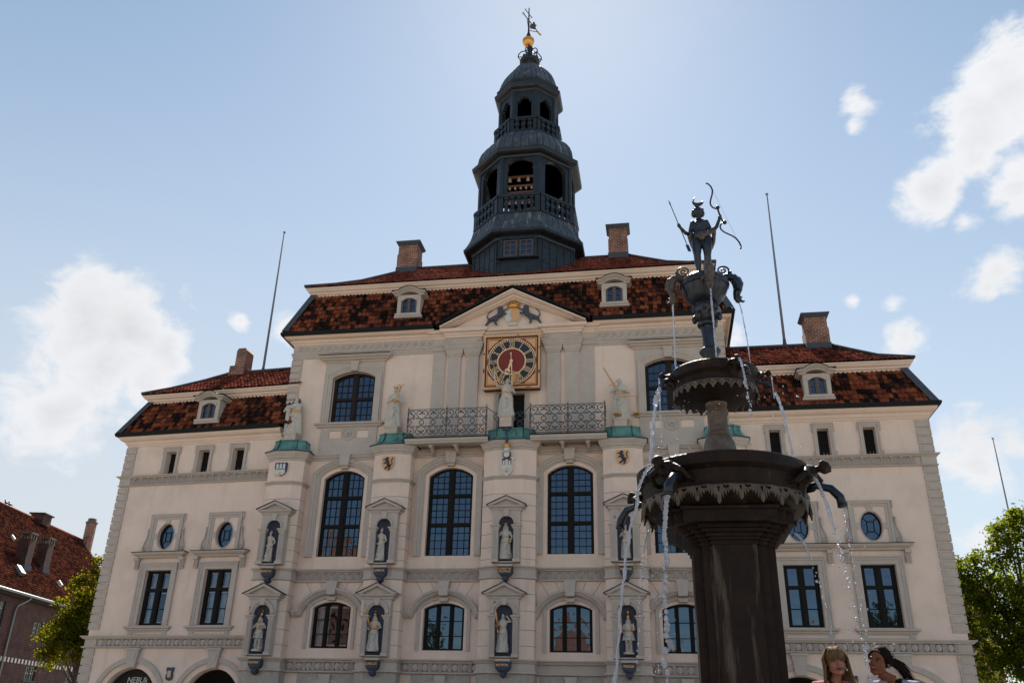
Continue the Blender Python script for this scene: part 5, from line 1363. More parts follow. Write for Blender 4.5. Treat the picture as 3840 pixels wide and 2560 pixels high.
g = G(); g.prism([(bx + .05, 34.95), (bx + .10, 34.82), (bx + .22, 34.80), (bx + .30, 34.74), (bx + .38, 34.82), (bx + .36, 34.95), (bx + .42, 35.02), (bx + .34, 35.10), (bx + .30, 35.28), (bx + .22, 35.25), (bx + .20, 35.14), (bx + .08, 35.12)], ty - .01, ty + .01); g.build('lion_banner', 'fringe', vn)
# carillon: beams and little bells in the belfry
g = G(); y = 2.3
for z in (24.70, 24.20, 23.85, 23.4): g.box(tx - .85, tx + .85, y, y + .1, z, z + .09)
for x in (-.85, .78): g.box(tx + x, tx + x + .08, y, y + .12, 22.2, 24.75)
fr = g.build('bell_frame', 'frame_red', tw)
g = G()
for z, n_, sc_ in ((24.68, 4, 1), (24.18, 6, .7), (23.83, 5, 1.25), (23.38, 5, 1.1)):
    for i in range(n_):
        x = tx - .62 + 1.25 * i / (n_ - 1); g.lathe([(.085 * sc_, z - .20 * sc_), (.06 * sc_, z - .13 * sc_), (.045 * sc_, z - .05 * sc_), (.02, z - .01)], x, y - .02, 10)
g.build('small_bells', 'statue', fr)

# ================================================================= STATUES
def robe(g, H, ph=0, sway=.0, legs=False, cape=False, skirt=.0, n=22, bulk=1):
    lv = [(0, .150, .125, .10), (.06, .150, .125, .16), (.16, .138, .115, .16), (.28, .128, .105, .14), (.40, .125, .10, .12), (.50, .120, .098, .10), (.56, .108, .09, .06), (.62, .092, .075, .03), (.68, .105, .078, .04), (.75, .122, .08, .03), (.80, .118, .07, .02), (.835, .06, .05, 0), (.86, .034, .036, 0), (.90, .03, .034, 0)]
    if legs: lv = [(max(z, .36) if z < .36 else z, rx * (1.05 if z <= .36 else 1), ry, f * 1.2) for z, rx, ry, f in lv if z >= .28]; lv[0] = (.36, .15, .12, .2)
    vs = []
    for z, rx, ry, f in lv:
        sh = sway * math.sin(PI * min(z / .8, 1)) 
        for k in range(n):
            a = 2 * PI * k / n; q = 1 + f * math.cos(5 * a + ph + z * 3) + f * .55 * math.cos(9 * a - ph * 2 + z * 5)
            vs.append((H * (rx * bulk * q * math.cos(a) + sh), H * ry * q * math.sin(a), H * z))
    m = len(lv); fs = [(i * n + k, i * n + (k + 1) % n, (i + 1) * n + (k + 1) % n, (i + 1) * n + k) for i in range(m - 1) for k in range(n)] + [tuple(range(n))[::-1], tuple((m - 1) * n + k for k in range(n))]
    g.add(vs, fs, True)
    if legs:
        for s in (-1, 1): g.tube([(s * .055 * H, 0, .42 * H), (s * .06 * H, -.02 * H, .24 * H), (s * .062 * H, -.005 * H, .14 * H), (s * .065 * H, 0, .04 * H), (s * .075 * H, -.06 * H, .02 * H)], [.052 * H, .042 * H, .042 * H, .03 * H, .028 * H], 8)
    if cape:
        g.tube([(0, .07 * H, .80 * H), (.01 * H, .09 * H, .5 * H), (.02 * H, .09 * H, .06 * H)], [.10 * H, .14 * H, .16 * H], 12, flat=.45)
def statue(label, x, y, z, H, arms, ph=0, sway=0, legs=False, cape=False, crownk=None, bulk=1, head=(0, 0), hair='bun', ped=None, extra=None):
    t = empty('statue', (x, y, z), label, 'statue', 'painted stone statues on the town hall front')
    bulk *= 1.28 if ped else 1.12
    g = G(); robe(g, H, ph, sway, legs, cape, bulk=bulk)
    hx = head[0] * H + sway * .2 * H; hz = .925 * H
    g.ball((hx, -.01 * H, hz), .052 * H, 12, 9, .92, 1.05, 1.25); g.ball((hx, -.05 * H, hz - .032 * H), .025 * H, 8, 6); g.ball((hx, -.066 * H, hz - .002 * H), .011 * H, 6, 5, 1, 1, 1.6)
    if hair == 'bun': g.ball((hx, .02 * H, hz + .03 * H), .052 * H, 10, 7, 1.05, 1, .9); g.ball((hx + .01 * H, .0, hz + .075 * H), .025 * H, 8, 6)
    if hair == 'long':
        for s in (-1, 1): g.tube([(hx + s * .045 * H, .0, hz + .02 * H), (hx + s * .06 * H, .0, hz - .05 * H), (hx + s * .075 * H, -.01 * H, hz - .12 * H)], [.025 * H, .03 * H, .02 * H], 7)
        g.ball((hx, .02 * H, hz + .02 * H), .055 * H, 10, 7)
    if hair == 'beard':
        g.ball((hx, -.055 * H, hz - .07 * H), .035 * H, 8, 6, 1, .8, 1.5)
        for s in (-1, 1): g.tube([(hx + s * .045 * H, .0, hz), (hx + s * .055 * H, .0, hz - .08 * H)], .028 * H, 7)
    if hair == 'veil': g.tube([(hx, .02 * H, hz + .04 * H), (hx, .04 * H, hz - .08 * H), (hx, .05 * H, hz - .2 * H)], [.05 * H, .07 * H, .09 * H], 10)
    for a in arms: g.tube([(p[0] * H, p[1] * H, p[2] * H) for p in a], [.040 * H, .036 * H, .028 * H, .022 * H][:len(a)] if len(a) < 5 else .03 * H, 8); g.ball([c * H for c in a[-1]], .026 * H, 7, 5)
    # folds of a draped mantle
    g.tube([(-.12 * H, -.06 * H, .52 * H), (0, -.12 * H, .46 * H), (.12 * H, -.06 * H, .56 * H)], .022 * H, 6); g.tube([(.10 * H, -.08 * H, .55 * H), (.02 * H, -.125 * H, .30 * H), (-.06 * H, -.12 * H, .12 * H)], .016 * H, 6)
    g.lathe([(.17 * H, -.02 * H), (.17 * H, .035 * H), (.14 * H, .05 * H)], 0, 0, 12)
    me = fuse(g, .0115 * H, 1, 'statue_body'); o = link('body', me, 'statue'); o.parent = t; o.matrix_parent_inverse = Matrix()
    def P(nm, gg, m): q = gg.build(nm, m); q.parent = t; q.matrix_parent_inverse = Matrix(); return q
    if ped:
        w_, h_ = ped; g = G(); c = [(-w_, -w_), (w_, -w_), (w_, w_), (-w_, w_)]
        g.sweep(c, [(0, -h_), (0, -.09), (.02, -.08), (.03, -.05), (.05, -.03), (.05, 0), (-.15, .01)], closed=True); g.plan(c, -.02, .005); g.box(-w_ * .6, w_ * .6, -w_ - .012, -w_, -h_ * .62, -h_ * .5); P('pedestal', g, 'ped')
    if crownk:
        g = G(); zt = hz + .055 * H
        if crownk == 'crown':
            g.lathe([(.045 * H, zt - .01), (.055 * H, zt), (.055 * H, zt + .02), (.06 * H, zt + .03)], hx, 0, 12)
            for k in range(7): a = 2 * PI * k / 7; g.ball((hx + .055 * H * math.cos(a), .055 * H * math.sin(a), zt + .05), .02, 6, 4)
        if crownk == 'tall': g.lathe([(.05 * H, zt - .01), (.058 * H, zt + .01), (.05 * H, zt + .06 * H), (.02 * H, zt + .12 * H)], hx, 0, 12); g.box(hx - .008, hx + .008, -.008, .008, zt + .11 * H, zt + .20 * H); g.box(hx - .03, hx + .03, -.008, .008, zt + .155 * H, zt + .17 * H)
        if crownk == 'plume': g.tube([(hx, 0, zt), (hx + .02, 0, zt + .08), (hx + .05, .0, zt + .16)], [.04, .05, .03], 7); g.ball((hx + .06, 0, zt + .19), .035, 7, 5)
        if crownk == 'orb': g.lathe([(.05 * H, zt - .01), (.056 * H, zt + .02), (.052 * H, zt + .07)], hx, 0, 12); g.ball((hx, 0, zt + .13), .03, 7, 5)
        P('crown', g, 'gold')
    g = G(); g.lathe([(.094 * H * bulk, .605 * H), (.104 * H * bulk, .615 * H), (.102 * H * bulk, .63 * H), (.092 * H * bulk, .64 * H)], sway * H * .9, 0, 18, fn=lambda a, z: 1 - .2 * abs(math.sin(a))); P('belt', g, 'goldpaint')
    if extra: extra(P, H)
    return t
def tb(pts, r, n=6): return G().tube(pts, r, n)
# on the turret caps
def colx(P, H):
    g = G(); g.lathe([(.125, 0), (.125, .05), (.10, .06), (.095, .88), (.09, .95), (.12, .98), (.12, 1.02), (.10, 1.03)], -.26, -.04, 16); g.ball((-.24, -.04, 1.06), .10, 10, 7); P('column_stump', g, 'statue')
    g = G(); g.lathe([(.15, .74), (.165, .78), (.165, .86), (.15, .89)], .04, 0, 18); P('gilded_sash', g, 'goldpaint')
statue('stone woman with gilded sash leaning on a column stump on a copper turret cap', -8.44, -.33, 11.73, 1.52, [[(.10, 0, .78), (-.02, -.10, .70), (-.20, -.08, .72)], [(-.10, 0, .78), (-.20, -.06, .74), (-.29, -.04, .62)]], .4, .03, ped=(.23, .27), hair='none', extra=colx)
def cadx(P, H):
    g = tb([(.05, -.17, .92), (.16, -.19, 1.30), (.25, -.2, 1.62)], .016)
    for s in (1, -1): g.tube([(.05 + .09 * t * 2 + s * .035 * math.sin(t * 14), -.18, .95 + .6 * t) for t in [i / 14 for i in range(15)]], .012, 5)
    for s in (-1, 1): g.tube([(.24, -.2, 1.58), (.24 + s * .07, -.2, 1.66), (.24 + s * .16, -.2, 1.65)], [.02, .02, .006], 5)
    P('gilded_staff', g, 'gold')
statue('capped stone figure holding a gilded winged staff on a turret cap beside the balcony', -4.45, -.33, 11.86, 1.64, [[(-.10, 0, .78), (-.17, -.03, .62), (-.03, -.12, .66)], [(.10, 0, .78), (.18, -.03, .62), (.05, -.12, .68)]], 1.3, -.02, crownk='crown', ped=(.23, .27), extra=cadx)
def palmx(P, H):
    P('gilded_spear', tb([(-.62, -.26, 2.32), (-.42, -.25, 1.72), (-.22, -.23, 1.12)], [.012, .018, .02]), 'gold')
    g = tb([(.20, -.22, .98), (.21, -.24, 1.3), (.26, -.24, 1.72)], [.02, .05, .028], 6)
    for k in range(5):
        z = 1.22 + k * .08; g.tube([(.21, -.24, z), (.32, -.25, z + .12), (.46, -.25, z + .12 - k * .004), (.52, -.25, z + .06)], [.03, .032, .028, .006], 5, flat=.4)
    P('gilded_palm', g, 'goldpaint')
statue('stone woman raising a gilded spear and holding a palm branch below the clock', -.06, -.62, 12.04, 1.50, [[(-.10, 0, .79), (-.24, -.05, .80), (-.30, -.14, .97), (-.30, -.17, 1.12)], [(.11, 0, .78), (.18, -.02, .62), (.14, -.14, .64)]], 2.2, -.01, ped=(.22, .44), hair='bun', extra=palmx)
def justx(P, H):
    g = tb([(-.56, -.26, 1.98), (-.40, -.26, 1.66), (-.17, -.24, 1.25)], [.022, .034, .034]); g.tube([(-.36, -.26, 1.26), (-.22, -.26, 1.30), (-.06, -.27, 1.45)], .018, 6); g.tube([(-.17, -.24, 1.25), (-.03, -.24, 1.03)], .022, 6); P('gilded_sword', g, 'goldpaint')
    g = tb([(-.12, -.28, .83), (.62, -.30, .80)], .012, 5); g.tube([(.2, -.24, 1.02), (.24, -.29, .80)], .02, 5)
    for x in (-.10, .60):
        for s in (-1, 0, 1): g.tube([(x, -.29, .80), (x + s * .10, -.29, .12)], .004, 3)
        g.lathe([(0, .06), (.09, .075), (.145, .12), (.15, .135)], x, -.29, 16)
    P('gilded_scales', g, 'gold')
statue('stone woman with long gilded sword and hanging scales on a turret cap by the balcony', 4.08, -.35, 11.86, 1.60, [[(-.10, 0, .78), (-.20, -.03, .68), (-.06, -.13, .72)], [(.11, 0, .78), (.20, -.02, .66), (.08, -.14, .68)]], .2, 0, crownk=None, ped=(.23, .29), hair='bun', extra=justx)
# upper niches
ny = -.74; nyc = -.80
def smallgold(pts, nm='gilded_attribute', r=.02):
    def f(P, H): P(nm, tb(pts, r), 'gold')
    return f
statue('plain stone woman with one hand on her hip in the leftmost upper niche', -8.56, ny, 6.87, 1.08, [[(-.10, 0, .78), (-.16, -.03, .66), (-.20, -.12, .76)], [(.11, 0, .78), (.19, 0, .62), (.12, -.06, .52)]], .9, .02, crownk=None, hair='bun', bulk=.85)
statue('stone woman raising a small gilded object to her face in an upper niche', -4.41, ny, 6.87, 1.12, [[(-.10, 0, .78), (-.19, -.06, .70), (-.18, -.13, .82)], [(.11, 0, .78), (.18, 0, .62), (.08, -.08, .50)]], 1.7, .02, hair='bun', bulk=.9, extra=smallgold([(-.20, -.15, .93), (-.20, -.16, 1.02)], r=.03))
def n3x(P, H): P('gilded_branch', tb([(-.29, -.16, .76), (-.33, -.17, .88), (-.37, -.17, 1.02)], [.015, .028, .012]), 'gold'); g = G(); g.ball((.19, -.12, .56), .05, 8, 6); P('gilded_orb', g, 'gold')
statue('crowned stone woman holding up a gilded branch in the upper niche under the clock', .05, nyc, 6.88, 1.18, [[(-.10, 0, .78), (-.20, -.04, .66), (-.24, -.12, .64)], [(.12, 0, .78), (.20, -.02, .62), (.16, -.10, .50)]], .1, 0, crownk='crown', hair='long', bulk=1.0, extra=n3x)
def n4x(P, H): P('gilded_spear', tb([(-.02, -.15, .75), (-.36, -.18, 1.40)], .015), 'gold'); g = G(); g.ball((.19, -.12, .66), .04, 8, 6); P('gilded_mirror', g, 'gold')
statue('stone woman holding a slanting gilded staff in the upper niche beside the fountain', 4.14, ny, 6.88, 1.10, [[(-.10, 0, .78), (-.17, -.03, .66), (-.05, -.12, .72)], [(.11, 0, .78), (.19, 0, .66), (.16, -.09, .60)]], 2.6, 0, hair='bun', bulk=.92, extra=n4x)
# lower niches
def clubx(P, H): P('gilded_mace', tb([(-.28, -.17, .58), (-.33, -.19, .98), (-.37, -.2, 1.42)], [.022, .022, .034]), 'gold'); g = G(); g.ball((.06, -.15, .78), .05, 8, 6); g.ball((.02, -.15, .92), .04, 8, 5); P('gilded_orb', g, 'gold')
statue('stone warrior in gilded plumed helmet with a gilded mace in a lower niche', -8.50, ny, 3.87, 1.14, [[(-.10, 0, .78), (-.19, -.06, .66), (-.25, -.15, .60)], [(.11, 0, .78), (.19, 0, .66), (.08, -.11, .64)]], .6, .0, legs=True, cape=True, crownk='plume', hair='beard', extra=clubx)
def carx(P, H): P('gilded_sword', tb([(-.10, -.16, .66), (-.20, -.18, 1.05), (-.31, -.20, 1.45)], [.016, .026, .016]), 'gold'); g = G(); g.ball((.10, -.15, .74), .06, 8, 6); g.box(.09, .11, -.17, -.15, .78, .92); P('gilded_orb', g, 'gold')
statue('bearded long-robed stone king with gilded sword and orb in a lower niche', -4.38, ny, 3.90, 1.16, [[(-.11, 0, .78), (-.20, -.04, .64), (-.12, -.13, .58)], [(.12, 0, .78), (.20, -.02, .64), (.10, -.12, .60)]], 1.1, 0, crownk='orb', hair='beard', bulk=1.12, extra=carx)
def jux(P, H): g = tb([(-.14, -.18, .72), (-.19, -.19, 1.10), (-.26, -.20, 1.58)], [.026, .034, .018]); g.tube([(-.26, -.19, .80), (-.04, -.19, .82)], .018, 5); g.tube([(-.14, -.18, .72), (-.12, -.18, .52)], .02, 5); P('gilded_sword', g, 'gold')
statue('stone woman with gilded sword and a hand to her brow in a lower niche', .03, nyc, 3.90, 1.20, [[(-.10, 0, .78), (-.19, -.03, .66), (-.12, -.14, .62)], [(.12, 0, .79), (.24, -.02, .78), (.12, -.08, .92)]], 2.0, .01, hair='veil', extra=jux)
def frx(P, H): P('gilded_sceptre', tb([(-.16, -.16, .60), (-.22, -.18, 1.05), (-.26, -.19, 1.50)], [.012, .014, .02]), 'gold'); g = G(); g.ball((.17, -.14, .72), .055, 8, 6); g.box(.16, .18, -.16, -.14, .76, .92); P('gilded_orb', g, 'gold')
def frx2(P, H):
    frx(P, H); g = G()
    for s in (-1, 1): g.lathe([(.055, .30), (.062, .32), (.055, .34)], s * .07, -.01, 10)
    P('knee_bands', g, 'gold')
statue('stone emperor in a tall gilded cross crown and wide cape in a lower niche', 4.13, ny, 3.88, 1.12, [[(-.11, 0, .78), (-.19, -.03, .64), (-.14, -.12, .56)], [(.12, 0, .78), (.19, -.02, .66), (.14, -.11, .62)]], .3, 0, legs=True, cape=True, crownk='tall', hair='beard', bulk=1.1, extra=frx2)
# ================================================================= FOUNTAIN
AX, AY = 5.855, -22.3
fo = empty('fountain', (AX, AY, 0), 'dark wet stone fountain with two leaf-fringed basins and spouting figures on a streaked column', 'fountain')
def L8(r, z): return r, z
# column: eight pilasters around a core
def starprism(g, z0, z1, wid, leng, wd2, ld2, dx=.03):
    for k in range(4):
        a = k * PI / 4; w_, l_ = (wid, leng) if k % 2 == 0 else (wd2, ld2)
        u = V(math.cos(a), math.sin(a), 0); v = V(-math.sin(a), math.cos(a), 0)
        g.obox((AX + dx, AY, (z0 + z1) / 2), u * l_ / 2, v * w_ / 2, V(0, 0, (z1 - z0) / 2 - .0004 * k))
def cross(g, z0, z1, e=0.0, k=1.0):
    for i, (hx, hy) in enumerate(((.335, .245), (.262, .305), (.178, .365))): g.box(AX + .03 - hx * k - e, AX + .03 + hx * k + e, AY - hy * k - e, AY + hy * k + e, z0 + i * .0004, z1 - i * .0004)
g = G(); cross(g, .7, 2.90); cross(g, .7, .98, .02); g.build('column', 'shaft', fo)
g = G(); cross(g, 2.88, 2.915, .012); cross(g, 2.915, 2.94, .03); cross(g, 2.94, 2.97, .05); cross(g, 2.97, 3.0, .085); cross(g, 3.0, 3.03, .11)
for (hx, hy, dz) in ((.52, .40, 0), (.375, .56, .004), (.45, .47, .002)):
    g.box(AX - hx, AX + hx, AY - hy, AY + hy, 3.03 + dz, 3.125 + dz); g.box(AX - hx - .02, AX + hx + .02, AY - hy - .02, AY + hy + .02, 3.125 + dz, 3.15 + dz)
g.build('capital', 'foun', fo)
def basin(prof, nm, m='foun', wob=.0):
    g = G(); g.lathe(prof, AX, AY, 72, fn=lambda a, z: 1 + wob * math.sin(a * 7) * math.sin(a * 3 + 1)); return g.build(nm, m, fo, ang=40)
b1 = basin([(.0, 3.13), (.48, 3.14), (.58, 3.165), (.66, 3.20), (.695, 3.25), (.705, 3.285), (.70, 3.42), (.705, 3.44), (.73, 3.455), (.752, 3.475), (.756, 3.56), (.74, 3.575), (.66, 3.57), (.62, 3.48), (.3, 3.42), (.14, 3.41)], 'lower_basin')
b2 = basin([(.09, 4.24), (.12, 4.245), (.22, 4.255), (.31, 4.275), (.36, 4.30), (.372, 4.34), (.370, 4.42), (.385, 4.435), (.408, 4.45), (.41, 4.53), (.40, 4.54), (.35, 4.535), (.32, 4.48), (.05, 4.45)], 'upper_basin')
def leaf_fringe(r, zt, drop, cnt, par, bold, kk=1.0):
    """pierced hanging leaf fringe, bent round the basin with its own thickness"""
    g = G(); th = .006
    def put(loops, y0=0):
        gg = G(); gg.prism(loops[0], -th, th, loops[1:]); 
        return gg
    wid = 2 * PI * r / cnt
    if bold:
        big = [(-.5, 0), (.5, 0), (.5, -.30), (.44, -.52), (.38, -.32), (.33, -.66), (.24, -.36), (.20, -.82), (.12, -.46), (.09, -.92), (0, -1.08), (-.09, -.92), (-.12, -.46), (-.20, -.82), (-.24, -.36), (-.33, -.66), (-.38, -.32), (-.44, -.52), (-.5, -.30)]
        h1 = [(-.075, -.14), (.075, -.14), (0, -.50)]
        h2 = [(.35, -.13), (.29, -.06), (.20, -.10), (.20, -.20), (.35, -.29), (.48, -.20), (.48, -.10), (.41, -.06)]
        h2 = [(a - .0, b) for a, b in h2]
        outl = [(a * wid * 1.0, b * drop) for a, b in big[::-1]]; hs = [[(a * wid, b * drop) for a, b in h1], [(a * wid, b * drop) for a, b in h2]]
    else:
        big = [(-.5, 0), (.5, 0), (.5, -.42), (.38, -.45), (.30, -.62), (.16, -.70), (.14, -.86), (0, -1), (-.14, -.86), (-.16, -.70), (-.30, -.62), (-.38, -.45), (-.5, -.42)]
        outl = [(a * wid, b * drop) for a, b in big[::-1]]
        hs = [[(a * wid, b * drop) for a, b in [(-.36, -.10), (-.46, -.18), (-.42, -.30), (-.30, -.32), (-.22, -.2)]], [(a * wid, b * drop) for a, b in [(.22, -.2), (.30, -.32), (.42, -.30), (.46, -.18), (.36, -.10)]], [(a * wid, b * drop) for a, b in [(-.06, -.42), (.06, -.42), (.06, -.54), (-.06, -.54)]]]
    for i in range(cnt):
        a0 = 2 * PI * i / cnt; gg = put([outl] + hs)
        for (x, y, z) in gg.v: pass
        vs = []
        for (x, y, z) in gg.v:
            a = a0 + x / r; rr = r - y + .02 * (z / drop) ** 2 * 0 + (.010 * abs(z) / drop); vs.append((AX + rr * math.cos(a), AY + rr * math.sin(a), zt + z * (1 + .12 * math.sin(i * 2.4))))
        g.add(vs, gg.f)
    return g.build('leaf_fringe', 'fringe', par, fix=False)
leaf_fringe(.715, 3.30, .140, 26, b1, True); leaf_fringe(.380, 4.352, .085, 30, b2, False)
g = G(); g.lathe([(.712, 3.295), (.722, 3.30), (.722, 3.315), (.708, 3.32)], AX, AY, 64); g.build('fringe_bead', 'foun', fo); g = G(); g.lathe([(.377, 4.345), (.384, 4.35), (.384, 4.36), (.374, 4.365)], AX, AY, 56); g.build('fringe_bead', 'foun', fo)
g = G()
tw_ = lambda k, s: (lambda a, z: 1 + .10 * abs(math.sin(a * k / 2 + (z - 3.6) * s)))
g.lathe([(.11, 3.42), (.13, 3.55), (.145, 3.66), (.145, 3.76), (.130, 3.86), (.105, 3.92)], AX, AY, 48, fn=tw_(10, 14))
st = g.build('stem', 'stem', fo, ang=60)
g = G(); g.lathe([(.10, 3.91), (.112, 3.93), (.112, 3.95), (.095, 3.965)], AX, AY, 32)
g.lathe([(.098, 3.96), (.090, 4.02), (.088, 4.12), (.093, 4.15)], AX, AY, 64, fn=lambda a, z: 1 - .09 * abs(math.cos(a * 8)))
g.lathe([(.092, 4.15), (.102, 4.16), (.100, 4.18), (.092, 4.19), (.096, 4.23), (.11, 4.26)], AX, AY, 32)
g.build('fluted_shaft', 'stem', fo, ang=50)
g = G(); g.lathe([(.06, 4.45), (.075, 4.60), (.07, 4.72), (.098, 4.755), (.104, 4.775), (.092, 4.795), (.062, 4.81)], AX - .015, AY, 32)
g.lathe([(.058, 4.80), (.060, 4.92), (.068, 5.03)], AX - .018, AY, 40, fn=lambda a, z: 1 + .10 * math.sin(a * 5 + z * 22))
g.lathe([(.068, 5.03), (.095, 5.045), (.099, 5.065), (.088, 5.085), (.07, 5.09), (.078, 5.12), (.10, 5.17)], AX - .02, AY, 32)
g.build('bronze_stem', 'bronze', fo, ang=60)
g = G(); g.lathe([(.085, 5.10), (.11, 5.17), (.125, 5.22), (.115, 5.28), (.10, 5.30)], AX - .02, AY, 36)
for k in range(6):
    a = k * PI / 3 + .3; c = (AX - .02 + .105 * math.cos(a), AY + .105 * math.sin(a)); g.ball((c[0], c[1], 5.225), .042, 8, 7, 1, 1, 1.15); g.ball((AX - .02 + .148 * math.cos(a), AY + .148 * math.sin(a), 5.215), .012, 6, 4); g.ball((AX - .02 + .135 * math.cos(a), AY + .135 * math.sin(a), 5.185), .016, 6, 4)
    a += PI / 6; g.ball((AX - .02 + .12 * math.cos(a), AY + .12 * math.sin(a), 5.13), .03, 8, 6, 1, 1, 1.5)
me = fuse(g, .006, 2, 'mask_knob'); link('mask_knob', me, 'bronze', fo)
g = G(); bx_ = AX - .022
g.lathe([(.09, 5.28), (.14, 5.30), (.185, 5.35), (.212, 5.41), (.222, 5.455)], bx_, AY, 96, fn=lambda a, z: 1 + .018 * math.sin(a * 28))
bw = g.build('bronze_bowl', 'bronze', fo, ang=60)
g = G(); g.lathe([(.222, 5.45), (.240, 5.462), (.243, 5.478), (.232, 5.49), (.238, 5.50), (.236, 5.515), (.19, 5.56), (.12, 5.595), (.05, 5.61), (0, 5.612)], bx_, AY, 48); g.build('bowl_lid', 'bronze', bw, ang=60)
# four dolphin-like beasts on the bowl
for k, ang in enumerate((184, 276, 4, 94)):
    a = math.radians(ang); er = V(math.cos(a), math.sin(a), 0); C = V(bx_, AY, 0)
    def q(r, z): return C + er * r + V(0, 0, z)
    g = G()
    g.tube([q(.19, 5.55), q(.235, 5.575), q(.285, 5.565), q(.318, 5.51), q(.322, 5.44), q(.305, 5.385), q(.300, 5.34), q(.312, 5.30)], [.020, .036, .048, .052, .046, .036, .030, .020], 10)
    g.tube([q(.26, 5.59), q(.262, 5.63), q(.272, 5.655)], [.03, .018, .004], 6); g.tube([q(.30, 5.58), q(.345, 5.56), q(.368, 5.50), q(.36, 5.44)], [.02, .018, .016, .006], 6)
    g.ball(q(.312, 5.345), .036, 8, 7); g.tube([q(.315, 5.34), q(.335, 5.315), q(.362, 5.30), q(.378, 5.31)], [.024, .018, .012, .008], 6); g.tube([q(.30, 5.33), q(.31, 5.30), q(.325, 5.285)], [.02, .014, .008], 6)
    g.ball(q(.35, 5.35), .010, 6, 5)
    et = V(-er.y, er.x, 0)
    for s in (-1, 1): g.ball(q(.325, 5.36) + et * s * .028, .010, 6, 5); g.tube([q(.30, 5.43) + et * s * .03, q(.33, 5.40) + et * s * .07, q(.335, 5.37) + et * s * .085], [.02, .014, .005], 6)
    d = link('beast', fuse(g, .0055, 1, 'beast'), 'bronze_lt' if k in (0, 1) else 'bronze', fo)
    g = G(); sp = q(.19, 5.655); pts = [sp + er * ((.074 * (1 - t)) * math.cos(-2 + t * 13)) + V(0, 0, .058 * (1 - t) * math.sin(-2 + t * 13)) for t in [i / 34 for i in range(33)]]
    g.tube([q(.20, 5.56)] + pts, [.010] * 10 + [.009] * 24, 6); g.build('spiral_tail', 'bronze_lt' if k in (0, 1) else 'bronze', d)
# spouting figures on the basin rims
def spouter(ang, R0, zb, s, head_up=0):
    a = math.radians(ang); er = V(math.cos(a), math.sin(a), 0); et = V(-er.y, er.x, 0); C = V(AX, AY, 0)
    def q(r, t, z): return C + er * (R0 + r * s) + et * t * s + V(0, 0, zb + z * s)
    g = G()
    g.tube([q(-.06, 0, -.05), q(.02, 0, .01), q(.09, 0, .05), q(.13, 0, .055)], [.05 * s, .070 * s, .062 * s, .034 * s], 10)
    g.tube([q(.13, 0, .055), q(.17, 0, .062)], [.026 * s, .024 * s], 8); g.ball(q(.195, 0, .062), .043 * s, 12, 9, 1, 1, 1.12)
    g.ball(q(.238, 0, .055), .010 * s, 6, 5); g.ball(q(.228, 0, .035), .017 * s, 6, 5)
    for k in range(7): b = -.9 + k * .3; g.ball(q(.175 + .02 * math.cos(b), .03 * math.sin(b * 2), .098 - abs(b) * .012), .018 * s, 6, 5)
    for sd in (-1, 1):
        g.tube([q(.09, sd * .06, .05), q(.11, sd * .13, .01), q(.04, sd * .15, -.04), q(-.05, sd * .15, -.05)], [.028 * s, .024 * s, .020 * s, .016 * s], 7)
        g.ball(q(.10, sd * .035, .01), .026 * s, 8, 6)
    g.tube([q(.0, 0, -.02), q(-.01, 0, -.12), q(-.02, 0, -.17)], [.06 * s, .045 * s, .02 * s], 8)
    o = link('spouting_figure', fuse(g, .007 * s, 1, 'spouting_figure'), 'foun', fo)
    g = G(); g.tube([q(.0, .07, -.04), q(.09, .10, -.03), q(.18, .12, -.06), q(.235, .12, -.13), q(.245, .12, -.19)], [.020 * s, .026 * s, .03 * s, .032 * s, .033 * s], 10); g.tube([q(.245, .12, -.185), q(.246, .12, -.20)], .036 * s, 10)
    g.build('spout_horn', 'bronze', o)
    return q
Q = {}
for i, ang in enumerate((-30, 62, 152, 232)): Q[('a', i)] = spouter(ang, .69, 3.41, 1.18)
for i, ang in enumerate((-68, -6, 100, 190)): Q[('b', i)] = spouter(ang, .37, 4.47, .62)
# foot, steps and lower pool (below the picture)
g = G(); g.lathe([(.95, 0), (.95, .60), (1.0, .62), (1.0, .70), (.0, .70)], AX, AY, 8, PI / 8, smooth=False); g.build('plinth', 'foun', fo)
g = G(); g.lathe([(2.9, 0), (2.9, .55), (2.98, .58), (2.98, .68), (2.62, .68), (2.62, .3), (2.62, .05)], AX, AY, 8, PI / 8, smooth=False); g.build('pool_wall', 'stem', fo)
struct(G().lathe([(2.64, .40), (0, .401)], AX, AY, 8, PI / 8, smooth=False).build('water', 'pool'))

# bronze statue with bow and arrow -----------------------------------------------------
ds = empty('bronze_statue', (AX - .02, AY, 5.61), 'dark bronze archer woman with crescent headdress standing on top of the fountain', 'statue')
z0 = 5.61; X = 5.84
g = G(); Y = AY
for s, fx in ((-1, -.045), (1, .042)):
    g.tube([(X + s * .044, Y, z0 + .42), (X + s * .052, Y - .012, z0 + .31), (X + fx * 1.15, Y - .014, z0 + .22), (X + fx * 1.1, Y + .004, z0 + .14), (X + fx, Y + .004, z0 + .045)], [.062, .052, .037, .036, .020], 10)
    g.tube([(X + fx, Y + .012, z0 + .02), (X + fx + s * .008, Y - .06, z0 + .012)], [.020, .014], 8)
g.tube([(X, Y, z0 + .37), (X, Y, z0 + .43), (X, Y, z0 + .50), (X - .003, Y, z0 + .57), (X - .005, Y, z0 + .615), (X - .008, Y, z0 + .645)], [.088, .098, .066, .078, .070, .034], 14, flat=.68)
for s in (-1, 1): g.ball((X - .005 + s * .032, Y - .040, z0 + .575), .026, 8, 6); g.ball((X - .005 + s * .066, Y, z0 + .607), .030, 8, 6)
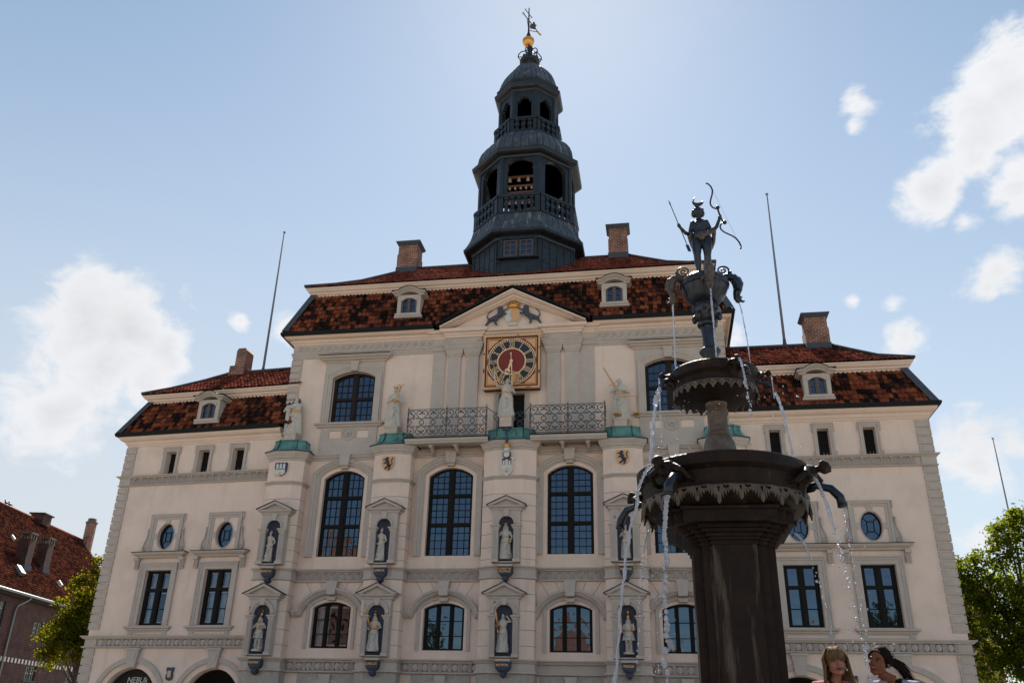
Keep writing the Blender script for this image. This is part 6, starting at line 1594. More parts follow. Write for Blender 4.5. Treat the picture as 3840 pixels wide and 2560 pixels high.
g.tube([(X - .008, Y, z0 + .63), (X - .01, Y - .004, z0 + .69)], [.028, .024], 8); g.ball((X - .012, Y - .01, z0 + .73), .046, 14, 10, .9, 1.05, 1.15); g.ball((X - .010, Y - .058, z0 + .722), .010, 6, 5)
g.tube([(X - .07, Y, z0 + .61), (X - .095, Y + .01, z0 + .53), (X - .105, Y - .005, z0 + .47), (X - .155, Y - .06, z0 + .46), (X - .205, Y - .09, z0 + .51)], [.030, .026, .024, .020, .016], 8)
g.tube([(X + .06, Y, z0 + .61), (X + .09, Y + .01, z0 + .54), (X + .115, Y - .01, z0 + .48), (X + .16, Y - .05, z0 + .52), (X + .19, Y - .07, z0 + .595)], [.030, .026, .024, .020, .016], 8)
for (hx, hy, hz, d) in ((X - .213, Y - .095, z0 + .525, -1), (X + .193, Y - .072, z0 + .61, 1)):
    g.ball((hx, hy, hz), .019, 8, 6)
    for k in range(4): g.tube([(hx - d * .01, hy, hz - .012 + k * .010), (hx + d * .016, hy - .018, hz - .012 + k * .010), (hx + d * .018, hy - .002, hz - .010 + k * .010)], .0055, 5)
    g.tube([(hx, hy - .005, hz + .012), (hx + d * .006, hy - .022, hz + .022)], .006, 5)
link('body', fuse(g, .0052, 1, 'archer_body'), 'bronze', ds)
g = G(); 
for s in (-1, 1): g.ball((X - .012 + s * .036, Y + .012, z0 + .722), .034, 10, 8, 1, 1, 1.25)
g.ball((X - .012, Y + .016, z0 + .752), .052, 12, 8); 
for k in range(9): a = k * .7; g.ball((X - .012 + .05 * math.cos(a), Y + .012 + .03 * math.sin(a), z0 + .77 - .008 * (k % 3)), .016, 6, 5)
link('hair', fuse(g, .0055, 1, 'archer_hair'), 'bronze', ds)
g = G(); cx_ = X - .005; pts = [(cx_ + .052 * math.cos(t) , Y - .01, z0 + .868 + .048 * math.sin(t)) for t in [math.radians(d) for d in range(176, 372, 14)]]
g.tube(pts, [.003, .007, .012, .016, .019, .021, .022, .022, .021, .019, .016, .012, .008, .004][:len(pts)], 6); g.tube([(cx_ - .05, Y - .01, z0 + .86), (cx_ - .03, Y - .01, z0 + .91)], [.01, .003], 5); g.tube([(cx_ - .01, Y, z0 + .79), (cx_ - .015, Y, z0 + .83)], [.02, .022], 8); g.build('crescent_headdress', 'bronze', ds)
g = G(); g.tube([(X - .115, Y - .02, z0 + .485), (X - .10, Y + .02, z0 + .40), (X - .085, Y + .04, z0 + .35), (X - .055, Y + .05, z0 + .31)], [.032, .024, .022, .02], 7)
g.tube([(X - .06, Y - .065, z0 + .42), (X + .0, Y - .085, z0 + .40), (X + .08, Y - .07, z0 + .44), (X + .125, Y - .04, z0 + .50)], [.020, .026, .026, .024], 7); g.tube([(X - .03, Y - .075, z0 + .44), (X + .06, Y - .08, z0 + .43), (X + .13, Y - .03, z0 + .47), (X + .12, Y + .02, z0 + .38), (X + .10, Y + .04, z0 + .31)], [.016, .022, .026, .02, .01], 7)
g.ball((X + .0, Y - .08, z0 + .385), .032, 8, 6); link('drapery', fuse(g, .006, 1, 'drapery'), 'bronze_lt', ds)
def thing_mesh(o, label, cat, group=None): return tag(o, label, cat, group)
g = G(); a, b = V(X - .305, Y - .10, z0 + .845), V(X - .125, Y - .075, z0 + .23); g.tube([a, a + (b - a) * .08, a + (b - a) * .10, b], [.001, .008, .0045, .0045], 6)
for s in (-1, 1): g.obox(b + (a - b) * .07 + V(s * .008, 0, 0), (a - b) * .06, V(s * .008, .001, 0), V(0, .0015, 0))
thing_mesh(g.build('arrow', 'bronze'), 'long thin bronze arrow held upright in the archer statue\'s raised hand', 'arrow')
g = G(); yb_ = Y - .085
P1 = [(5.930, 6.635), (5.950, 6.622), (5.972, 6.59), (5.985, 6.545), (5.978, 6.49), (5.962, 6.44), (5.952, 6.40), (5.955, 6.365), (5.972, 6.335), (5.998, 6.318), (6.022, 6.322)]
P2 = [(6.055, 6.148), (6.040, 6.130), (6.028, 6.105), (6.034, 6.070), (6.060, 6.038), (6.100, 6.010), (6.140, 5.985), (6.175, 5.950), (6.200, 5.905), (6.212, 5.862), (6.208, 5.835)]
g.tube([(x, yb_, z) for x, z in P1], .0085, 6); g.tube([(x, yb_, z) for x, z in P2], .0085, 6); g.tube([(6.018, yb_, 6.325), (6.035, yb_, 6.24), (6.060, yb_, 6.155)], .0095, 6)
g.ball((6.022, yb_, 6.330), .022, 8, 7); g.ball((6.078, yb_, 6.148), .022, 8, 7); g.ball((5.930, yb_, 6.635), .010, 6, 5); g.ball((6.206, yb_, 5.835), .010, 6, 5)
o = g.build('bow', 'bronze'); tag(o, 'curling bronze double-curved bow with a thin string held by the archer statue', 'bow')
G().tube([(5.985, yb_, 6.55), (6.19, yb_, 5.915)], .0011, 4).build('bowstring', 'iron', o)

# ---- water --------------------------------------------------------------------------
WG = 'water jets of the fountain'
def jet(p0, v, r, T, label, br=None, seed=0, wob=.006, drops=True):
    """falling stream from p0 with horizontal velocity v; breaks into drops after time br"""
    rr = random.Random(seed); g = G(); pts = []; rs = []; n = max(8, int(T * 110)); p0 = Vector(p0)
    tb_ = br if br else T
    for i in range(n + 1):
        t = tb_ * i / n; p = p0 + Vector(v) * t + V(0, 0, -4.9 * t * t); w = wob * (.1 + t * 1.6); fz = (p.z + seed) * 5
        pts.append(p + V(noise.noise((fz, seed, 0)) * w * 3 + rr.uniform(-w, w) * .25, noise.noise((fz, seed, 9)) * w * 3, 0)); rs.append(r * (1 - .3 * t / T) * rr.uniform(.6, 1.35))
    rs[-1] *= .2
    g.tube(pts, rs, 7)
    t = tb_
    while t < T:
        p = p0 + Vector(v) * t + V(0, 0, -4.9 * t * t); s = r * rr.uniform(.5, 1.25); g.ball((p.x + rr.uniform(-.012, .012), p.y + rr.uniform(-.012, .012), p.z), s, 7, 5, 1, 1, rr.uniform(.9, 1.6)); t += rr.uniform(.006, .018)
    o = g.build('water_jet', 'water', fix=False); tag(o, label, 'water jet', WG); return o
def rad(ang, r, z): a = math.radians(ang); return V(bx_ + r * math.cos(a), AY + r * math.sin(a), z)
def rv(ang, s, vz=0): a = math.radians(ang); return (s * math.cos(a), s * math.sin(a), vz)
jet(rad(184, .315, 5.29), rv(184, .03), .0095, .40, 'thin straight jet falling from the left beast of the bronze bowl', seed=1, wob=.002)
jet(rad(276, .315, 5.29), rv(276, .03), .0095, .40, 'thin straight jet falling from the front beast of the bronze bowl', seed=2, wob=.002)
jet(rad(4, .315, 5.29), rv(4, .16), .0065, .39, 'thin jet falling from the right beast of the bronze bowl', seed=3, wob=.002)
q = Q[('b', 3)]; jet(q(.235, 0, .03), rv(190, .02), .008, .62, 'thin dripping jet from the left figure of the upper basin', br=.34, seed=4, wob=.002); p_ = q(.245, .12, -.2); jet(p_, (-.30, -.1, 0), .024, .38, 'thick splashing stream from the left horn of the upper basin', seed=5, wob=.012)
q = Q[('b', 0)]; jet(q(.235, 0, .03), (.16, -.12, 0), .012, .34, 'short crooked jet from the front figure of the upper basin', br=.22, seed=6, wob=.006)
q = Q[('b', 1)]; jet(q(.235, 0, .03), (.02, 0, 0), .006, .22, 'very thin jet from the right figure of the upper basin', seed=7, wob=.001); jet(q(.245, .12, -.2) , (.30, -.02, 0), .015, .36, 'clear arching stream from the right horn of the upper basin', seed=8, wob=.005)
q = Q[('a', 3)]; jet(q(.235, 0, .03), (-.62, -.10, 0), .015, .80, 'twisting stream sprayed from the left figure of the lower basin', br=.62, seed=9, wob=.016); jet(q(.245, -.12 + .24, -.2), (-.16, -.05, 0), .022, .55, 'thick broken stream from the left horn of the lower basin', br=.28, seed=10, wob=.016)
q = Q[('a', 0)]; jet(q(.10, 0, .0), (.36, -.28, 0), .015, .66, 'stream from the right figure of the lower basin breaking into drops', br=.30, seed=11, wob=.010)
jet(q(.245, .12, -.2), (.06, -.04, 0), .007, .60, 'line of separate drops below the right horn of the lower basin', br=.03, seed=12)
q = Q[('a', 1)]; jet((6.47, -22.0, 3.10), (.52, .05, 0), .010, .60, 'thin jet emerging below the rear right side of the lower basin', br=.22, seed=13, wob=.004)
q = Q[('a', 2)]; jet((5.19, -22.1, 3.12), (-.30, 0, 0), .010, .50, 'thin beaded jet emerging below the rear left side of the lower basin', br=.20, seed=14, wob=.006)
g = G(); rr = random.Random(5)
for i in range(230):
    k = rr.random()
    if k < .35: x, y, z = rr.gauss(AX - .62, .07), rr.uniform(-22.7, -22.1), rr.uniform(1.8, 3.3)
    elif k < .65: x, y, z = rr.gauss(AX + .88, .10), rr.uniform(-22.95, -22.4), rr.uniform(1.7, 3.1)
    else: x, y, z = AX + rr.uniform(-.55, .75), rr.uniform(-22.7, -22.0), rr.uniform(3.55, 4.35)
    g.ball((x, y, z), rr.uniform(.003, .009), 6, 4, 1, 1, rr.uniform(.9, 1.5))
for i in range(0):
    a = rr.uniform(-2.6, -1.0) + PI; p = Vector((AX - .70 + rr.uniform(-.02, .03), -22.4, rr.uniform(3.95, 4.2))); g.tube([p, p + V(-.035, 0, .008), p + V(-.06 - rr.random() * .02, 0, .012)], [.008, .005, .003], 5)
o = g.build('water_drops', 'water', fix=False); tag(o, 'scattered falling water drops around the fountain', 'water drops'); o['kind'] = 'stuff'

# ================================================================= PEOPLE
def person(label, x, y, zt, yaw, tilt, nod, skin, hairm, top, kind):
    """zt: top of the head; built in a head frame then placed; the whole body is one surface"""
    t = empty('person', (x, y, .70), label, 'person')
    S = 1.0
    Hc = V(x, y, zt - .125)          # head centre
    rot = Matrix.Rotation(math.radians(yaw), 4, 'Z') @ Matrix.Rotation(math.radians(tilt), 4, 'Y') @ Matrix.Rotation(math.radians(nod), 4, 'X')
    HM = Matrix.Translation(Hc) @ rot
    h = G()
    h.ball((0, .010, .030), .080, 20, 14, .88, 1.08, 1.02)                       # cranium
    h.ball((0, -.022, -.028), .062, 18, 12, .95, .98, 1.10)                      # face mass
    h.ball((0, -.050, -.086), .024, 10, 8, 1.15, .9, .8)                       # chin
    h.tube([(-.050, -.002, -.050), (-.028, -.038, -.080), (.0, -.050, -.092), (.028, -.038, -.080), (.050, -.002, -.050)], [.016, .016, .017, .016, .016], 8)
    for s in (-1, 1):
        h.ball((s * .034, -.050, -.026), .024, 10, 8, 1, .75, .9)                # cheeks
        h.tube([(s * .012, -.080, .012), (s * .030, -.079, .018), (s * .050, -.064, .012)], .008, 6)   # brow
        h.ball((s * .074, .012, -.018), .017, 8, 7, .45, 1, 1.35)               # ears
    h.tube([(0, -.079, .006), (0, -.090, -.012), (0, -.099, -.027)], [.008, .010, .012], 8); 
    for s in (-1, 1): h.ball((s * .009, -.090, -.031), .0075, 6, 5)
    n = 16; lips = [(.020 * math.cos(2 * PI * k / n), -.082 + .009 * abs(math.cos(2 * PI * k / n)), -.058 + (.010 if kind == 1 else .006) * math.sin(2 * PI * k / n)) for k in range(n + 1)]
    h.tube(lips, .0052, 6)
    body = G(); body.merge(h, HM)
    nk = HM @ V(0, .015, -.08); C0 = V(x - .01, y + .03, zt - .262)
    if kind == 2: C0 = V(x + .095, y + .02, zt - .262)
    body.tube([nk, (nk + C0) / 2, C0], [.040, .038, .045], 12)
    by = math.radians(yaw * (.3 if kind == 2 else .5)); bx2 = V(math.cos(by), math.sin(by), 0); bf = V(math.sin(by), -math.cos(by), 0)
    sh = .135
    lean = bf * .04
    P = [C0 + V(0, 0, -.02), C0 + V(0, 0, -.10) - lean * .2, C0 + V(0, 0, -.22) - lean * .8, C0 + V(0, 0, -.34) - lean * 1.4, C0 + V(0, 0, -.44) - lean * 1.6]
    body.tube(P, [.085, .115, .105, .095, .11], 16, flat=.72)
    hip = P[-1]
    body.ball(tuple(hip), .12, 12, 8, 1, .8, .8)
    hands = []
    for s in (-1, 1):
        s0 = C0 + bx2 * s * sh + V(0, 0, -.045); e = s0 + bx2 * s * .05 + bf * .05 + V(0, 0, -.20); w = e + bf * .17 + bx2 * (-s) * .03 + V(0, 0, -.06)
        body.tube([C0 + bx2 * s * .05 + V(0, 0, -.03), s0, (s0 + e) / 2, e, (e + w) / 2, w], [.045, .046, .036, .030, .026, .020], 10)
        # palm and five bent fingers
        pd = (w - e).normalized(); body.tube([w, w + pd * .035, w + pd * .06], [.020, .026, .022], 8, flat=.5)
        for k in range(4):
            b = w + pd * .055 + bx2 * (k - 1.5) * .012; body.tube([b, b + pd * (.022 + .004 * (1.5 - abs(k - 1.5))) + V(0, 0, -.004), b + pd * .034 + V(0, 0, -.02)], [.0065, .006, .005], 6)
        b = w + pd * .02 + bx2 * (-s) * .022; body.tube([b, b + bx2 * (-s) * .018 + pd * .015, b + bx2 * (-s) * .02 + pd * .033 + V(0, 0, -.006)], [.008, .007, .006], 6)
        # legs
        k0 = hip + bx2 * s * .06 + V(0, 0, -.04); gz = .70; hgt = k0.z - gz
        k1 = k0 + V(0, 0, -hgt * .48) + bf * .03; k2 = V(k1.x, k1.y, gz + .06) - bf * .03
        body.tube([k0, (k0 + k1) / 2, k1, (k1 + k2) / 2, k2], [.078, .068, .050, .048, .032], 12); body.tube([k2 + V(0, 0, -.03) - bf * .02, k2 + V(0, 0, -.04) + bf * .10], [.034, .026], 8)
    # carve the mouth open: dark inner mouth is its own part; weld the body
    bo = link('body', fuse(body, .0058, 2, 'person_body'), skin, t)
    def sub(nm, gg, m, wm=True, mtx=HM):
        z = G(); z.merge(gg, mtx) if mtx is not None else z.merge(gg); return z.build(nm, m, t, fix=False)
    m = G(); m.ball((0, -.081, -.0575), .016, 14, 8, 1.15, .5, .58 if kind == 1 else .36); sub('mouth', m, 'mouth')
    m = G(); m.tube([(-.012, -.085, -.053), (0, -.0900, -.0525), (.012, -.085, -.053)], .0022, 5); sub('teeth', m, 'teeth')
    m = G(); m.tube([(a * 1.03, b - .003, c) for a, b, c in lips], .0045, 6); sub('lips', m, 'lip')
    for s in (-1, 1):
        m = G(); m.ball((s * .030, -.0725, .002), .0125, 10, 8, 1.15, .8, .62); e_ = sub('eye', m, 'eye')
        m = G(); m.ball((s * .030 - (.002 if kind == 2 else 0), -.0808, .002), .0075, 8, 6, 1, .5, .92); z = G(); z.merge(m, HM); z.build('iris', 'iris', e_, fix=False)
        m = G(); m.tube([(s * .016, -.082, .0165), (s * .031, -.084, .0205), (s * .047, -.073, .0150)], [.0025, .0035, .002], 5); sub('eyebrow', m, hairm)
        m = G(); m.tube([(s * .018, -.082, .005), (s * .030, -.0865, .0085), (s * .043, -.077, .004)], .0016, 4); sub('eyelashes', m, 'dkhair')
    # hair
    rr = random.Random(11 + kind); hg = G()
    if kind == 1:
        cap = G(); cap.ball((0, .022, .036), .088, 20, 12, .93, 1.02, 1.02); hg.merge(cap, HM)
        down = V(0, 0, -1)
        for i in range(520):
            u = rr.uniform(-1, 1); part = V(0, rr.uniform(-.045, .07), .125)
            s = 1 if rr.random() < .5 else -1; a = rr.uniform(-.15, 1) * PI * .5
            # side/back strands: from the crown over the temple, then straight down
            sx_ = math.cos(a) * s; sy_ = math.sin(a)
            r1 = .087 + rr.uniform(0, .010)
            p0 = V(0, part.y * .6, .122); p1 = V(sx_ * .062, -.012 + sy_ * .06, .098); p2 = V(sx_ * (r1 + .002), -.012 + sy_ * .092, .03); p3 = V(sx_ * (r1 + .004), -.014 + sy_ * .096, -.05)
            w3 = HM @ p3; ln = rr.uniform(.14, .30)
            fwd = bf * (.045 if sy_ < .45 else -.02)
            w4 = w3 + V(s * .012, 0, -ln * .5) + fwd * .5; w5 = w3 + V(s * rr.uniform(.0, .05), 0, -ln) + fwd
            th = rr.uniform(.0018, .0036); hg.tube([HM @ p0, HM @ p1, HM @ p2, w3, w4, w5], [th, th, th, th, th * .9, th * .3], 5)
        for i in range(90):   # fringe over the forehead
            u = -1 + 2 * (i + .5) / 90 + rr.uniform(-.02, .02); ln = rr.uniform(-.004, .010) + .012 * abs(u)
            p = [V(u * .012, -.0, .122), V(u * .040, -.058, .100), V(u * .060, -.090 + .022 * u * u, .055), V(u * .064, -.093 + .028 * u * u, .016 - ln)]
            hg.tube([HM @ q_ for q_ in p], [.003, .0048, .0045, .0018], 5)
    else:
        cap = G(); cap.ball((0, .022, .036), .086, 22, 14, .93, 1.06, 1.03); hg.merge(cap, HM)
        for i in range(170):
            a = rr.uniform(.02, .98) * PI; s = 1 if rr.random() < .5 else -1
            st_ = V(s * rr.uniform(.0, .070), -.068 + .0, .060 - rr.uniform(0, .035) * 1.0)
            st_ = V(s * .072 * math.sin(a / 2), -.076 * math.cos(a / 2) + .0, .062 + .012 * math.cos(a / 2) - .05 * math.sin(a / 2) ** 2)
            tail = V(rr.uniform(-.012, .012), .112, .0 + rr.uniform(-.012, .012))
            mid = (st_ + tail) / 2; mid = V(0, .02, .035) + (mid - V(0, .02, .035)).normalized() * .091
            m1 = V(0, .02, .035) + (st_ * .7 + tail * .3 - V(0, .02, .035)).normalized() * .089
            hg.tube([HM @ st_, HM @ m1, HM @ mid, HM @ tail], [.0015, .004, .004, .004], 5)
        tl = HM @ V(0, .112, 0)
        for i in range(90):   # ponytail flung out behind
            d = V(.10, .04, -.005); a, b = rr.uniform(-.02, .02), rr.uniform(-.026, .026)
            hg.tube([tl, tl + d * .6 + V(a, 0, b + .018), tl + d * 1.2 + V(a * 1.5, b, b * 1.4 - .015), tl + d * 1.75 + V(a * 2, b, b * 1.8 - .085)], [.006, .006, .005, .0015], 5)
    hg.build('hair', hairm, t, fix=False)
    # shirt following the body, trousers
    c = G(); c.tube([C0 + V(0, 0, -.030), C0 + V(0, 0, -.055), P[1], P[2], P[3], P[4] + V(0, 0, -.02)], [.062, .100, .127, .118, .110, .120], 20, flat=.76)
    for s in (-1, 1):
        s0 = C0 + bx2 * s * sh + V(0, 0, -.045); e = s0 + bx2 * s * .05 + bf * .05 + V(0, 0, -.20)
        c.tube([C0 + bx2 * s * .05 + V(0, 0, -.035), s0 + V(0, 0, .004), (s0 * .5 + e * .5)], [.050, .058, .050], 12)
    link('shirt', fuse(c, .008, 3, 'shirt'), top, t)
    c = G(); c.ball(tuple(hip + V(0, 0, -.01)), .13, 14, 9, 1, .84, .8)
    for s in (-1, 1):
        k0 = hip + bx2 * s * .06 + V(0, 0, -.04); hgt = k0.z - .70; k1 = k0 + V(0, 0, -hgt * .48) + bf * .03; c.tube([k0, (k0 + k1) / 2, k1], [.088, .080, .066], 12)
    link('shorts', fuse(c, .009, 2, 'shorts'), 'denim', t)
    return t
person('girl with long blond hair and fringe, mouth open, in a pink top beside the fountain', 6.575, -22.58, 2.105, 6, -4, -8, 'skin1', 'blond', 'pink', 1)
person('smiling dark-haired girl with a ponytail in a pale lilac shirt, head turned left', 6.90, -22.58, 2.115, -38, 12, -4, 'skin2', 'dkhair', 'lilac', 2)

# ================================================================= LEFT BRICK HOUSE
E0 = V(-26.2, 8, 7.4); vv = V(-.159, .987, 0).normalized(); nn_ = V(.987, .159, 0).normalized()
def HT(s, o, z):
    """house frame: s along the eaves away from us, o outwards from the wall, z height"""
    p = E0 + vv * s + nn_ * o; return (p.x, p.y, z)
hb = empty('brick_house', tuple(HT(4, -5, 0)), 'dark red brick house with steep tiled roof, twin dark chimneys and green-framed windows', 'house')
S0, S1 = -9.0, 17.0; WO = -.35
WINS = [(.62, 1.46, 5.69, 6.92), (4.50, 5.42, 5.68, 6.36), (4.74, 5.78, 3.48, 4.20), (-1.9, -1.0, 5.69, 6.92), (.62, 1.5, 3.3, 4.2), (8.4, 9.3, 5.68, 6.36), (9.2, 10.2, 3.2, 3.95), (12.4, 13.3, 5.68, 6.36)]
g = G(HT); fl = [(S0, 0), (S1, 0), (S1, 7.35), (S0, 7.35)]; loops = [fl] + [rect(a, b, c, d) for a, b, c, d in WINS]
tri = tessellate_polygon([[Vector((x, 0, z)) for x, z in l] for l in loops]); al = [p for l in loops for p in l]
g.add([(s, WO, z) for s, z in al], tri)
for a, b, c, d in WINS: g.add([(s, o, z) for o in (WO, WO - .2) for s, z in rect(a, b, c, d)], [(i, (i + 1) % 4, (i + 1) % 4 + 4, i + 4) for i in range(4)])
g.add([(S1, WO, 0), (S1, -10, 0), (S1, -10, 7.3), (S1, -5, 12.6), (S1, WO, 7.35)], [(0, 1, 2, 3, 4)]); g.add([(S0, WO, 0), (S0, -10, 0), (S0, -10, 7.3), (S0, -5, 12.6), (S0, WO, 7.35)], [(0, 1, 2, 3, 4)])
g.box(S0, S1, WO - .02, WO + .03, 4.93, 5.0); wh = g.build('wall', 'brick', hb, fix=False)
g = G(HT)
s = S0 + .1
while s < S1:
    g.box(s, s + .15, WO - .01, WO + .012, 4.22, 4.44); s += .335
g.build('white_blocks', 'white', wh)
for i, (a, b, c, d) in enumerate(WINS):
    g = G(HT); g.box(a, b, WO - .24, WO - .22, c, d); 
    for (x0, x1, z0, z1) in ((a, a + .07, c, d), (b - .07, b, c, d), (a, b, c, c + .07), (a, b, d - .07, d), ((a + b) / 2 - .04, (a + b) / 2 + .04, c, d)) + (((a, b, (c + d) / 2 - .04, (c + d) / 2 + .04),) if d - c > 1 else ()): g.box(x0, x1, WO - .14, WO - .06, z0, z1)
    g.box(a - .07, b + .07, WO - .08, WO + .03, c - .06, c)
    w = g.build('window', 'frame_gn', hb)
    g = G(HT); nz = 4 if d - c > 1 else 2
    for k in range(2):
        x0, x1 = (a + .07, (a + b) / 2 - .04) if k == 0 else ((a + b) / 2 + .04, b - .07)
        for f in (0.02, .5, .98): x = x0 + (x1 - x0) * f; g.box(x - .012, x + .012, WO - .13, WO - .10, c + .07, d - .07)
        for f in range(nz + 1): z = c + .07 + (d - c - .14) * f / nz; g.box(x0, x1, WO - .13, WO - .10, z - .012, z + .012)
    g.build('glazing_bars', 'whitebar', w)
    g = G(HT); g.add([(a, WO - .135, c), (b, WO - .135, c), (b, WO - .135, d), (a, WO - .135, d)], [(0, 1, 2, 3)]); g.build('pane', 'glass', w, fix=False)
slp = math.radians(48)
rh = tile_roof('roof', 'tile3', V(0, 0, 0), V(1, 0, 0), V(0, 1, 0), [(0, 0), (.5, .42), (7.35 * math.cos(slp), 7.35 * math.sin(slp))], 44, .20, lambda t, ii: (S0, S1 - .3), hb, lambda x, y, z: HT(x, -y, 7.4 + z), amp=.03, sub=3, seed=9)
g = G(HT); ry, rz = -7.35 * math.cos(slp), 7.4 + 7.35 * math.sin(slp); g.tube([(S0, ry, rz + .05), (S1 - .3, ry, rz + .05)], .10, 7); g.add([(S0, ry, rz), (S1 - .3, ry, rz), (S1 - .3, ry * 2, 7.4), (S0, ry * 2, 7.4)], [(0, 1, 2, 3)]); g.build('ridge', 'tile3', rh)
g = G(HT); g.box(S0, S1 - .3, WO, -.02, 7.18, 7.34); g.build('eaves_soffit', 'frame_br', rh)
g = G(HT); g.tube([(S0, .06, 7.38), (S1 - .3, .06, 7.38)], .075, 8); gt = g.build('gutter', 'zinc', hb)
for s in (2.9,):
    g = G(HT); g.tube([(s, .05, 7.32), (s - .15, .0, 7.15), (s - .5, WO + .08, 6.85), (s - .6, WO + .08, 6.6), (s - .6, WO + .08, 0)], .05, 8); g.build('downpipe', 'zinc', hb)
def hch(s0, up0, w, zt, m='brick_ch', oct_=False, capm='stem'):
    o0 = -up0 * math.cos(slp); zb = 7.4 + up0 * math.sin(slp)
    g = G(HT); 
    if oct_: g.plan([(s0 + w * (1 + math.cos(k * PI / 4 + PI / 8)) , o0 + w * math.sin(k * PI / 4 + PI / 8)) for k in range(8)], zb - .6, zt)
    else: g.box(s0, s0 + w, o0 - w, o0, zb - .7, zt)
    c = g.build('chimney', 'brick' if not oct_ else 'brick_ch', hb)
    g = G(HT)
    if oct_: g.plan([(s0 + w + w * 1.15 * math.cos(k * PI / 4 + PI / 8), o0 + w * 1.15 * math.sin(k * PI / 4 + PI / 8)) for k in range(8)], zt, zt + .12); g.plan([(s0 + w + w * .8 * math.cos(k * PI / 4 + PI / 8), o0 + w * .8 * math.sin(k * PI / 4 + PI / 8)) for k in range(8)], zt + .12, zt + .34)
    else:
        g.box(s0 - .03, s0 + w + .03, o0 - w - .03, o0 + .03, zt + .28, zt + .36)
        for dx in (0, w * .42, w * .84):
            for dy in (0, w * .84): g.box(s0 + dx, s0 + dx + w * .16, o0 - dy - w * .16, o0 - dy, zt, zt + .29)
    g.build('chimney_head', capm, c)
    g = G(HT); g.box(s0 - .06, s0 + (2 * w if oct_ else w) + .06, o0 - w - .05, o0 + .06, zb - .25, zb + .18); g.build('chimney_flashing', 'flash', c)
hch(4.15, 2.2, .62, 10.55); hch(6.45, 2.5, .62, 10.75); hch(16.3, 6.9, .34, 14.1, oct_=True); 
g = G(HT); g.box(10.3, 11.3, ry - .4, ry + .4, rz - .2, rz + .42); g.box(10.2, 11.4, ry - .5, ry + .5, rz + .42, rz + .5); g.build('ridge_vent', 'brick', hb)
def onroof(s, up, w, l, nm, m):
    g = G(HT); o0, z0_ = -up * math.cos(slp), 7.4 + up * math.sin(slp); o1, z1_ = -(up + l) * math.cos(slp), 7.4 + (up + l) * math.sin(slp); h = .09
    g.add([(s, o0 + h, z0_ + h), (s + w, o0 + h, z0_ + h), (s + w, o1 + h, z1_ + h), (s, o1 + h, z1_ + h), (s, o0 - .05, z0_ - .05), (s + w, o0 - .05, z0_ - .05), (s + w, o1 - .05, z1_ - .05), (s, o1 - .05, z1_ - .05)], [(0, 1, 2, 3), (0, 1, 5, 4), (1, 2, 6, 5), (2, 3, 7, 6), (3, 0, 4, 7)])
    g.build(nm, m, hb, fix=False)
onroof(3.15, 1.5, .42, .55, 'skylight', 'zinc'); onroof(4.9, 4.3, .14, .3, 'roof_vent', 'white'); onroof(7.6, 1.6, .14, .35, 'roof_vent', 'white')
for s, dz in ((6.75, .0), (7.15, .02)):
    g = G(); b = V(*HT(s, ry, rz + .24)); g.ball(tuple(b), .09, 8, 6, .7, 1.5, .8); g.ball((b.x, b.y - .10, b.z + .10), .05, 7, 5); g.tube([b + V(0, .1, .0), b + V(0, .26, -.03)], [.05, .02], 5); g.tube([b + V(0, -.14, .10), b + V(0, -.19, .09)], [.015, .003], 4)
    g.tube([b + V(.02, 0, -.06), b + V(.02, 0, -.12)], .01, 4); g.tube([b + V(-.02, 0, -.06), b + V(-.02, 0, -.12)], .01, 4)
    o = g.build('pigeon', 'iron', fix=False); tag(o, 'small dark pigeon on the far left roof ridge, ' + ('the nearer of the pair' if dz == 0 else 'the farther of the pair'), 'pigeon', 'pigeons on the roof ridge')

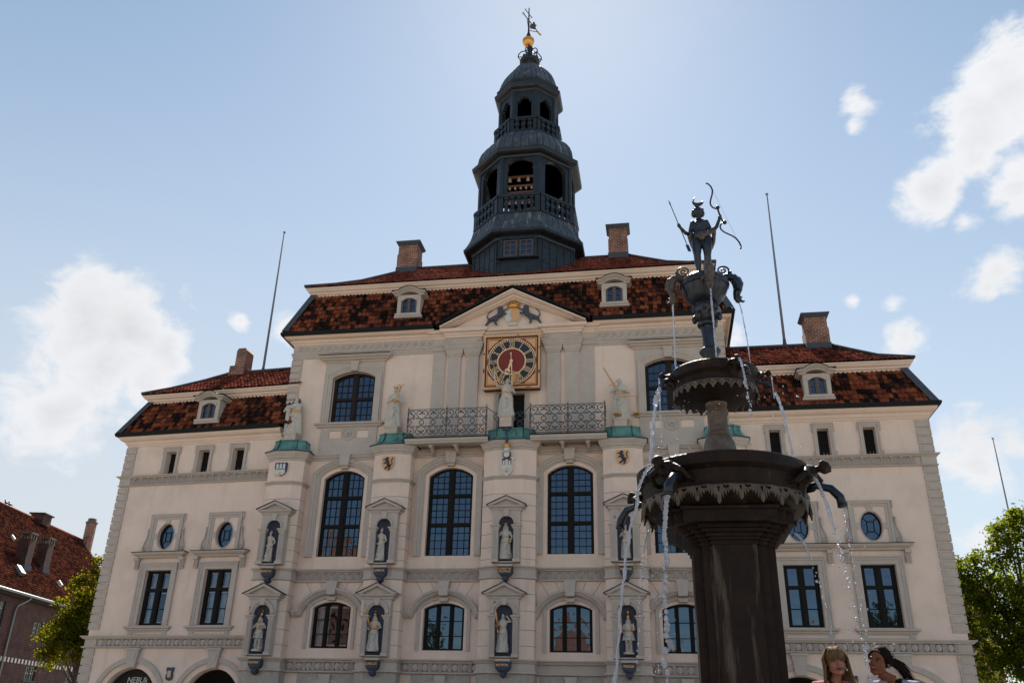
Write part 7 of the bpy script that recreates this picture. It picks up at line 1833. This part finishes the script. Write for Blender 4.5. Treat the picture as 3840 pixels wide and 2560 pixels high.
# ================================================================= TREES
def tree(label, base, trunk, clusters, leafm, n_leaf, leaf, seed, trunk_r=.16, group=None, name='broadleaf_tree'):
    t = empty(name, base, label, 'tree', group); rr = random.Random(seed); B = Vector(base)
    g = G(); top = B + V(0, 0, trunk)
    g.tube([B, B + V(.03, 0, trunk * .5), top], [trunk_r * 1.3, trunk_r, trunk_r * .75], 9)
    for (c, r) in clusters:
        c = Vector(c); st_ = B + V(0, 0, trunk * rr.uniform(.6, 1.0)); mid = (st_ + c) / 2 + V(rr.uniform(-.2, .2), rr.uniform(-.2, .2), .2); g.tube([st_, mid, c], [trunk_r * .4, trunk_r * .22, trunk_r * .08], 6)
        for k in range(5):
            d = V(rr.gauss(0, 1), rr.gauss(0, 1), rr.gauss(0, .8)).normalized() * r * .8; g.tube([c - d * .1, c + d * .5, c + d], [.03, .018, .006], 4)
    g.build('trunk', 'bark', t)
    vs = []; fs = []
    tot_ = sum(r ** 2.2 for c, r in clusters)
    for (c, r) in clusters:
        c = Vector(c); nb = max(6, int(36 * r * r)); subs = []
        for k in range(nb):
            d = V(rr.gauss(0, 1), rr.gauss(0, 1), rr.gauss(0, 1)).normalized() * r * rr.uniform(.45, 1.0) ; subs.append((c + V(d.x, d.y, d.z * .8), rr.uniform(.16, .34) * (.7 + .3 * r)))
        m = int(n_leaf * r ** 2.2 / tot_)
        for i in range(m):
            sc_, sr = subs[rr.randrange(nb)]
            p = sc_ + V(rr.gauss(0, sr * .62), rr.gauss(0, sr * .62), rr.gauss(0, sr * .42))
            nrm = V(rr.gauss(0, .7), rr.gauss(0, .7), rr.gauss(.5, .6)).normalized(); u = nrm.orthogonal().normalized(); u = (Matrix.Rotation(rr.uniform(0, 6.28), 3, nrm) @ u); w = nrm.cross(u)
            s = leaf * rr.uniform(.6, 1.25); k0 = len(vs)
            vs += [p - u * s * .5, p + w * s * .42 + u * s * .05 - nrm * s * .08, p + u * s * .55, p - w * s * .42 + u * s * .05 - nrm * s * .08]; fs.append((k0, k0 + 1, k0 + 2, k0 + 3))
    me = bpy.data.meshes.new('crown'); me.from_pydata(vs, [], fs); link('crown', me, leafm, t)
    return t
rr = random.Random(3)
cl = [((-18.9, 4.4, 6.9), .8), ((-19.5, 4.6, 6.0), .9), ((-18.4, 4.6, 6.1), .8), ((-19.0, 4.2, 5.2), 1.0), ((-19.9, 4.5, 4.7), .8), ((-18.3, 4.5, 5.0), 1.0), ((-20.2, 4.5, 4.05), .6), ((-19.2, 4.3, 4.3), .9), ((-18.3, 4.5, 7.3), .5), ((-17.6, 4.7, 5.6), .9), ((-18.2, 4.5, 4.2), .8), ((-17.2, 5.0, 4.6), .8), ((-18.6, 4.5, 7.9), .35)]
tree('yellow-green backlit linden tree between the brick house and the town hall', (-18.7, 4.5, 0), 4.4, cl, 'leaf', 17000, .11, 21, .15)
cl = [((16.6, 5.2, 7.6), .7), ((17.2, 5.2, 7.2), 1.0), ((18.3, 5.4, 8.8), .9), ((19.2, 5.4, 9.2), .9), ((18.6, 5.4, 9.6), .45), ((17.6, 5.2, 6.2), 1.3), ((19.2, 5.4, 7.6), 1.3), ((16.6, 5.2, 6.2), .9), ((16.9, 5.0, 5.0), 1.2), ((18.6, 5.2, 5.4), 1.5), ((16.7, 5.2, 3.9), 1.0), ((18.2, 5.2, 3.9), 1.4), ((19.9, 5.4, 6.2), 1.4), ((20.0, 5.4, 4.4), 1.4), ((16.0, 5.4, 5.4), .7), ((16.2, 5.6, 7.0), .55), ((17.7, 5.2, 8.0), .7)]
tree('large bushy maple tree in sun behind the right corner of the town hall', (18.2, 5.4, 0), 4.6, cl, 'leaf2', 34000, .115, 22, .24)

# small roofs seen through the right-hand tree
rb = empty('distant_house', (17.2, 14, 0), 'small grey-roofed house mostly hidden behind the right-hand tree', 'house')
g = G(); g.box(15.6, 19.6, 12.5, 16.5, 0, 7.4); g.build('wall', 'brick_ch', rb)
g = G(); g.prism([(15.3, 7.4), (19.9, 7.4), (17.6, 9.3)], 12.2, 16.8); r_ = g.build('roof', 'tile_u', rb)

# ================================================================= SQUARE BEHIND THE CAMERA (mirrored in the panes)
specs = [(-24.2, 7.5, 18.5, -46, 'brick_or', 'tall orange brick gabled house at the west end of the row'), (-13, 8, 11, -62, 'plaster', 'low cream plastered gabled house'), (-4.5, 8, 12.5, -62, 'brick_or', 'orange brick gabled house with crow-stepped front'), (4.2, 8.5, 11.5, -62, 'plaster', 'taller cream plastered gabled house'), (13, 8.5, 11, -62, 'brick_ch', 'brown brick gabled house'), (22.5, 9, 13, -62, 'brick_or', 'broad orange brick gabled house at the east end of the row')]
for i, (x, w_, h_, y, m_, lb) in enumerate(specs):
    hs = empty('gabled_house', (x, y - 2, 0), lb + ' across the square', 'house', 'houses across the square behind the viewer')
    eh = h_ * .6; g = G(); steps = [(x - w_ / 2, 0), (x - w_ / 2, eh)]
    for k in range(5): xx = x - w_ / 2 + w_ * .1 * k; zz = eh + (h_ - eh) * (k + 1) / 5; steps += [(xx, zz), (xx + w_ * .1, zz)]
    steps += [(2 * x - a, b) for a, b in steps[::-1]]
    st2 = [];  [st2.append(p) for p in steps if not st2 or (abs(p[0] - st2[-1][0]) + abs(p[1] - st2[-1][1])) > 1e-6]
    g.prism(st2[::-1], y - .4, y); g.box(x - w_ / 2, x + w_ / 2, y - 11, y - .4, 0, eh); g.build('facade', m_, hs)
    g = G(); g.prism([(x - w_ / 2, eh), (x + w_ / 2, eh), (x, h_ - .6)], y - 11, y - .41); g.build('roof', 'tile3', hs, fix=False) if False else g.build('roof', 'brick_or', hs)
    for r_ in range(3):
        for c in range(-1, 2):
            zz = 1.2 + r_ * (eh / 3.0 + .3)
            if zz + 1.5 > eh + .8 and abs(c) > 0: continue
            g = G(); g.box(x + c * 2.3 - .5, x + c * 2.3 + .5, y - .05, y + .04, zz, zz + 1.5); g.build('window', 'frame_dk', hs)
for i, (x, y, z_, lb) in enumerate(((-17.0, -50, 11.5, 'green tree on the west side of the square behind the viewer'), (-27.0, -50, 9.5, 'low green tree at the far west of the square behind the viewer'), (22, -48, 13, 'green tree on the east side of the square behind the viewer'))):
    cl = [((x + rr.uniform(-1.8, 1.8), y + rr.uniform(-1.2, 1.2), z_ - 1.4 - rr.uniform(0, 3.8)), rr.uniform(.9, 1.5)) for k in range(12)]
    tree(lb, (x, y, 0), z_ * .4, cl, 'leaf2', 2600, .34, 40 + i, .2, 'trees on the square behind the viewer')

# ================================================================= GROUND, SKY, LIGHT, CAMERA
struct(G().add([(-400, -400, 0), (400, -400, 0), (400, 400, 0), (-400, 400, 0)], [(0, 1, 2, 3)]).build('ground', 'cobble', fix=False))
SUN_EL, SUN_AZ = math.radians(48), math.radians(-6)     # sun stands behind the tower; azimuth measured from +Y towards +X
sd = V(math.sin(SUN_AZ) * math.cos(SUN_EL), math.cos(SUN_AZ) * math.cos(SUN_EL), math.sin(SUN_EL))
w = bpy.data.worlds.new('World'); sc.world = w; w.use_nodes = True; nt = w.node_tree; N = nt.nodes; L = nt.links
bg = N['Background']; bg.inputs['Strength'].default_value = .075
sky = N.new('ShaderNodeTexSky'); sky.sky_type = 'NISHITA'; sky.sun_disc = False; sky.sun_elevation = SUN_EL; sky.sun_rotation = SUN_AZ
sky.air_density = 1.0; sky.dust_density = .15; sky.ozone_density = 1.0; sky.altitude = 100
tc = N.new('ShaderNodeTexCoord'); vn_ = N.new('ShaderNodeVectorMath'); vn_.operation = 'NORMALIZE'; L.new(tc.outputs['Generated'], vn_.inputs[0])
def math_(op, a, b=None, c=None, clamp=False):
    n = N.new('ShaderNodeMath'); n.operation = op; n.use_clamp = clamp
    for i, v_ in enumerate((a, b, c)):
        if v_ is None: continue
        if isinstance(v_, (int, float)): n.inputs[i].default_value = v_
        else: L.new(v_, n.inputs[i])
    return n.outputs[0]
def noise_(scale, det, rough, dist=0, off=(0, 0, 0)):
    mp = N.new('ShaderNodeMapping'); mp.inputs['Location'].default_value = off; mp.inputs['Scale'].default_value = (1, 1, 1.5); L.new(vn_.outputs[0], mp.inputs[0])
    n = N.new('ShaderNodeTexNoise'); n.inputs['Scale'].default_value = scale; n.inputs['Detail'].default_value = det; n.inputs['Roughness'].default_value = rough; n.inputs['Distortion'].default_value = dist
    L.new(mp.outputs[0], n.inputs['Vector']); return n.outputs['Fac']
blobs = [((-.581, .721, .377), .085), ((-.544, .747, .382), .085), ((-.516, .772, .371), .06), ((-.566, .751, .339), .085), ((-.606, .741, .289), .09), ((-.535, .775, .33), .07),
         ((-.400, .814, .410), .035), ((-.380, .830, .405), .040), ((-.45, .80, .415), .018),
         ((.333, .754, .566), .085), ((.362, .728, .585), .09), ((.297, .799, .523), .060), ((.366, .779, .508), .060), ((.335, .775, .535), .05),
         ((.223, .762, .608), .030), ((.221, .776, .591), .022), ((.323, .812, .487), .026), ((.351, .827, .438), .050), ((.340, .839, .425), .030),
         ((.262, .879, .399), .040), ((.255, .868, .425), .026), ((.217, .874, .435), .018),
         ((.322, .909, .264), .070), ((.353, .894, .276), .05), ((.297, .914, .275), .045), ((.315, .929, .193), .035), ((.094, .906, .413), .03),
         ((.62, -.75, .22), .16)]
acc = None
for c, r in [(c_, r_ * .80) for c_, r_ in blobs]:
    l = math.sqrt(sum(a * a for a in c)); dn = N.new('ShaderNodeVectorMath'); dn.operation = 'DISTANCE'; L.new(vn_.outputs[0], dn.inputs[0]); dn.inputs[1].default_value = [a / l for a in c]
    v_ = math_('SUBTRACT', 1.0, math_('DIVIDE', dn.outputs['Value'], r)); v_ = math_('MULTIPLY', v_, min(1.0, .45 + r * 6))
    acc = v_ if acc is None else math_('MAXIMUM', acc, v_)
nz = noise_(15, 8, .60, .3); nz2 = noise_(5, 4, .5, .2, (3, 1, 2))
dens = math_('ADD', acc, math_('MULTIPLY', math_('SUBTRACT', nz, .5), 1.7))
mask = N.new('ShaderNodeMapRange'); mask.interpolation_type = 'SMOOTHSTEP'; mask.inputs[1].default_value = .10; mask.inputs[2].default_value = .52; L.new(dens, mask.inputs[0])
# thin veil of high cloud, everywhere
veil = N.new('ShaderNodeMapRange'); veil.inputs[1].default_value = .42; veil.inputs[2].default_value = .75; veil.inputs[4].default_value = .20; L.new(noise_(3.2, 7, .62, .6, (5, 2, 1)), veil.inputs[0])
# cloud brightness: sunlit rims, grey bodies
shade = N.new('ShaderNodeMapRange'); shade.inputs[1].default_value = .45; shade.inputs[2].default_value = 1.25; shade.inputs[3].default_value = 5.2; shade.inputs[4].default_value = 4.2; L.new(dens, shade.inputs[0])
sh2 = math_('MULTIPLY', shade.outputs[0], math_('ADD', .90, math_('MULTIPLY', nz2, .2)))
cc = N.new('ShaderNodeCombineXYZ'); L.new(math_('MULTIPLY', sh2, .985), cc.inputs[0]); L.new(sh2, cc.inputs[1]); L.new(math_('MULTIPLY', sh2, 1.03), cc.inputs[2])
mx = N.new('ShaderNodeMix'); mx.data_type = 'RGBA'; L.new(mask.outputs[0], mx.inputs[0]); 
sp_ = N.new('ShaderNodeSeparateXYZ'); L.new(vn_.outputs[0], sp_.inputs[0])
hz = N.new('ShaderNodeMapRange'); hz.interpolation_type = 'SMOOTHSTEP'; hz.inputs[1].default_value = .02; hz.inputs[2].default_value = .80; hz.inputs[3].default_value = .98; hz.inputs[4].default_value = 0; L.new(sp_.outputs['Z'], hz.inputs[0])
fw = N.new('ShaderNodeMapRange'); fw.inputs[1].default_value = -.2; fw.inputs[2].default_value = .7; fw.inputs[3].default_value = .12; fw.inputs[4].default_value = 1; L.new(sp_.outputs['Y'], fw.inputs[0])
lf = N.new('ShaderNodeMapRange'); lf.inputs[1].default_value = -.5; lf.inputs[2].default_value = .4; lf.inputs[3].default_value = 1; lf.inputs[4].default_value = .72; L.new(sp_.outputs['X'], lf.inputs[0])
hzv = math_('MULTIPLY', math_('MULTIPLY', hz.outputs[0], fw.outputs[0]), lf.outputs[0]); veil_ = math_('MAXIMUM', hzv, veil.outputs[0])
vm = N.new('ShaderNodeMix'); vm.data_type = 'RGBA'; L.new(veil_, vm.inputs[0]); tn = N.new('ShaderNodeVectorMath'); tn.operation = 'MULTIPLY'; tn.inputs[1].default_value = (1.02, .98, .84); L.new(sky.outputs[0], tn.inputs[0]); L.new(tn.outputs[0], vm.inputs[6]); vm.inputs[7].default_value = (4.0, 4.15, 4.4, 1)
L.new(vm.outputs[2], mx.inputs[6]); L.new(cc.outputs[0], mx.inputs[7]); L.new(mx.outputs[2], bg.inputs[0])

sun = bpy.data.lights.new('sun', 'SUN'); sun.energy = 4.6; sun.angle = math.radians(.53); sun.color = (1, .93, .82)
so = bpy.data.objects.new('sun', sun); COL.objects.link(so); so.rotation_euler = (-sd).to_track_quat('-Z', 'Y').to_euler(); so.location = (0, 0, 60)

cam = bpy.data.cameras.new('camera'); co = bpy.data.objects.new('camera', cam); COL.objects.link(co); sc.camera = co
RT = V(.9861236, .16445517, .02268793); UP = V(.04821322, -.41447515, .90878261); F = V(-.15885758, .89507812, .41665264)
co.matrix_world = Matrix(((RT.x, UP.x, -F.x, 5.286), (RT.y, UP.y, -F.y, -30), (RT.z, UP.z, -F.z, 1.4), (0, 0, 0, 1)))
cam.sensor_width = 36; cam.lens = 36 * 3230.67 / 3840; cam.clip_start = .1; cam.clip_end = 2000
vs_ = sc.view_settings; vs_.view_transform = 'Standard'; vs_.look = 'None'; vs_.gamma = 1; vs_.exposure = 1.2
sc.render.engine = 'CYCLES'; sc.cycles.max_bounces = 6; sc.cycles.transparent_max_bounces = 6; sc.cycles.use_denoising = True; sc.cycles.caustics_reflective = False; sc.cycles.caustics_refractive = False
